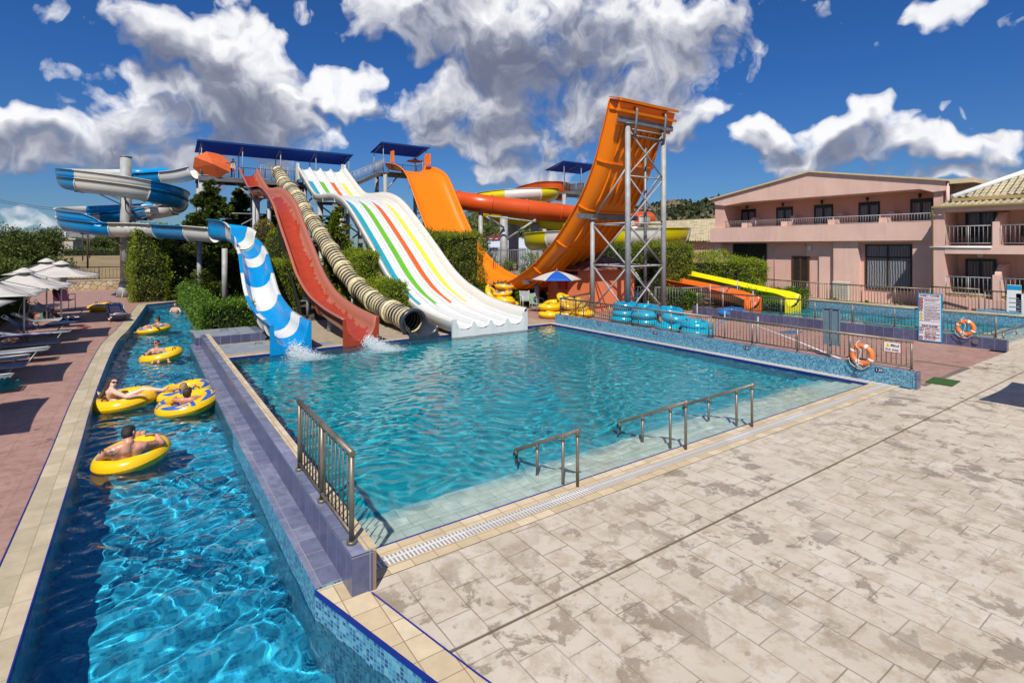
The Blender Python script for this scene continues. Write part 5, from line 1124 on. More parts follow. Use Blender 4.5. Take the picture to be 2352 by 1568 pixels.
# ---------------- children's slides
t=thing('kids_slide',(25.8,9.2,0),'yellow children\'s slide running down into the far pool','slide','low children\'s slides')
yp=[(25.05,16.2,1.80),(25.05,14.77,1.56),(25.05,13.29,1.36),(25.05,11.53,1.1),(25.05,10.31,.94),(25.05,9.62,.88),(25.05,9.1,.74)]; pth=even(catmull(yp,6),.2); k_=fiber('kids_yellow_plastic',(.80,.66,.0),.3,.1)
m=MB(); rows=sweep(pth,lambda i,n:[(a,b+(0 if i<n-4 else 0)) for a,b in flume_prof(1.4,.6,.07)],LAT); sweepmesh(m,rows); outlet(m,rows[-1],0,0,9.08,-.1); solidify(m.build('chute',k_,t),.025)
for y in (15.5,12.5): support(t,25.05,y,prof_at([(b,c) for a,b,c in yp],y)-.4,.05)
t=thing('kids_slide',(24.0,10.1,0),'orange children\'s slide beside the yellow one','slide','low children\'s slides')
yp=[(23.0,16.2,1.5),(23.0,13.47,1.22),(23.0,12.54,1.12),(23.0,11.68,1.0),(23.0,10.85,.88),(23.0,10.3,.74),(23.0,10.0,.64)]; pth=even(catmull(yp,6),.2)
m=MB(); rows=sweep(pth,lambda i,n:flume_prof(1.4,.55,.07),LAT); sweepmesh(m,rows); outlet(m,rows[-1],0,0,9.98,-.1); solidify(m.build('chute',fiber('kids_orange_plastic',(.80,.14,.01),.3,.1),t),.025)
for y in (15.5,12.8): support(t,23.0,y,prof_at([(b,c) for a,b,c in yp],y)-.4,.05)
# ---------------- pump house
t=thing('pump_house',(17.5,15.5,0),'small orange hut with reddish shingle roof behind the lattice tower','hut')
h_or=pk('orange_render',(.80,.21,.085)); m=MB(); m.box(16.2,19.4,14.4,17.6,0,2.05); m.build('wall',h_or,t)
shg=tiles('shingle_roof',(0,1),(.16,.3),[(.16,.055,.045),(.22,.08,.065),(.12,.045,.04),(.26,.12,.10)],(.06,.03,.03),.006,.5,.8,.3,4,.6)
m=MB(); e=[(15.85,14.05,2.05),(19.75,14.05,2.05),(19.75,17.95,2.05),(15.85,17.95,2.05)]; c=(17.8,16,2.95); m.add(e+[c],[(0,1,4),(1,2,4),(2,3,4),(3,0,4),(3,2,1,0)]); m.build('roof',shg,t)
m=MB(); m.box(16.19,16.21,15.2,17.1,1.78,1.95); m.build('vent_slot',black,t)
m=MB(); m.box(16.05,16.2,16.0,16.6,1.0,1.5); tag(m.build('hose_cabinet',M('red_cabinet',(.50,.02,.02),.4)),'small red wall cabinet on the orange hut','cabinet')
o=MB(); o.torus(PD(*c3(1447,1000),52),.55,.28,20,10,0,Matrix.Rotation(R(90),4,'X')@Matrix.Rotation(R(35),4,'Y')); tag(o.build('inner_tube',M('navy_tube',(.0,.05,.14),.4)),'dark blue tube hanging high behind the orange half pipe','inner tube')
rail_thing('dark_fence',(19.3,14.6,0),(20.6,12.4,0),1.1,'grey bar fence running behind the lattice tower',mat=galvd,gap=.13)
rail_thing('dark_fence',(20.6,12.4,0),(24.3,11.5,0),1.1,'grey bar fence in front of the tall right hedge',mat=galvd,gap=.13)
rail_thing('dark_fence',PD(*c13(415,1000),36),PD(*c13(700,1000),35),1.6,'dark bar fence seen through the bottom of the half pipe',mat=galvd,gap=.16)
# ---------------- parasols
def parasol(p,hem,top,half,mat,label,group,sides=4,rot=0,vent=True,mats=None,pole=None,curve=.10,tip=False,sag=.10):
    t=thing('parasol',p,label,'parasol',group); B=Vector(p); K=6; V=[]; 
    m=MB(); m.cyl(B,B+Vector((0,0,top)),.028,10); m.build('pole',pole or p_white,t)
    c=[B+Vector((half*1.414*math.cos(rot+PI/4+2*PI*q/sides),half*1.414*math.sin(rot+PI/4+2*PI*q/sides),hem)) if sides==4 else B+Vector((half*math.cos(rot+2*PI*q/sides),half*math.sin(rot+2*PI*q/sides),hem)) for q in range(sides)]
    m=MB(); ap=B+Vector((0,0,top-.12)); 
    for q in range(sides):
        a,b=c[q],c[(q+1)%sides]; G_=[]
        for i in range(K+1):
            for j in range(K+1):
                f=i/K; g=j/K; e=a.lerp(b,g); e=e+(B+Vector((0,0,hem))-e)*curve*4*g*(1-g)*.45; q_=ap.lerp(e,f); q_.z-=sag*math.sin(PI*f); G_.append(q_)
        m.add(G_,[(i*(K+1)+j,(i+1)*(K+1)+j,(i+1)*(K+1)+j+1,i*(K+1)+j+1) for i in range(K) for j in range(K)],(q%2 if mats else 0),True)
    solidify(m.build('canopy',mats or mat,t),.012)
    if vent:
        m=MB(); r=.32; m.tube([B+Vector((0,0,top+.02)),B+Vector((0,0,top)),B+Vector((0,0,top-.10)),B+Vector((0,0,top-.15))],[.01,.08,r*.8,r],8); m.build('vent_cap',mat,t)
    m=MB()
    for q in c: m.cyl(ap,q+(B+Vector((0,0,hem))-q)*.02+Vector((0,0,-.012)),.009,4)
    m.build('ribs',galvd,t); return t
for (x,y,hem,l) in ((-4.42,23.85,1.98,'white square parasol nearest the river among the back row'),(-5.1,25.9,2.05,'white square parasol partly behind the nearest back one'),(-4.95,19.25,1.85,'white square parasol over the sunbather\'s feet with cord on its pole'),(-5.35,15.9,1.85,'white square parasol cut by the left photo edge, second in row'),(-5.55,11.9,1.85,'nearest white parasol, only a tip showing at the left edge'),(-5.6,7.7,1.85,'white parasol left of the frame whose shadow falls on the red deck')):
    parasol((x,y,0),hem,hem+.62,1.28,canvas_w,l,'white parasols along the sun deck')
t=thing('folded_parasol',(-5.27,29.9,0),'closed beige parasol hanging in folds behind the others','parasol'); m=MB(); m.cyl((-5.27,29.9,0),(-5.27,29.9,2.5),.03,8); m.build('pole',p_white,t)
m=MB(); N_=26
for z,r in ((2.45,.06),(2.2,.22),(1.6,.38),(1.15,.46)): m.v+= [(-5.27+r*(1+.22*(q%2))*math.cos(2*PI*q/N_),29.9+r*(1+.22*(q%2))*math.sin(2*PI*q/N_),z-(.1 if q%2 and z<1.3 else 0)) for q in range(N_)]
for i in range(3):
    for q in range(N_): m.f.append((i*N_+q,i*N_+(q+1)%N_,(i+1)*N_+(q+1)%N_,(i+1)*N_+q)); m.m.append(0); m.sm.append(True)
m.build('canopy',canvas_w,t)
parasol((12.95,-3.65,-.02),1.95,2.55,1.28,canvas_w,'white parasol outside the right edge whose shadow crosses the grey deck',None)
bu=G(*c4(1195,820)); parasol(bu,1.62,2.15,1.22,p_white,'blue and white panelled parasol in front of the orange hut',None,6,R(145),False,[canvas_w,M('royal_blue_canvas',(.0,.08,.42),.7)],galvd,.0,sag=-.05)
hp=PD(*c3(550,470),50); 
hp=(17.9,38.2,HF); parasol(hp,1.35,1.75,.85,canvas_o,'small orange parasol on top of the half pipe platform',None,6,.3,False,None,None,.15)
# chairs
gp=M('pale_green_plastic',(.34,.46,.36),.5); sl=M('grey_sling',(.30,.32,.33),.7)
armchair(G(*c4(1010,805)),R(10),gp,'pale green plastic chair beside the blue and white parasol'); armchair(G(*c4(915,775)),R(-20),sl,'grey sling armchair left of the green chair',None,p_white)
pp=M('purple_plastic',(.08,.02,.06),.6); armchair(G(*c6(730,555)),R(-200),pp,'dark purple armchair on the red deck behind the sun loungers',s=1.25)
# ---------------- vegetation
def leafmat(name,a,b_,c_,rough=.6,sc=.9):
    m,nt,b=NT(name); ri=nd(nt,'NewGeometry').outputs['Random Per Island']; v=coord(nt,True); n=noise(nt,v,sc,4,.6)
    c=ramp(nt,mth(nt,'ADD',mth(nt,'MULTIPLY',ri,.55),mth(nt,'MULTIPLY_ADD',n,.9,-.22)),[(.1,a),(.45,b_),(.85,c_)]); setc(b,nt,c); b.inputs['Roughness'].default_value=rough; b.inputs['Specular IOR Level'].default_value=.25
    tr=nd(nt,'BsdfTranslucent',{'Color':c}); mx=nd(nt,'MixShader',{0:.22,1:b.outputs[0],2:tr.outputs[0]}); out=[q for q in nt.nodes if q.type=='OUTPUT_MATERIAL'][0]; nt.links.new(mx.outputs[0],out.inputs[0]); return m
L_hedge=leafmat('cypress_hedge_leaf',(.045,.075,.006),(.155,.21,.015),(.30,.35,.03))
L_dark=leafmat('dark_cypress_leaf',(.025,.05,.008),(.075,.11,.018),(.17,.20,.03))
L_pit=leafmat('broad_leaf',(.02,.07,.006),(.07,.15,.012),(.18,.28,.03),.42)
L_brown=leafmat('browning_shrub_leaf',(.10,.08,.015),(.21,.16,.025),(.32,.20,.04))
L_lime=leafmat('lime_green_leaf',(.08,.13,.006),(.20,.27,.012),(.34,.40,.03))
L_olive=leafmat('olive_tree_leaf',(.045,.065,.02),(.10,.13,.035),(.18,.21,.07))
L_fig=leafmat('fig_leaf',(.02,.035,.008),(.055,.085,.014),(.13,.16,.03))
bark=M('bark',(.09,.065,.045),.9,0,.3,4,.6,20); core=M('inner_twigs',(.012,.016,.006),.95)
def leaves(P,D,size,asp=.4,jit=.5):
    n=len(P); D=D+nr.normal(0,jit,(n,3)); D/=np.linalg.norm(D,axis=1,keepdims=True)+1e-9
    Q=nr.normal(0,1,(n,3)); Sd=np.cross(D,Q); Sd/=np.linalg.norm(Sd,axis=1,keepdims=True)+1e-9
    s=size*nr.uniform(.55,1.3,(n,1)); a=D*s*.5; b=Sd*s*asp*.5
    V=np.stack([P-a,P+b-a*.1,P+a,P-b-a*.1],1).reshape(-1,3); F=np.arange(4*n).reshape(n,4); return V,F
def lump(P,sc,seed):
    g=np.random.default_rng(seed); o=np.zeros(len(P))
    for k in range(9):
        w=g.normal(0,1,3)*sc; o+=np.sin(P@w+g.uniform(0,6.28))/3
    return o
def combine(parts):
    V=[];F=[];MI=[];o=0
    for v,f,m in parts: V.append(v);F.append(f+o);MI.append(np.full(len(f),m));o+=len(v)
    return np.concatenate(V),np.concatenate(F),np.concatenate(MI)
def hedge(name,x0,x1,y0,y1,z0,z1,leaf,size,dens,label,cat='hedge',group=None,rnd_=.25,lum=.09,asp=.35,jit=.55,up=.3):
    sx,sy,sz=x1-x0,y1-y0,z1-z0; A=[(sx*sy,2),(sx*sz,0),(sx*sz,1),(sy*sz,3),(sy*sz,4)]; parts=[]; C=np.array([(x0+x1)/2,(y0+y1)/2,(z0+z1)/2]); Hf=np.array([sx,sy,sz])/2
    P=[];Nn=[]
    for a,k in A:
        n=int(a*dens); u=nr.uniform(-1,1,(n,2)); 
        if k==2: p=np.c_[u,np.ones(n)]; nn=(0,0,1)
        elif k==0: p=np.c_[u[:,0],-np.ones(n),u[:,1]]; nn=(0,-1,0)
        elif k==1: p=np.c_[u[:,0],np.ones(n),u[:,1]]; nn=(0,1,0)
        elif k==3: p=np.c_[-np.ones(n),u]; nn=(-1,0,0)
        else: p=np.c_[np.ones(n),u]; nn=(1,0,0)
        P.append(p);Nn.append(np.tile(nn,(n,1)))
    P=np.concatenate(P);Nn=np.concatenate(Nn).astype(float)
    # round the corners
    W_=P*Hf; r=min(rnd_,Hf.min()); In=np.clip(W_,-(Hf-r),(Hf-r)); low=W_[:,2]<-(Hf[2]-r); In[low,2]=W_[low,2]
    dlt=W_-In; L=np.linalg.norm(dlt,axis=1,keepdims=True); nrm=np.where(L>1e-6,dlt/np.maximum(L,1e-6),Nn); W2_=In+nrm*r
    W2_=W2_+nrm*(lump(W2_+C,1.6,5)[:,None]*lum+lump(W2_+C,5,6)[:,None]*lum*.5)
    depth=nr.exponential(size*.8,(len(P),1))*nr.choice([1,1,1,-.7],(len(P),1)); W2_-=nrm*depth
    V,F=leaves(W2_+C,nrm*.7+np.array([0,0,up]),size,asp,jit)
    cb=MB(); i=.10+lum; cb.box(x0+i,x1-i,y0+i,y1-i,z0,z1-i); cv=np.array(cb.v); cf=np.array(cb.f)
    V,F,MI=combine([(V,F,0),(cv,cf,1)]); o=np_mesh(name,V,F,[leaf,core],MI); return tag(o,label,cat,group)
def crownmesh(name,clumps,leaf,size,nl,par,asp=.4,jit=.6,up=.2,gap=.0,shape=.55):
    parts=[]
    for (c,r) in clumps:
        r=np.array(r if hasattr(r,'__len__') else (r,)*3,dtype=float); n=max(20,int(nl*float(np.prod(r)**(2/3))))
        d=nr.normal(0,1,(n,3)); d/=np.linalg.norm(d,axis=1,keepdims=True); rr_=nr.uniform(0,1,(n,1))**shape
        rr_=rr_*(1+.22*lump(d*2.5+np.array(c),1.,int(abs(c[0]*7+c[2]*3))%97)[:,None]); P=np.array(c)+d*rr_*r
        V,F=leaves(P,d+np.array([0,0,up]),size,asp,jit); parts.append((V,F,0))
    V,F,MI=combine(parts); V=V-np.array(par.location) if par else V; return np_mesh(name,V,F,[leaf],MI,par)
def trunkmesh(par,base,top,r0,r1,limbs=(),mat=bark,name='trunk'):
    m=MB(); b=Vector(base);t_=Vector(top); mid=b.lerp(t_,.5)+Vector((rnd.uniform(-.1,.1),rnd.uniform(-.1,.1),0)); m.tube([b,mid,t_],[r0,(r0+r1)/2,r1],10)
    for l in limbs: s_=b.lerp(t_,rnd.uniform(.45,.95)); m.tube([s_,s_.lerp(Vector(l),.5)+Vector((0,0,.08)),l],[r1*1.0,r1*.6,r1*.25],6)
    return m.build(name,mat,par)
def bushtree(name,p,h,rad,leaf,size,nl,label,cat='tree',group=None,n=9,squash=.8,trunk=.35,seed=0):
    t=thing(name,p,label,cat,group); g=random.Random(seed or int(p[0]*13+p[1]*7)); cl=[]; B=Vector(p)
    for q in range(n):
        a=g.uniform(0,6.28); rr_=g.uniform(.15,.62)*rad; zz=h*trunk+(h*(1-trunk))*g.uniform(.15,.85); s_=g.uniform(.32,.5)*rad
        cl.append(((B.x+rr_*math.cos(a),B.y+rr_*math.sin(a),B.z+zz),(s_,s_,s_*squash)))
    cl.append(((B.x,B.y,B.z+h*(trunk+(1-trunk)*.5)),(rad*.6,rad*.6,h*(1-trunk)*.42)))
    trunkmesh(t,p,(B.x,B.y,B.z+h*.6),max(.06,rad*.07),max(.03,rad*.03),[c for c,_ in cl[:5]]); crownmesh('crown',cl,leaf,size,nl,t); return t
def conifer(name,p,h,rad,leaf,size,nb,label,group=None,seed=1,droop=.15,nl=60,zlo=.06):
    """tapered trunk with tiers of spreading boughs carrying sprays of foliage"""
    t=thing(name,p,label,'tree',group); g=random.Random(seed); B=Vector(p); m=MB(); m.tube([B,B+Vector((0,0,h*.5)),B+Vector((0,0,h*.97))],[rad*.09,rad*.05,.015],10); P=[];D=[]
    for q in range(nb):
        f=zlo+(1-zlo)*(q/nb)**.9; z=h*f; L=rad*(1-f)**.75*g.uniform(.65,1.15)+.12; a=g.uniform(0,6.28); d=Vector((math.cos(a),math.sin(a),0))
        s0=B+Vector((0,0,z)); e=s0+d*L+Vector((0,0,L*(g.uniform(.0,.35)-droop))); md=s0.lerp(e,.5)+Vector((0,0,.06*L)); 
        if q%2==0: m.tube([s0,md,e],[.03*rad/1.5,.015,.006],5)
        k=int(nl*(.4+L/rad)); fr=nr.uniform(.12,1.05,k); w_=L*.30*(1.1-fr)
        pts=np.array(s0)[None]*(1-fr[:,None])+np.array(e)[None]*fr[:,None]; pts[:,2]+=.06*L*4*fr*(1-fr); side=np.array(d.cross(Vector((0,0,1))))
        off=nr.uniform(-1,1,k); pts+=side[None]*(off*w_)[:,None]; pts[:,2]+=nr.normal(0,.05*L+.02,k); P.append(pts); D.append(np.tile(np.array(d),(k,1))+side[None]*(off*.9)[:,None]+np.array([0,0,.25]))
    m.build('trunk',bark,t); P=np.concatenate(P);D=np.concatenate(D); V,F=leaves(P,D,size,.32,.35); np_mesh('crown',V-np.array(p),F,[leaf],parent=t); return t
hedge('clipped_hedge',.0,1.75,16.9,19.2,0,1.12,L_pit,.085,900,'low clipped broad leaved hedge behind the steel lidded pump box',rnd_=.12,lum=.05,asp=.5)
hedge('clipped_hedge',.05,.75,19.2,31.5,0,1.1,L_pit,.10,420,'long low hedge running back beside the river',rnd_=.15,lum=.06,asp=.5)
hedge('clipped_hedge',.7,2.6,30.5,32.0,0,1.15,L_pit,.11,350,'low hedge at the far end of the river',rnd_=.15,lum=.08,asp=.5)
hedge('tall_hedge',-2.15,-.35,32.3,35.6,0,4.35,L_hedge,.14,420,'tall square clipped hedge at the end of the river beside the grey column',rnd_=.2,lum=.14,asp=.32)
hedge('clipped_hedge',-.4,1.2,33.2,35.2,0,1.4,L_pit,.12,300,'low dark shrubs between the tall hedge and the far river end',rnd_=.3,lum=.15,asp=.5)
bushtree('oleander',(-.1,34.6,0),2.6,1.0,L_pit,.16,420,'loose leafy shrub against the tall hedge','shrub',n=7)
# conifers behind the blue slide
conifer('cedar_tree',(1.9,34.0,0),7.4,3.0,L_dark,.24,150,'broad dark conifer left under the long platform','conifers behind the slides',3,.1,330)
conifer('cedar_tree',(4.4,38.5,0),7.6,3.2,L_dark,.24,140,'dark conifer right under the long platform','conifers behind the slides',5,.1,300)
conifer('cedar_tree',(2.5,30.2,0),4.4,2.3,L_dark,.18,120,'lower dark conifer behind the head of the blue chute','conifers behind the slides',8,.15,280)
conifer('cedar_tree',(5.2,32.6,0),5.6,2.2,L_dark,.22,130,'dark conifer behind the red slide supports','conifers behind the slides',21,.12,260)
conifer('cedar_tree',(8.8,31.8,0),5.2,2.0,L_dark,.22,120,'dark conifer between the racing slide supports','conifers behind the slides',22,.12,220)
hedge('clipped_hedge',2.9,7.0,29.0,31.0,0,1.9,L_dark,.14,260,'rough dark shrubs under the head of the red slide',rnd_=.5,lum=.3)
conifer('cedar_tree',(.2,36.5,0),4.6,2.2,L_dark,.2,100,'dark conifer between the tall hedge and the platform post','conifers behind the slides',9,.2,120)
def ballshrub(p,r,h,leaf,size,nl,label):
    t=thing('round_shrub',p,label,'shrub'); B=Vector(p); m=MB(); m.tube([B,B+Vector((0,0,h*.4))],[.07,.05],8); m.build('trunk',bark,t)
    n=int(nl); d=nr.normal(0,1,(n,3)); d/=np.linalg.norm(d,axis=1,keepdims=True); rr_=1-nr.exponential(.06,(n,1)); rr_*=1+.06*lump(d*3,1,4)[:,None]
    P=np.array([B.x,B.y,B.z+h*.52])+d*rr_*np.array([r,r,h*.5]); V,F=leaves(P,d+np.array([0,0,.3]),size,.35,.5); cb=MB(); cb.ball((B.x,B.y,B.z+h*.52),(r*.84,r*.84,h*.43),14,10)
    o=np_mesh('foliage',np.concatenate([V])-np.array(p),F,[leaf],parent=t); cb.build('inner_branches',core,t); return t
ballshrub((3.85,27.0,0),.80,4.75,L_brown,.11,8000,'round browning conifer bush left of the red slide'); ballshrub((4.05,25.0,0),.66,4.15,L_hedge,.10,7000,'round olive green conifer bush touching the red slide')
hedge('clipped_hedge',2.95,4.3,20.6,23.4,0,2.5,L_lime,.09,900,'bright lime green hedge between the blue and the red slide',rnd_=.35,lum=.12)
hedge('clipped_hedge',6.6,7.35,15.6,19.0,0,1.75,L_lime,.09,900,'lower bright green hedge between the striped tube and the racing slide',rnd_=.35,lum=.12)
hedge('clipped_hedge',6.5,7.4,19.0,22.4,0,3.0,L_lime,.10,800,'taller bright green hedge between the striped tube and the racing slide',rnd_=.4,lum=.14)
conifer('young_cypress',(7.0,24.2,0),5.3,1.5,L_hedge,.17,150,'upright green conifer above the striped tube','conifers between the slides',12,.05,110)
conifer('young_cypress',(7.0,27.5,0),5.0,1.3,L_dark,.17,90,'darker conifer between the tube and the racing slide supports','conifers between the slides',14,.05,100)
hedge('tall_hedge',10.9,13.7,20.0,23.6,0,3.95,L_hedge,.13,520,'large square clipped conifer hedge in front of the orange half pipe',rnd_=.3,lum=.2,asp=.3)
hedge('clipped_hedge',14.75,16.2,18.3,20.2,0,1.0,L_pit,.10,650,'small glossy green hedge behind the yellow tube pile',rnd_=.25,lum=.1,asp=.5)
hedge('clipped_hedge',15.6,20.5,20.5,22.5,0,1.0,L_dark,.12,300,'dark low hedge under the half pipe bend',rnd_=.25,lum=.1,asp=.5)
hedge('tall_hedge',21.6,24.9,14.6,18.6,0,3.35,L_hedge,.12,480,'tall round shouldered hedge right of the lattice tower',rnd_=.7,lum=.12,asp=.3)
hedge('tall_hedge',19.6,22.0,16.6,20.6,0,3.3,L_dark,.13,420,'tall dark hedge directly behind the lattice tower',rnd_=.4,lum=.12,asp=.3)
hedge('clipped_hedge',20.6,22.0,12.0,13.6,0,1.0,L_pit,.10,450,'low hedge behind the bar fence beside the orange kids slide',rnd_=.2,lum=.08,asp=.5)
hedge('clipped_hedge',26.9,29.9,13.0,17.2,0,2.5,L_lime,.12,420,'bushy bright green hedge against the hotel wall',rnd_=.5,lum=.25,asp=.3)
hedge('clipped_hedge',23.8,24.2,10.2,13.0,0,.9,L_pit,.09,600,'small hedge between the orange and the yellow kids slides',rnd_=.25,lum=.08,asp=.5)
hedge('clipped_hedge',26.35,27.3,9.4,13.6,0,.95,L_pit,.09,520,'low hedge on the hotel side of the yellow kids slide',rnd_=.25,lum=.08,asp=.5)
hedge('clipped_hedge',-9.2,-6.5,13,33,0,2.5,L_dark,.15,300,'dark clipped hedge behind the sun loungers at the left edge',rnd_=.4,lum=.2)
# trees by the field on the left
for k,(px,py,D,h,r,l) in enumerate(((52,640,40,4.3,2.6,'leafy tree behind the left hedge, nearest'),(88,640,48,5.0,2.7,'leafy tree left of the dry field, tallest'),(10,640,52,5.0,3.2,'leafy tree at the far left edge'),(118,620,44,2.3,1.9,'low bushy tree at the corner of the dry field'))):
    p=PD(px,py,D); bushtree('fig_tree',(p[0],p[1],0),h,r,L_fig,.26,420,l,'tree','trees by the dry field',n=12,trunk=.12,seed=k+3)
def treerow(lst,leaf,group,cat='tree'):
    for k,(px,D,h,r,l) in enumerate(lst):
        p=PD(px,560,D); bushtree('field_tree',(p[0],p[1],0),h,r,leaf,max(.3,D*.007),300,l,cat,group,n=8,trunk=.1,seed=50+k)
treerow([(166,205,5.0,7,'dark round tree beyond the dry field, leftmost'),(200,215,4.5,8,'tree clump beyond the field by the small white house'),(226,210,5.5,7,'green tree right of the small white house'),(262,215,9,5,'tall pale green tree beyond the field next to the column'),(246,225,7,5,'slim far tree beyond the field'),(180,200,3.2,6,'low bush on the far field edge')],L_olive,'trees beyond the dry field')
hedge('field_hedge',*(lambda a,b:(min(a[0],b[0]),max(a[0],b[0])+1,min(a[1],b[1]),max(a[1],b[1])+2))(PD(150,590,188),PD(300,590,192)),0,2.1,L_dark,.9,5,'dark long hedge across the far side of the dry field',rnd_=.5,lum=.3)
# mediterranean trees seen between the slides
for k,(px,py,D,h,r,l) in enumerate(((1075,600,70,6.5,5,'grey green tree left of the distant concrete columns'),(1105,600,95,8.5,7,'grey green tree behind the red steel frame'),(1145,600,100,8,7,'olive coloured tree right of the steel frame'),(1215,600,95,8.0,7,'grey green tree between the distant columns'),(1255,600,85,6,5,'grey green tree left of the lower white loop'),(1130,600,120,13,8,'far taller tree on the slope'),(1190,600,125,12,8,'far tree on the slope above the shed'))):
    p=PD(px,py,D); bushtree('olive_tree',(p[0],p[1],0),h,r,L_olive,.55,150,l,'tree','olive trees on the slope',n=10,trunk=.1,seed=k+30)
for (px,D,h,r,l) in ((1157,42,1.9,1.2,'dark oleander bush left of the girl by the bar fence'),(1222,40,2.5,1.3,'dark oleander bush with pale flowers right of the girl'),(1112,40,2.6,1.1,'small leafy tree at the edge of the half pipe')):
    p=PD(px,620,D); bushtree('oleander',(p[0],p[1],0.35),h,r,L_pit,.17,420,l,'shrub','oleanders behind the half pipe',n=8,trunk=.05)
for q in range(4):
    p=(27.85+.1*q,4.0+1.5*q,.26); bushtree('small_weed',p,.34,.2,L_lime,.07,2600,('small tuft of weeds by the pool wall, left of the rules sign','weed tuft below the curtained window','weed tuft near the air conditioning unit','weed tuft at the end of the grass strip')[q],'weed','weeds along the pool wall',n=4,trunk=.02)
# hills
def hill(name,cx,cy,rx,ry,h,mat,seed,n=70,rough=.25):
    g=np.random.default_rng(seed); u=np.linspace(-1,1,n); X,Y=np.meshgrid(u,u); r=np.sqrt(X**2+Y**2); Z=np.clip(1-r**1.7,0,1)
    o=np.zeros_like(X)
    for k in range(22): w=g.normal(0,1,2)*(2+k*.7); o+=np.sin(X*w[0]+Y*w[1]+g.uniform(0,6.3))/(2+k*.7)
    Z=Z*(1+rough*o)*h-2; V=np.stack([cx+X*rx,cy+Y*ry,Z],-1).reshape(-1,3); i=np.arange(n*n).reshape(n,n); F=np.stack([i[:-1,:-1],i[:-1,1:],i[1:,1:],i[1:,:-1]],-1).reshape(-1,4)
    ob=np_mesh(name,V,F,[mat],smooth=True); ob['kind']='structure'; return ob
p=PD(1720,560,330); hill('scrub_hill',p[0],p[1],130,110,33,m_hill,4); p=PD(1560,560,420); hill('scrub_hill',p[0],p[1],150,130,30,m_hill,6); p=PD(1180,560,300); hill('scrub_hill',p[0],p[1],90,60,9,m_hill,9)
p=PD(240,560,1500); hill('distant_hill',p[0],p[1],330,200,38,m_hillfar,12,70,.5); p=PD(20,560,1900); hill('distant_hill',p[0],p[1],500,200,22,m_hillfar,14)
dg=bpy.context.evaluated_depsgraph_get; P_=[]
for o_ in [x for x in COL.objects if x.name.startswith('scrub_hill')]:
    me=o_.data; co_=np.empty(len(me.vertices)*3,dtype=np.float32); me.vertices.foreach_get('co',co_); co_=co_.reshape(-1,3); k_=70; Zg=co_[:,2].reshape(k_,k_); xs=co_[:,0].reshape(k_,k_)[0]; ys=co_[:,1].reshape(k_,k_)[:,0]
    n=5200; u=nr.uniform(0,k_-1.01,(n,2)); i=u.astype(int); f=u-i; z=Zg[i[:,1],i[:,0]]*(1-f[:,0])*(1-f[:,1])+Zg[i[:,1],i[:,0]+1]*f[:,0]*(1-f[:,1])+Zg[i[:,1]+1,i[:,0]]*(1-f[:,0])*f[:,1]+Zg[i[:,1]+1,i[:,0]+1]*f[:,0]*f[:,1]
    x=xs[0]+(xs[-1]-xs[0])*u[:,0]/(k_-1); y=ys[0]+(ys[-1]-ys[0])*u[:,1]/(k_-1); p=np.c_[x,y,z]; m_=(z>0)&(lump(p/np.array([60,60,30]),3.,5)+nr.normal(0,.5,n)>-.25); P_.append(p[m_])
P_=np.concatenate(P_); P_=np.repeat(P_,7,0)+nr.normal(0,1,(len(P_)*7,3))*np.array([1.5,1.5,.7]); V,F=leaves(P_,np.tile([0,0,1.],(len(P_),1)),2.3,.8,.8); o_=np_mesh('hill_scrub',V,F,[leafmat('hill_scrub_leaf',(.018,.028,.010),(.035,.05,.018),(.06,.075,.028),.9,.02)]); tag(o_,'low dark green maquis shrubs scattered over the hillsides','ground cover',None,'stuff')
# small house, poles and wires on the horizon
p=PD(258,566,120); t=thing('field_house',(p[0],p[1],0),'tiny pale flat roofed house with chimney beyond the dry field','house')
p=PD(258-1*0,566,150); p=PD(*c1(480,735),190); t.location=(p[0],p[1],0)
m=MB(); m.obox((p[0],p[1],2.8),(5.5,4,5.6),-R(34)); m.build('wall',M('pale_house_wall',(.42,.38,.32),.8),t); m=MB(); m.obox((p[0],p[1],5.8),(8,5,.4),-R(34)); m.build('roof_slab',M('pale_slab',(.5,.46,.4),.8),t); m=MB(); m.obox((p[0]-1,p[1],7.0),(.6,.6,2.6),-R(34)); m.build('chimney',p_white,t)
wood=M('creosoted_pole',(.06,.045,.035),.9)
polesl=[]
for k,(cx_,D,h) in enumerate(((604,78,4.9+1.2),(570,120,6.5+1),(388,150,9.0),(618,150,6.))):
    p=PD(*c1(cx_,700),D); tt=thing('utility_pole',(p[0],p[1],0),('wooden utility pole in the field nearest the grey column','utility pole with cross arm beyond the field','thin utility pole left of the small house','short distant pole right of the nearest one')[k],'utility pole','utility poles beyond the field'); m=MB(); m.cyl((p[0],p[1],0),(p[0],p[1],h),.12,8); m.build('pole',wood,tt); m=MB(); m.beam(Vector((p[0],p[1],h-.5))-rt*1.0,Vector((p[0],p[1],h-.5))+rt*1.0,.1,.1); m.build('cross_arm',wood,tt)
m=MB()
for dz in (0,.35):
    a=Vector(PD(-60,446+dz*14,60)); b=Vector(PD(*c1(840,505+dz*30),90)); m.tube([a.lerp(b,f)-Vector((0,0,1.0*4*f*(1-f))) for f in [q/12 for q in range(13)]],.022,4)
for o_ in split(m,'power_line',black): tag(o_,'thin black overhead wire crossing the sky at the left','wire','overhead wires')
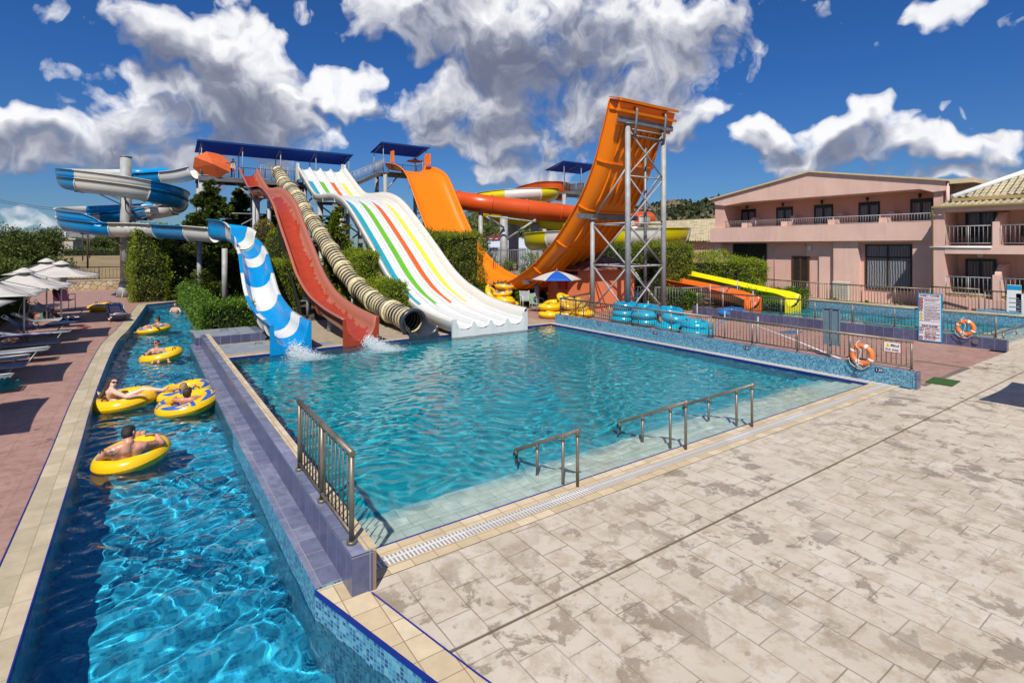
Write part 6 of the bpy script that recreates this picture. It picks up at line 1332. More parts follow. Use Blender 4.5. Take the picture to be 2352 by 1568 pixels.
# ---------------- inner tubes
def tubemat(name,base,pat,k=4,kind=0):
    m,nt,b=NT(name); uv=nd(nt,'UVMap').outputs[0]; sp=nd(nt,'SeparateXYZ',{0:uv}); u,v=sp.outputs[0],sp.outputs[1]; w=coord(nt,True)
    if pat is not None:
        fr=mth(nt,'FRACT',mth(nt,'MULTIPLY',u,k)); 
        if kind==0:   # pointed swooshes with a yellow core
            d=mth(nt,'ABSOLUTE',mth(nt,'SUBTRACT',v,mth(nt,'MULTIPLY_ADD',fr,.08,.15))); wd=mth(nt,'MULTIPLY',mth(nt,'MULTIPLY',mth(nt,'POWER',fr,.7),mth(nt,'LESS_THAN',fr,.88)),.135); o=mth(nt,'LESS_THAN',d,wd)
            i=mth(nt,'LESS_THAN',mth(nt,'ABSOLUTE',mth(nt,'SUBTRACT',v,.17)),mth(nt,'MULTIPLY',mth(nt,'MULTIPLY',mth(nt,'SUBTRACT',fr,.42),mth(nt,'LESS_THAN',fr,.78)),.20)); ring=mth(nt,'LESS_THAN',mth(nt,'ABSOLUTE',mth(nt,'SUBTRACT',v,.17)),mth(nt,'MULTIPLY',mth(nt,'MULTIPLY',mth(nt,'SUBTRACT',fr,.50),mth(nt,'LESS_THAN',fr,.74)),.10)); f=mth(nt,'MAXIMUM',mth(nt,'MULTIPLY',o,mth(nt,'SUBTRACT',1,i)),ring)
        else:
            d=mth(nt,'ABSOLUTE',mth(nt,'SUBTRACT',v,.20)); f=mth(nt,'LESS_THAN',d,mth(nt,'MULTIPLY',mth(nt,'SUBTRACT',.16,mth(nt,'ABSOLUTE',mth(nt,'SUBTRACT',fr,.5))),.34))
        c=mix(nt,f,base,pat)
    else: c=base if not isinstance(base,tuple) else mix(nt,0.,base,base)
    n=noise(nt,w,5,4,.6); c=mix(nt,mth(nt,'MULTIPLY',ramp(nt,n,[(.5,0),(.75,1)]),.22),c,tuple(x*.6+.04 for x in base)); seam=mth(nt,'LESS_THAN',mth(nt,'ABSOLUTE',mth(nt,'SUBTRACT',v,mth(nt,'MULTIPLY_ADD',mth(nt,'SINE',mth(nt,'MULTIPLY',u,300)),.003,.0))),.006); seam=mth(nt,'MAXIMUM',seam,mth(nt,'GREATER_THAN',v,.994)); c=mix(nt,mth(nt,'MULTIPLY',seam,.55),c,(.25,.10,.01)); setc(b,nt,c)
    b.inputs['Roughness'].default_value=.22; b.inputs['Specular IOR Level'].default_value=.55; bump(nt,b,noise(nt,w,9,3),.12,.02); return m
YEL=(.86,.50,.006); BLU=(.01,.10,.42); CYA=(.0,.34,.50)
T_yb=tubemat('yellow_tube_blue_swooshes',YEL,BLU,4,0); T_yg=tubemat('yellow_tube_green_patch',YEL,(.30,.62,.38),3,1); T_y=tubemat('plain_yellow_tube',YEL,None); T_c=tubemat('cyan_tube',CYA,None); T_cd=tubemat('cyan_tube_blue_marks',(.0,.30,.48),(.0,.16,.30),5,0); T_raft=tubemat('blue_raft_red_bars',(.0,.20,.55),(.35,.03,.05),9,1)
hand=M('navy_strap_handle',(.01,.012,.07),.5)
def ringtube(name,p,Rr,r,mat,label,group,rot=(0,0,0),seed=0,handles=(0.3,1.6,3.4,4.8),sq=.92,stretch=1.,frame=None):
    t=thing(name,p,label,'inner tube',group); Mx=(frame if frame is not None else Matrix.Identity(4))@Matrix.Rotation(rot[2] if frame is None else 0,4,'Z')@Matrix.Rotation(rot[0],4,'X')@Matrix.Rotation(rot[1],4,'Y')@Matrix.Rotation(rot[2] if frame is not None else 0,4,'Z')@Matrix.Diagonal((stretch,1,1,1)); B=Vector(p)
    n,k=56,24; g=random.Random(seed+1); ph=[g.uniform(0,6.28) for _ in range(3)]; m=MB(); uv=[]
    for i in range(n+1):
        a=2*PI*i/n; w_=1+.012*math.sin(3*a+ph[0])+.008*math.sin(5*a+ph[1])
        for j in range(k+1):
            b=2*PI*j/k; pin=1+.0*math.cos(b); R_=(Rr+r*math.cos(b)*(1+(.035 if j in (0,k) else 0)))*w_; m.v.append(tuple(B+Mx@Vector((R_*math.cos(a),R_*math.sin(a),r*sq*math.sin(b))))); uv.append((i/n,j/k))
    for i in range(n):
        for j in range(k): m.f.append((i*(k+1)+j,(i+1)*(k+1)+j,(i+1)*(k+1)+j+1,i*(k+1)+j+1)); m.m.append(0); m.sm.append(True)
    o=m.build('ring',mat,t,uv=uv)
    for a in handles:
        h=MB(); P=[]
        for da,hh in ((-.16,.0),(-.14,.05),(0,.065),(.14,.05),(.16,.0)): P.append(B+Mx@Vector((Rr*math.cos(a+da),Rr*math.sin(a+da),r*sq+hh-.01)))
        h.tube(P,.013,6); h.build('handle',hand,t)
    return t
tubes={}
# heap right of the racing slide
Gy='yellow tubes heaped beside the racing slide'
hp_=[((14.05,19.2,.16),T_y,(0,0,0),'yellow tube lying at the bottom left of the heap'),((14.75,18.55,.16),T_y,(0,0,1),'yellow tube at the bottom middle of the heap'),((14.1,17.95,.17),T_yb,(.12,0,2),'lowest yellow tube at the right end of the heap'),((14.3,18.1,.42),T_yg,(.15,.1,.5),'yellow tube lying on the right end of the heap'),((14.55,18.9,.47),T_y,(0,.1,0),'yellow tube in the second layer of the heap'),((14.5,18.9,.76),T_yb,(.05,-.15,0),'blue swooshed tube in the third layer of the heap'),((14.2,19.6,.62),T_yg,(.9,.2,.3),'yellow tube leaning open towards the pool on the heap'),((14.75,19.15,1.06),T_yb,(.08,.05,1),'topmost yellow and blue tube of the heap'),((14.75,20.1,.5),T_y,(.5,0,0),'yellow tube at the back of the heap'),((14.6,20.75,.62),T_yb,(1.2,.2,.6),'yellow and blue tube standing on edge at the back of the heap')]
for k,(p,mt,ro,l) in enumerate(hp_): ringtube('inner_tube',(p[0]-.55,p[1]*.72+5.0,p[2]),.36,.165,mt,l,Gy,ro,k,(.3,3.4))
Gz='yellow tubes piled behind the railing by the hut'
pz=[((13.35,13.9,.16),T_y,(0,0,0),'lowest yellow tube left of the blue and white parasol pole'),((13.4,14.0,.47),T_y,(0,.05,.4),'yellow tube stacked on the leftmost one behind the railing'),((14.1,13.6,.16),T_y,(0,0,.4),'lowest yellow tube behind the first railing panel'),((14.75,13.25,.16),T_yg,(0,0,.9),'lowest yellow tube nearest the tower foot'),((14.35,13.75,.45),T_y,(.2,.25,0),'tilted yellow tube in the middle of the pile'),((14.95,13.5,.43),T_yg,(.9,.5,0),'yellow tube tipped on its edge near the tower foot'),((14.5,14.1,.72),T_yg,(.5,.2,0),'topmost yellow tube of the railing pile'),((13.9,14.3,.50),T_y,(.15,-.2,0),'yellow tube at the back of the railing pile')]
for k,(p,mt,ro,l) in enumerate(pz): ringtube('inner_tube',p,.36,.155,mt,l,Gz,ro,k+20,(.3,3.4))
Gc='blue double tubes stacked behind the pool railing'
pc=[(c4(1810,905),.16,T_c,(0,0,0),'blue tube at the bottom of the left stack'),(c4(1820,905),.40,T_c,(.04,.03,0),'blue tube in the middle of the left stack'),(c4(1820,905),.70,T_cd,(-.05,.05,1),'blue tube on top of the left stack'),(c4(2015,935),.16,T_c,(0,0,0),'blue tube at the bottom of the second stack'),(c4(2012,935),.42,T_c,(.05,.02,2),'large blue tube in the second stack'),(c4(2012,930),.66,T_cd,(.03,-.05,0),'blue tube on top of the second stack'),(c4(2230,985),.15,T_c,(0,0,0),'flat blue tube under the third stack'),(c4(2290,965),.42,T_c,(.1,.05,0),'blue tube in the middle of the third stack'),(c4(2230,950),.64,T_cd,(.03,.02,0),'blue tube on top of the third stack'),(c5(95,1215),.14,T_c,(0,0,0),'flat blue tube under the lone fourth stack'),(c5(95,1205),.36,T_c,(.04,0,0),'blue tube on top of the lone fourth stack'),(c4(1905,760),.55,T_cd,(1.3,.2,.4),'blue tube propped on edge behind the first stack')]
for k,(px,z,mt,ro,l) in enumerate(pc):
    g_=G(*px); ringtube('inner_tube',(g_[0],g_[1],z),.37,.185,mt,l,Gc,ro,k+40,(.3,2.6,4.4))
g_=G(*c5(337,1075)); ringtube('inner_tube',(g_[0],g_[1],.19),.50,.19,T_raft,'blue raft tube with red bars lying on the red deck by the far pool',None,(0,0,.2),70,(.4,2,3.6,5),stretch=1.1)
g_=G(*c6(1165,560)); ringtube('inner_tube',(g_[0],g_[1],.2),.43,.2,T_yb,'yellow and blue tube lying on the red deck near the striped lounger',None,(0,0,.7),71)
# ---------------- sun loungers
alu=M('white_aluminium',(.34,.34,.34),.4,.3,.1)
sling,nt,b=NT('striped_sling'); v=nd(nt,'UVMap').outputs[0]; fr=mth(nt,'FRACT',mth(nt,'MULTIPLY',nd(nt,'SeparateXYZ',{0:v}).outputs[0],7)); setc(b,nt,mix(nt,mth(nt,'LESS_THAN',fr,.5),(.50,.53,.58),(.035,.055,.13))); b.inputs['Roughness'].default_value=.8
def lounger(p,rz,back,label,group='sun loungers along the deck'):
    t=thing('sun_lounger',p,label,'sun lounger',group); B=Vector(p); Rz=Matrix.Rotation(rz,4,'Z'); Q=lambda x,y,z:B+Rz@Vector((x,y,z)); ca,sa=math.cos(back),math.sin(back)
    pr=[(-1.25,.33),(-.6,.32),(0,.31),(.0+.62*ca*.35,.31+.62*sa*.35),(.66*ca,.31+.66*sa)]; m=MB(); uv=[]
    for i,(x,z) in enumerate(pr):
        for j in range(5): m.v.append(tuple(Q(x,-.29+.145*j,z-.02*math.sin(PI*j/4)))); uv.append((j/4,i/4))
    for i in range(4):
        for j in range(4): m.f.append((i*5+j,(i+1)*5+j,(i+1)*5+j+1,i*5+j+1)); m.m.append(0); m.sm.append(True)
    solidify(m.build('sling',sling,t,uv=uv),.012)
    m=MB(); 
    m.tube([Q(.05,-.31,.31),Q(-1.2,-.31,.34),Q(-1.27,-.29,.34),Q(-1.27,.29,.34),Q(-1.2,.31,.34),Q(.05,.31,.31)],.017,8); m.build('frame',alu,t)
    m=MB(); m.tube([Q(0,-.31,.31),Q(.66*ca,-.31,.31+.66*sa),Q(.7*ca,-.25,.31+.7*sa),Q(.7*ca,.25,.31+.7*sa),Q(.66*ca,.31,.31+.66*sa),Q(0,.31,.31)],.016,8); m.build('backrest_frame',alu,t)
    for x,dx in ((-1.05,.18),(.0,-.15)):
        m=MB(); m.tube([Q(x,-.31,.32),Q(x+dx,-.31,.02),Q(x+dx*1.6,-.31,.0),Q(x+dx*1.6,.31,.0),Q(x+dx,.31,.02),Q(x,.31,.32)],.015,8); m.build('leg',alu,t)
    return t
LP=[((1005,545),.7,'sun lounger farthest along the row, foot end near the yellow tube'),((860,640),.5,'second farthest sun lounger, lying behind the sunbather'),((780,715),.75,'sun lounger with a white towel on its foot end'),((800,785),.25,'low flat sun lounger with a dark sling in the parasol shade'),((665,905),.95,'sun lounger with high raised back beside the parasol pole'),((550,985),.95,'sun lounger with raised striped back, third from the left bottom'),((322,1075),.85,'second nearest full sun lounger at the left edge'),((298,1165),.6,'sun lounger foot end below the second nearest at the left edge'),((128,1300),.5,'nearest sun lounger, only its foot end in the frame')]
for (c,bk,l) in LP:
    g_=G(*c6(*c),.33); lounger((g_[0]-1.27,g_[1],0),PI,bk,l)
g_=G(*c6(1300,690)); lt=lounger((-2.62,24.4,0),R(90+8),.55,'blue and white striped sun lounger by the river edge with pink towel',None)
tw,nt,b=NT('pink_striped_towel'); v=coord(nt,True); fr=mth(nt,'FRACT',mth(nt,'MULTIPLY',nd(nt,'SeparateXYZ',{0:v}).outputs[1],5.5)); setc(b,nt,mix(nt,mth(nt,'LESS_THAN',fr,.4),(.70,.60,.58),(.62,.25,.27))); b.inputs['Roughness'].default_value=.95
def towel(name,P,mat,label,cat='towel'):
    m=MB(); rows=[[Vector(q) for q in r] for r in P]; sweepmesh(m,rows); o=solidify(m.build(name,mat),.015); return tag(o,label,cat)
B_=Vector((-2.62,24.4,0)); Rz=Matrix.Rotation(R(98),4,'Z'); q_=lambda x,y,z:B_+Rz@Vector((x,y,z))
towel('towel',[[q_(x,y,z+(.0 if abs(y)<.32 else -.25)+.012*math.sin(9*y+3*x)) for y in (-.36,-.32,-.15,.0,.15,.32,.36)] for x,z in ((-.95,.36),(-.6,.36),(-.2,.35),(.1,.40),(.35,.53),(.42,.56))],tw,'pink striped towel spread on the lounger by the river edge')
w_t=M('white_towel',(.62,.61,.60),.95,0,.15,6); l_t=M('lavender_towel',(.30,.27,.42),.95,0,.2,6); d_t=M('navy_cloth',(.015,.018,.05),.95); g_t=M('green_towel',(.02,.22,.17),.95,0,.2,4)
def lumpcloth(p,r,h,mat,label,seed,cat='towel'):
    n=18; g=np.random.default_rng(seed); m=MB(); rows=[]
    for i in range(n):
        row=[]
        for j in range(n):
            u=(i/(n-1)*2-1)*r[0]; v_=(j/(n-1)*2-1)*r[1]; e=max(0,1-max(abs(u/r[0]),abs(v_/r[1]))**4); z=h*e*(.55+.45*math.sin(9*u/r[0]+g.uniform(-.3,.3)+5*v_/r[1])*math.cos(6*v_/r[1])); row.append(Vector((p[0]+u+.03*math.sin(7*v_),p[1]+v_+.03*math.sin(8*u),p[2]+max(.01,z))))
        rows.append(row)
    sweepmesh(m,rows); o=solidify(m.build('towel' if cat=='towel' else cat.replace(' ','_'),mat),.01); return tag(o,label,cat)
def at6(c,z): return G(*c6(*c),z)
lumpcloth(at6((690,700),.36),(.42,.28),.10,w_t,'white towel bunched on the foot of a lounger by the parasol pole',1); lumpcloth(at6((800,640),.36),(.25,.2),.07,w_t,'small white cloth on the lounger behind the parasol pole',5)
lumpcloth(at6((290,835),.36),(.62,.26),.05,l_t,'lavender towel on the lounger with the raised back',2); lumpcloth(at6((790,665),.4),(.28,.2),.16,d_t,'dark navy bag of cloth hanging at the lounger foot',3,'bag'); lumpcloth(at6((250,745),.36),(.3,.22),.10,l_t,'pale lilac cloth behind the parasol pole',6)
lumpcloth(at6((-10,1440),.40),(.28,.3),.22,g_t,'sea green towel hanging over a lounger at the left edge',4)
# flip-flops
for k,c in enumerate(((920,745),(980,750))):
    g_=G(*c6(*c)); t=thing('flip_flop',(g_[0],g_[1],0),('red and black flip-flop on the red deck, left one of the pair','red flip-flop on the red deck, right one of the pair')[k],'sandal','pair of flip-flops'); m=MB(); m.obox((g_[0],g_[1],.015),(.26,.10,.025),R(10+20*k)); m.build('sole',p_red,t); m=MB(); m.tube([(g_[0]-.02,g_[1]-.05,.03),(g_[0]+.05,g_[1],.07),(g_[0]-.02,g_[1]+.05,.03)],.012,6); m.build('strap',p_black,t)
# cord on the parasol pole
m=MB(); m.tube(catmull([(-4.95,19.2,1.85),(-4.8,19.1,1.4),(-4.82,19.1,1.0),(-4.95,19.1,.85),(-5.06,19.1,1.0),(-5.0,19.15,1.3)],6),.009,5); tag(m.build('pull_cord',M('yellowish_cord',(.5,.46,.25),.8)),'yellowish pull cord looped beside the parasol pole','cord')
g_=G(*c9(75,430)) if 'c9' in globals() else G(434,654)
lumpcloth((g_[0],g_[1],0),(.5,.3),.35,M('green_netting',(.0,.22,.13),.9),'bright green netting lying under the dark trees',9,'netting')
# splashes of water at the slide mouths
foam,nt,b=NT('white_water'); b.inputs['Base Color'].default_value=(.85,.9,.92,1); b.inputs['Roughness'].default_value=.25; b.inputs['Transmission Weight'].default_value=.0; b.inputs['IOR'].default_value=1.2
def splash(x,y,label,seed,w=.32,L=1.0):
    g=np.random.default_rng(seed); n=4200; f=g.random(n)**.9; X=x+g.normal(0,1,n)*(w*.35+.42*f)*w/.32*.6+.28*f; Y=y-f*L; Z=WP+np.abs(g.normal(0,1,n))*(.10*(1-f)+.015)+.20*(1-f)**3*(g.random(n)); r=g.uniform(.006,.02,n)*(1.25-f*.8)
    T=np.array([(1,0,-.7),(-1,0,-.7),(0,1,.7),(0,-1,.7)]); V=(np.stack([X,Y,Z],1)[:,None]+T[None]*r[:,None,None]).reshape(-1,3); I=np.arange(n)[:,None]*4
    F=np.concatenate([I+np.array([0,1,2]),I+np.array([1,0,3]),I+np.array([2,3,0]),I+np.array([3,2,1])]); o=np_mesh('splash',V,F,[foam],smooth=True); tag(o,label,'splash',None,'stuff'); return o
splash(2.05,12.2,'white splashing water at the mouth of the blue slide',1,.34,1.35); splash(4.35,12.25,'white splashing water at the mouth of the red slide',2,.34,1.5)
# ---------------- people
def skin(name,c,tats=()):
    m,nt,b=NT(name); v=coord(nt,True); n=noise(nt,v,9,4,.6); c_=mix(nt,ramp(nt,n,[(.3,0),(.7,1)]),tuple(x*.88 for x in c),tuple(min(1,x*1.06) for x in c))
    for (p,r,sc) in tats:
        q=nd(nt,'VectorMath',{0:nd(nt,'VectorMath',{0:v,1:tuple(p)},operation='SUBTRACT').outputs[0],1:(1/r[0],1/r[1],1/r[2])},operation='MULTIPLY').outputs[0]
        d=nd(nt,'VectorMath',{0:q},operation='LENGTH').outputs['Value']; f=mth(nt,'MULTIPLY',mth(nt,'LESS_THAN',d,1.),ramp(nt,noise(nt,v,sc,3,.6,1.5),[(.44,0),(.5,1)])); c_=mix(nt,mth(nt,'MULTIPLY',f,.8),c_,(.05,.045,.045))
    setc(b,nt,c_); b.inputs['Roughness'].default_value=.42; b.inputs['Subsurface Weight'].default_value=.12; b.inputs['Subsurface Radius'].default_value=(.02,.008,.004); b.inputs['Subsurface Scale'].default_value=.5; return m
hairm=lambda n,c:M(n,c,.5,0,.6,40,1.,110)
h_dark=hairm('dark_hair',(.018,.012,.009)); h_brown=hairm('brown_hair',(.05,.026,.015)); h_blond=hairm('blond_hair',(.33,.21,.09)); h_lb=hairm('light_brown_hair',(.14,.085,.04)); lens=M('dark_lenses',(.01,.01,.012),.12)
def person(p,label,J,s,skinm,face,hair,hairstyle='short',vox=.013,clothes=(),glasses=False,missing=(),hands=None,look=None,cat='person',thin=1.):
    """J: joints in world space (L/R as seen on screen). One continuous body surface; hair, clothes, glasses are its children."""
    J={k:Vector(v) for k,v in J.items()}; N,Hc=J['N'],J['H']; up=(Hc-N).normalized(); f=Vector(face); f=(f-up*f.dot(up)).normalized(); r=up.cross(f); m=MB(); Mx=Matrix((r,f,up)).transposed().to_4x4()
    q=lambda a,b_,c:Hc+r*a*s+f*b_*s+up*c*s
    m.ball(q(0,-.008,.025),(.076*s,.092*s,.088*s),18,12,0,Mx); m.ball(q(0,.012,-.035),(.062*s,.072*s,.075*s),16,10,0,Mx); m.rc(q(0,.045,-.085),.028*s,q(0,.028,-.06),.05*s)
    m.rc(q(0,.085,.012),.009*s,q(0,.104,-.022),.014*s); m.rc(q(-.022,.085,-.058),.010*s,q(.022,.085,-.058),.010*s); m.rc(q(-.035,.078,.028),.012*s,q(.035,.078,.028),.012*s)
    for e in (-1,1): m.rc(q(e*.076,-.008,.012),.016*s,q(e*.079,-.012,-.018),.012*s)
    W_=(J['PL']+J['PR'])/2; sc=(J['SL']+J['SR'])/2; ch=sc.lerp(W_,.28); wa=sc.lerp(W_,.66); ax=(J['SR']-J['SL']).normalized(); hx=(J['PR']-J['PL']).normalized(); T=thin*s
    m.rc(N.lerp(sc,.2),.055*T,Hc-up*.045*s-f*.01*s,.050*T); m.rc(sc,.085*T,N,.056*T)
    for e,S_ in ((-1,J['SL']),(1,J['SR'])):
        m.rc(N.lerp(sc,.4),.052*T,S_,.058*T); m.rc(S_.lerp(sc,.28),.075*T,ch+ax*e*.075*T,.092*T); m.rc(ch+ax*e*.075*T,.092*T,wa+hx*e*.055*T,.085*T)
    m.rc(ch,.10*T,wa,.095*T)
    for e,P_ in ((-1,J['PL']),(1,J['PR'])): m.rc(wa+hx*e*.05*T,.088*T,P_,.098*T)
    for L in 'LR':
        if 'E'+L in J:
            m.rc(J['S'+L],.056*T,J['S'+L].lerp(J['E'+L],.45),.050*T); m.rc(J['S'+L].lerp(J['E'+L],.45),.050*T,J['E'+L],.038*T)
        if 'W'+L in J:
            e,w_=J['E'+L],J['W'+L]; m.rc(e,.038*T,e.lerp(w_,.3),.041*T); m.rc(e.lerp(w_,.3),.041*T,w_,.026*T)
            d=J.get('D'+L); d=(d-w_).normalized() if d is not None else (w_-e).normalized(); sd=d.cross(up if abs(d.dot(up))<.9 else f).normalized(); nn=d.cross(sd).normalized(); curl=nn if nn.z<0 else -nn
            pc=w_+d*.085*s
            for o_ in (-.028,0,.026): m.rc(w_+sd*o_*.5*s,.022*s,pc+sd*o_*s,.0145*s)
            for k,(o_,ln) in enumerate(((-.034,.060),(-.012,.074),(.011,.070),(.033,.055))):
                a=pc+sd*o_*s; b_=a+(d+curl*.25+sd*o_*2).normalized()*ln*.55*s; c=b_+(d+curl*.9).normalized()*ln*.5*s; m.rc(a,.0115*s,b_,.0105*s,8); m.rc(b_,.0105*s,c,.009*s,8)
            a=w_+d*.03*s-sd*.028*s; b_=a+(d*.6-sd).normalized()*.035*s; c=b_+(d-sd*.25+curl*.3).normalized()*.03*s; m.rc(a,.015*s,b_,.0125*s,8); m.rc(b_,.0125*s,c,.010*s,8)
        if 'K'+L in J:
            P_,k_=J['P'+L],J['K'+L]; m.rc(P_,.092*T,P_.lerp(k_,.5),.074*T); m.rc(P_.lerp(k_,.5),.074*T,k_,.053*T)
        if 'A'+L in J:
            k_,a=J['K'+L],J['A'+L]; m.rc(k_,.053*T,k_.lerp(a,.33),.056*T); m.rc(k_.lerp(a,.33),.056*T,a,.034*T)
        if 'T'+L in J:
            a,t_=J['A'+L],J['T'+L]; d=(t_-a).normalized(); sd=d.cross(Vector((0,0,1)) if abs(d.z)<.8 else Vector((FW[0],FW[1],0))).normalized(); m.ball(a-d*.02*s,(.034*s,)*3,10,8); m.rc(a,.033*s,a.lerp(t_,.75),.026*s); m.rc(a.lerp(t_,.35),.03*s,a.lerp(t_,.75)+sd*.02*s,.022*s); m.rc(a.lerp(t_,.35),.03*s,a.lerp(t_,.75)-sd*.02*s,.022*s)
            for k,(o_,rr) in enumerate(((-.034,.013),(-.012,.0095),(.006,.009),(.022,.009),(.036,.008))): m.rc(a.lerp(t_,.8)+sd*o_*s,rr*1.1*s,t_+sd*o_*1.05*s-d*.006*k*s,rr*s,8)
    o=m.build('person',skinm); o.location=(0,0,0); tag(o,label,cat); md=o.modifiers.new('remesh','REMESH'); md.mode='VOXEL'; md.voxel_size=vox; md.use_smooth_shade=True; sm=o.modifiers.new('smooth','SMOOTH'); sm.factor=.5; sm.iterations=3
    # eyes, lips or glasses
    if glasses:
        g=MB()
        for e in (-1,1): g.ball(q(e*.034,.098,.006),(.030*s,.012*s,.022*s),12,8,0,Mx); g.rc(q(e*.06,.085,.012),.004*s,q(e*.082,-.01,.012),.004*s,6)
        g.rc(q(-.02,.104,.012),.004*s,q(.02,.104,.012),.004*s,6); g.build('sunglasses',lens,o)
    else:
        g=MB(); 
        for e in (-1,1): g.ball(q(e*.03,.088,.008),(.013*s,.007*s,.007*s),8,6,0,Mx)
        g.build('eyes',p_black,o)
    g=MB(); g.rc(q(-.018,.096,-.058),.0055*s,q(.018,.096,-.058),.0055*s,6); g.build('lips',M('lips',(.42,.12,.10),.5),o)
    g=MB(); bs=hairstyle
    g.ball(q(0,-.018,.040),(.083*s,.093*s,.086*s),18,12,0,Mx); g.ball(q(0,-.040,.005),(.080*s,.072*s,.085*s),16,10,0,Mx)
    if bs=='short': g.ball(q(0,.03,.085),(.06*s,.06*s,.04*s),12,8,0,Mx)
    if bs=='bun': g.ball(q(0,-.07,.11),(.05*s,.05*s,.05*s),12,8,0,Mx)
    if bs=='long':
        g.rc(q(-.03,-.06,.03),.072*s,q(-.05,-.10,-.13),.062*s); g.rc(q(-.05,-.10,-.13),.062*s,q(-.10,-.13,-.30),.046*s); g.rc(q(-.10,-.13,-.30),.046*s,q(-.15,-.13,-.47),.03*s); g.rc(q(-.07,.0,.03),.035*s,q(-.07,-.04,-.14),.03*s); g.rc(q(.06,-.03,.03),.035*s,q(.05,-.07,-.12),.03*s)
    if bs=='bob': g.rc(q(0,-.05,0),.08*s,q(0,-.06,-.07),.07*s); g.rc(q(-.05,-.03,.0),.045*s,q(-.055,-.03,-.09),.035*s); g.rc(q(.05,-.03,.0),.045*s,q(.055,-.03,-.09),.035*s)
    ho=g.build('hair',hair,o); md=ho.modifiers.new('remesh','REMESH'); md.mode='VOXEL'; md.voxel_size=vox*.8; md.use_smooth_shade=True
    for (nm,mat,segs) in clothes:
        g=MB(); 
        for (a,ra,b_,rb) in segs: g.rc(a,ra,b_,rb,14)
        go=g.build(nm,mat,o); md=go.modifiers.new('remesh','REMESH'); md.mode='VOXEL'; md.voxel_size=vox; md.use_smooth_shade=True
    return o
Rt=Vector((RT[0],RT[1],0)); Fw=Vector((FW[0],FW[1],0)); Up=Vector((0,0,1))
SF=Matrix((Rt,Fw,Up)).transposed().to_4x4()
# 1: man in the foreground, back to us
j=lambda x,y,D:PD(208.2+.09376*x,955.5+.09376*y,D)
rc_=PD(303,1046,8.6)
ringtube('inner_tube',(rc_[0],rc_[1],-.155),.385,.15,T_yg,'nearest yellow tube on the river carrying the tattooed man',"yellow tubes floating on the river",(R(8),R(-5),R(35)),101,(2.9,),frame=SF)
Jm=dict(H=j(945,430,8.30),N=j(935,645,8.24),SL=j(480,870,8.14),SR=j(1270,730,8.36),EL=j(205,1040,8.28),WL=j(300,1010,8.55),ER=j(1735,665,8.62),WR=j(1625,465,8.70),DR=j(1520,455,8.68),PL=j(690,1210,8.40),PR=j(1040,1160,8.50),KL=j(880,800,8.78),KR=j(1150,760,8.86),AL=j(1185,590,9.02),AR=j(1325,590,9.04),TL=j(1140,370,8.98),TR=j(1270,350,9.0))
tats=[(j(905,1000,8.05),(.055,.09,.115),38),(j(420,905,8.1),(.12,.12,.07),30),(j(1480,690,8.45),(.12,.12,.06),30)]
person(None,'man with tattooed back and arms, seen from behind in the nearest yellow tube',Jm,1.06,skin('tanned_tattooed_skin',(.62,.29,.185),tats),Fw,h_dark,'short',.011,thin=1.18,clothes=[('swim_shorts',M('dark_shorts',(.02,.03,.06),.8),[(Jm_p,.12,Jm_k,.10) for Jm_p,Jm_k in ((Vector(Jm['PL']),Vector(Jm['PL']).lerp(Vector(Jm['KL']),.5)),(Vector(Jm['PR']),Vector(Jm['PR']).lerp(Vector(Jm['KR']),.5)))])])
# 2: woman with long hair
j=lambda x,y,D:PD(208.2+.1302*x,845.2+.1302*y,D)
rc_=PD(286.3,924.6,11.63); ringtube('inner_tube',(rc_[0],rc_[1],-.14),.455,.16,T_yg,'yellow tube with green patch touching the left bank, carrying the long haired woman',"yellow tubes floating on the river",(R(5),R(-5),R(20)),102,(4.2,1.2),frame=SF)
J2=dict(H=j(398,258,11.56),N=j(368,358,11.52),SL=j(262,420,11.66),SR=j(425,420,11.36),EL=j(150,475,11.75),WL=j(112,425,11.85),DL=j(70,395,11.9),ER=j(645,512,11.22),WR=j(860,482,11.36),DR=j(980,468,11.40),PL=j(410,590,11.72),PR=j(440,590,11.50),KL=j(760,500,11.95),KR=j(930,375,11.75),AL=j(1090,520,12.0),AR=j(1285,385,11.85),TL=j(1180,500,12.05),TR=j(1372,338,11.88))
person(None,'pale woman with very long brown hair and sunglasses in a yellow tube',J2,1.0,skin('pale_skin',(.66,.43,.33)),Rt*.85-Fw*.55,h_brown,'long',.012,[('bikini_top',p_white,[(j(455,455,11.45),.062,j(500,440,11.50),.05)])],True)
# 3: two children
rc_=PD(430,930,11.35); ringtube('inner_tube',(rc_[0],rc_[1],-.13),.43,.16,T_yb,'yellow and blue tube with the dark haired child, in front of its twin',"yellow tubes floating on the river",(R(8),R(-6),R(150)),103,(2.2,5.3),frame=SF)
rc2=PD(423,901,12.25); ringtube('inner_tube',(rc2[0],rc2[1],-.13),.43,.16,T_yb,'yellow and blue tube with the blond child, behind its twin',"yellow tubes floating on the river",(R(5),R(-4),R(160)),104,(2.2,5.3),frame=SF)
Jk=dict(H=j(1712,440,11.2),N=j(1700,535,11.2),SL=j(1590,570,11.16),SR=j(1800,555,11.2),EL=j(1460,555,11.3),WL=j(1530,500,11.6),ER=j(1945,512,11.4),WR=j(1800,500,11.6),PL=j(1660,700,11.3),PR=j(1760,700,11.3),KL=j(1640,620,11.75),KR=j(1800,610,11.75))
person(None,'small child with short dark hair seen from behind in the front blue swooshed tube',Jk,.98,skin('sunburnt_child_skin',(.55,.26,.16)),Fw,h_brown,'short',.011)
Jk=dict(H=j(1648,345,12.1),N=j(1650,430,12.1),SL=j(1570,440,12.1),SR=j(1730,430,12.1),EL=j(1460,352,12.2),WL=j(1520,420,12.35),ER=j(1835,300,12.25),WR=j(1770,370,12.4),PL=j(1620,560,12.2),PR=j(1700,560,12.2))
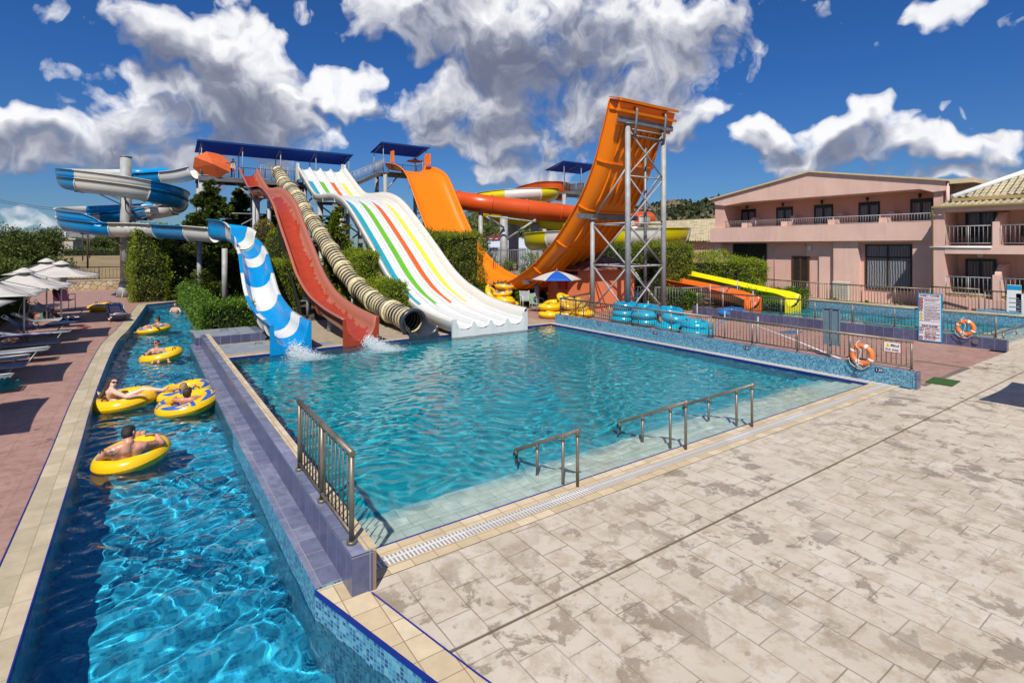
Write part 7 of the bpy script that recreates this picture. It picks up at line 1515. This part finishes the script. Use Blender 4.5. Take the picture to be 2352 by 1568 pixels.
person(None,'blond child with elbows out in the back blue swooshed tube',Jk,.98,skin('tanned_child_skin',(.56,.29,.18)),Fw,h_blond,'bob',.011)
# 4: woman with sunglasses facing us
j=lambda x,y,D:PD(183.7+.25*x,735+.25*y,D)
rc_=PD(371,821,16.4); ringtube('inner_tube',(rc_[0],rc_[1],-.14),.43,.15,T_yg,'yellow tube under the woman in the dark bikini top',"yellow tubes floating on the river",(R(6),R(-8),R(20)),105,(3.6,5.9),frame=SF)
J4=dict(H=j(703,217,16.5),N=j(708,262,16.45),SL=j(655,278,16.4),SR=j(763,275,16.4),EL=j(598,330,16.1),WL=j(552,392,15.9),DL=j(530,420,15.8),ER=j(800,325,16.15),WR=j(816,380,15.95),DR=j(818,410,15.85),PL=j(700,375,16.4),PR=j(742,375,16.4),KL=j(680,352,15.95),KR=j(732,350,15.98),AL=j(660,412,15.8),AR=j(716,412,15.82))
person(None,'dark haired woman in sunglasses and dark bandeau bikini sitting upright in a yellow tube',J4,1.0,skin('tanned_skin',(.50,.26,.165)),-Fw+Rt*.05,h_dark,'bun0',.012,[('bikini_top',M('navy_patterned_cloth',(.02,.03,.07),.7,0,.6,30),[(j(692,318,16.3),.068,j(712,320,16.27),.05),(j(745,316,16.3),.068,j(712,320,16.27),.05),(j(675,316,16.38),.05,j(692,318,16.3),.06),(j(765,312,16.38),.05,j(745,316,16.3),.06)])],True)
# 5: woman lying sideways
j=lambda x,y,D:PD(.2031*x,600.2+.2031*y,D)
rc_=PD(353.4,759.6,21.5); ringtube('inner_tube',(rc_[0],rc_[1],-.125),.43,.16,T_yb,'yellow and blue tube farther up the river with a woman reclining',"yellow tubes floating on the river",(R(4),R(-6),R(40)),106,(1.6,4.8),frame=SF)
J5=dict(H=j(1778,662,21.6),N=j(1790,706,21.6),SL=j(1742,722,21.5),SR=j(1838,716,21.65),EL=j(1715,745,21.2),WL=j(1760,738,21.1),ER=j(1850,735,21.6),WR=j(1800,745,21.3),PL=j(1775,790,21.4),PR=j(1795,790,21.6),KL=j(1690,728,21.2),KR=j(1655,735,21.5),AL=j(1590,795,21.1),AR=j(1545,800,21.3),TL=j(1560,812,21.0),TR=j(1505,812,21.2))
person(None,'woman with pinned up dark hair and sunglasses reclining sideways in a distant tube',J5,1.0,skin('tanned_skin',(.50,.27,.17)),-Rt*.75-Fw*.6,h_dark,'bun',.014,[('bikini_top',M('dark_spotted_cloth',(.03,.025,.03),.7),[(j(1762,742,21.45),.06,j(1795,742,21.5),.06)])],True)
# 6: boy standing in the river
J6=dict(H=j(1985,492,28.3),N=j(1985,522,28.3),SL=j(1945,536,28.3),SR=j(2024,536,28.3),EL=j(1925,572,28.2),WL=j(1945,600,27.9),ER=j(2042,572,28.2),WR=j(2030,602,27.9),PL=(Vector(j(1972,590,28.3))-Up*.1),PR=(Vector(j(1998,590,28.3))-Up*.1),KL=Vector(j(1972,590,28.3))-Up*.5,KR=Vector(j(1998,590,28.3))-Up*.5)
person(None,'boy standing chest deep at the far end of the river',J6,1.05,skin('fair_boy_skin',(.58,.35,.25)),-Fw,h_lb,'short',.016)
# 7: sunbather in the shade
J7=dict(H=j(300,535,24.0),N=j(325,570,24.0),SL=j(350,575,24.1),SR=j(345,610,23.8),EL=j(400,640,23.7),WL=j(455,615,23.9),ER=j(410,650,23.6),WR=j(470,625,23.8),PL=j(480,612,24.0),PR=j(480,640,23.8),KL=j(590,545,24.1),KR=j(575,560,23.9),AL=j(670,630,24.1),AR=j(640,645,23.9),TL=j(690,612,24.1),TR=j(662,630,23.9))
person(None,'tanned sunbather lying with raised knee on a lounger in parasol shade',J7,1.1,skin('brown_skin',(.36,.17,.10)),Rt*.3+Up*.9,h_dark,'short',.016,[('swim_shorts',M('teal_orange_shorts',(.04,.16,.15),.8,0,.6,9),[(J7['PL'],.12,Vector(J7['PL']).lerp(Vector(J7['KL']),.45),.10),(J7['PR'],.12,Vector(J7['PR']).lerp(Vector(J7['KR']),.45),.10)])],True)
# 8: lifeguard on the platform
def stander(base,h,face,sk,hair,label,clothes,bend=0.,style='short',vox=.018):
    B=Vector(base); f=Vector(face).normalized(); r=f.cross(Up); s=h/1.75; P=lambda a,b_,c:B+r*a*s+f*(b_)*s+Up*c*s
    J=dict(H=P(0,.03+bend,1.63),N=P(0,bend*.8,1.47),SL=P(-.17,bend*.7,1.40),SR=P(.17,bend*.7,1.40),EL=P(-.23,bend*.5,1.12),WL=P(-.20,.12+bend*.5,.90),ER=P(.24,bend*.5,1.13),WR=P(.22,.14+bend*.5,.93),PL=P(-.09,0,.93),PR=P(.09,0,.93),KL=P(-.10,.02,.50),KR=P(.10,.04,.50),AL=P(-.10,0,.08),AR=P(.11,0,.08),TL=P(-.12,.17,.03),TR=P(.13,.17,.03))
    if r.dot(Rt)<0: J={(k[0]+({'L':'R','R':'L'}[k[1]]) if len(k)>1 else k):v for k,v in J.items()}
    return person(None,label,J,s,sk,f,hair,style,vox,[(nm,mt,sg(J,s)) for nm,mt,sg in clothes])
sh=lambda J,s:[(J['PL'],.115*s,J['PL'].lerp(J['KL'],.45),.095*s),(J['PR'],.115*s,J['PR'].lerp(J['KR'],.45),.095*s)]
tp_=lambda J,s:[(J['SL'].lerp(J['N'],.4),.09*s,J['PL'],.115*s),(J['SR'].lerp(J['N'],.4),.09*s,J['PR'],.115*s)]
pb=PY(*c1(1606,298),35.4); stander((pb[0],35.4,PF),1.35,-Fw+Rt*.4,skin('guard_skin',(.40,.22,.14)),h_blond,'lifeguard in white top and red shorts by the railing of the long platform',[('shorts',M('red_shorts',(.45,.015,.02),.8),sh),('shirt',M('cream_shirt',(.52,.45,.36),.8),tp_)])
gp_=PD(*c13(615,1000),42); t=struct('raised_path',MB().box(gp_[0]-4,gp_[0]+6,gp_[1]-.5,gp_[1]+5,0,gp_[2]),m_slab)
bt=lambda J,s:[(J['PL'],.11*s,J['PR'],.11*s)]; bp_=lambda J,s:[(J['SL'].lerp(J['PL'],.22),.09*s,J['SR'].lerp(J['PR'],.22),.09*s)]
stander((gp_[0],gp_[1],gp_[2]),.98,Fw*.8-Rt*.4,skin('girl_skin',(.50,.27,.17)),h_brown,'small girl in pale bikini standing beyond the half pipe, seen from behind',[('bikini_bottom',M('pale_lilac_cloth',(.60,.58,.66),.8),bt),('bikini_top',M('pale_lilac_cloth',(.60,.58,.66),.8),bp_)],.05,'bob',.014)
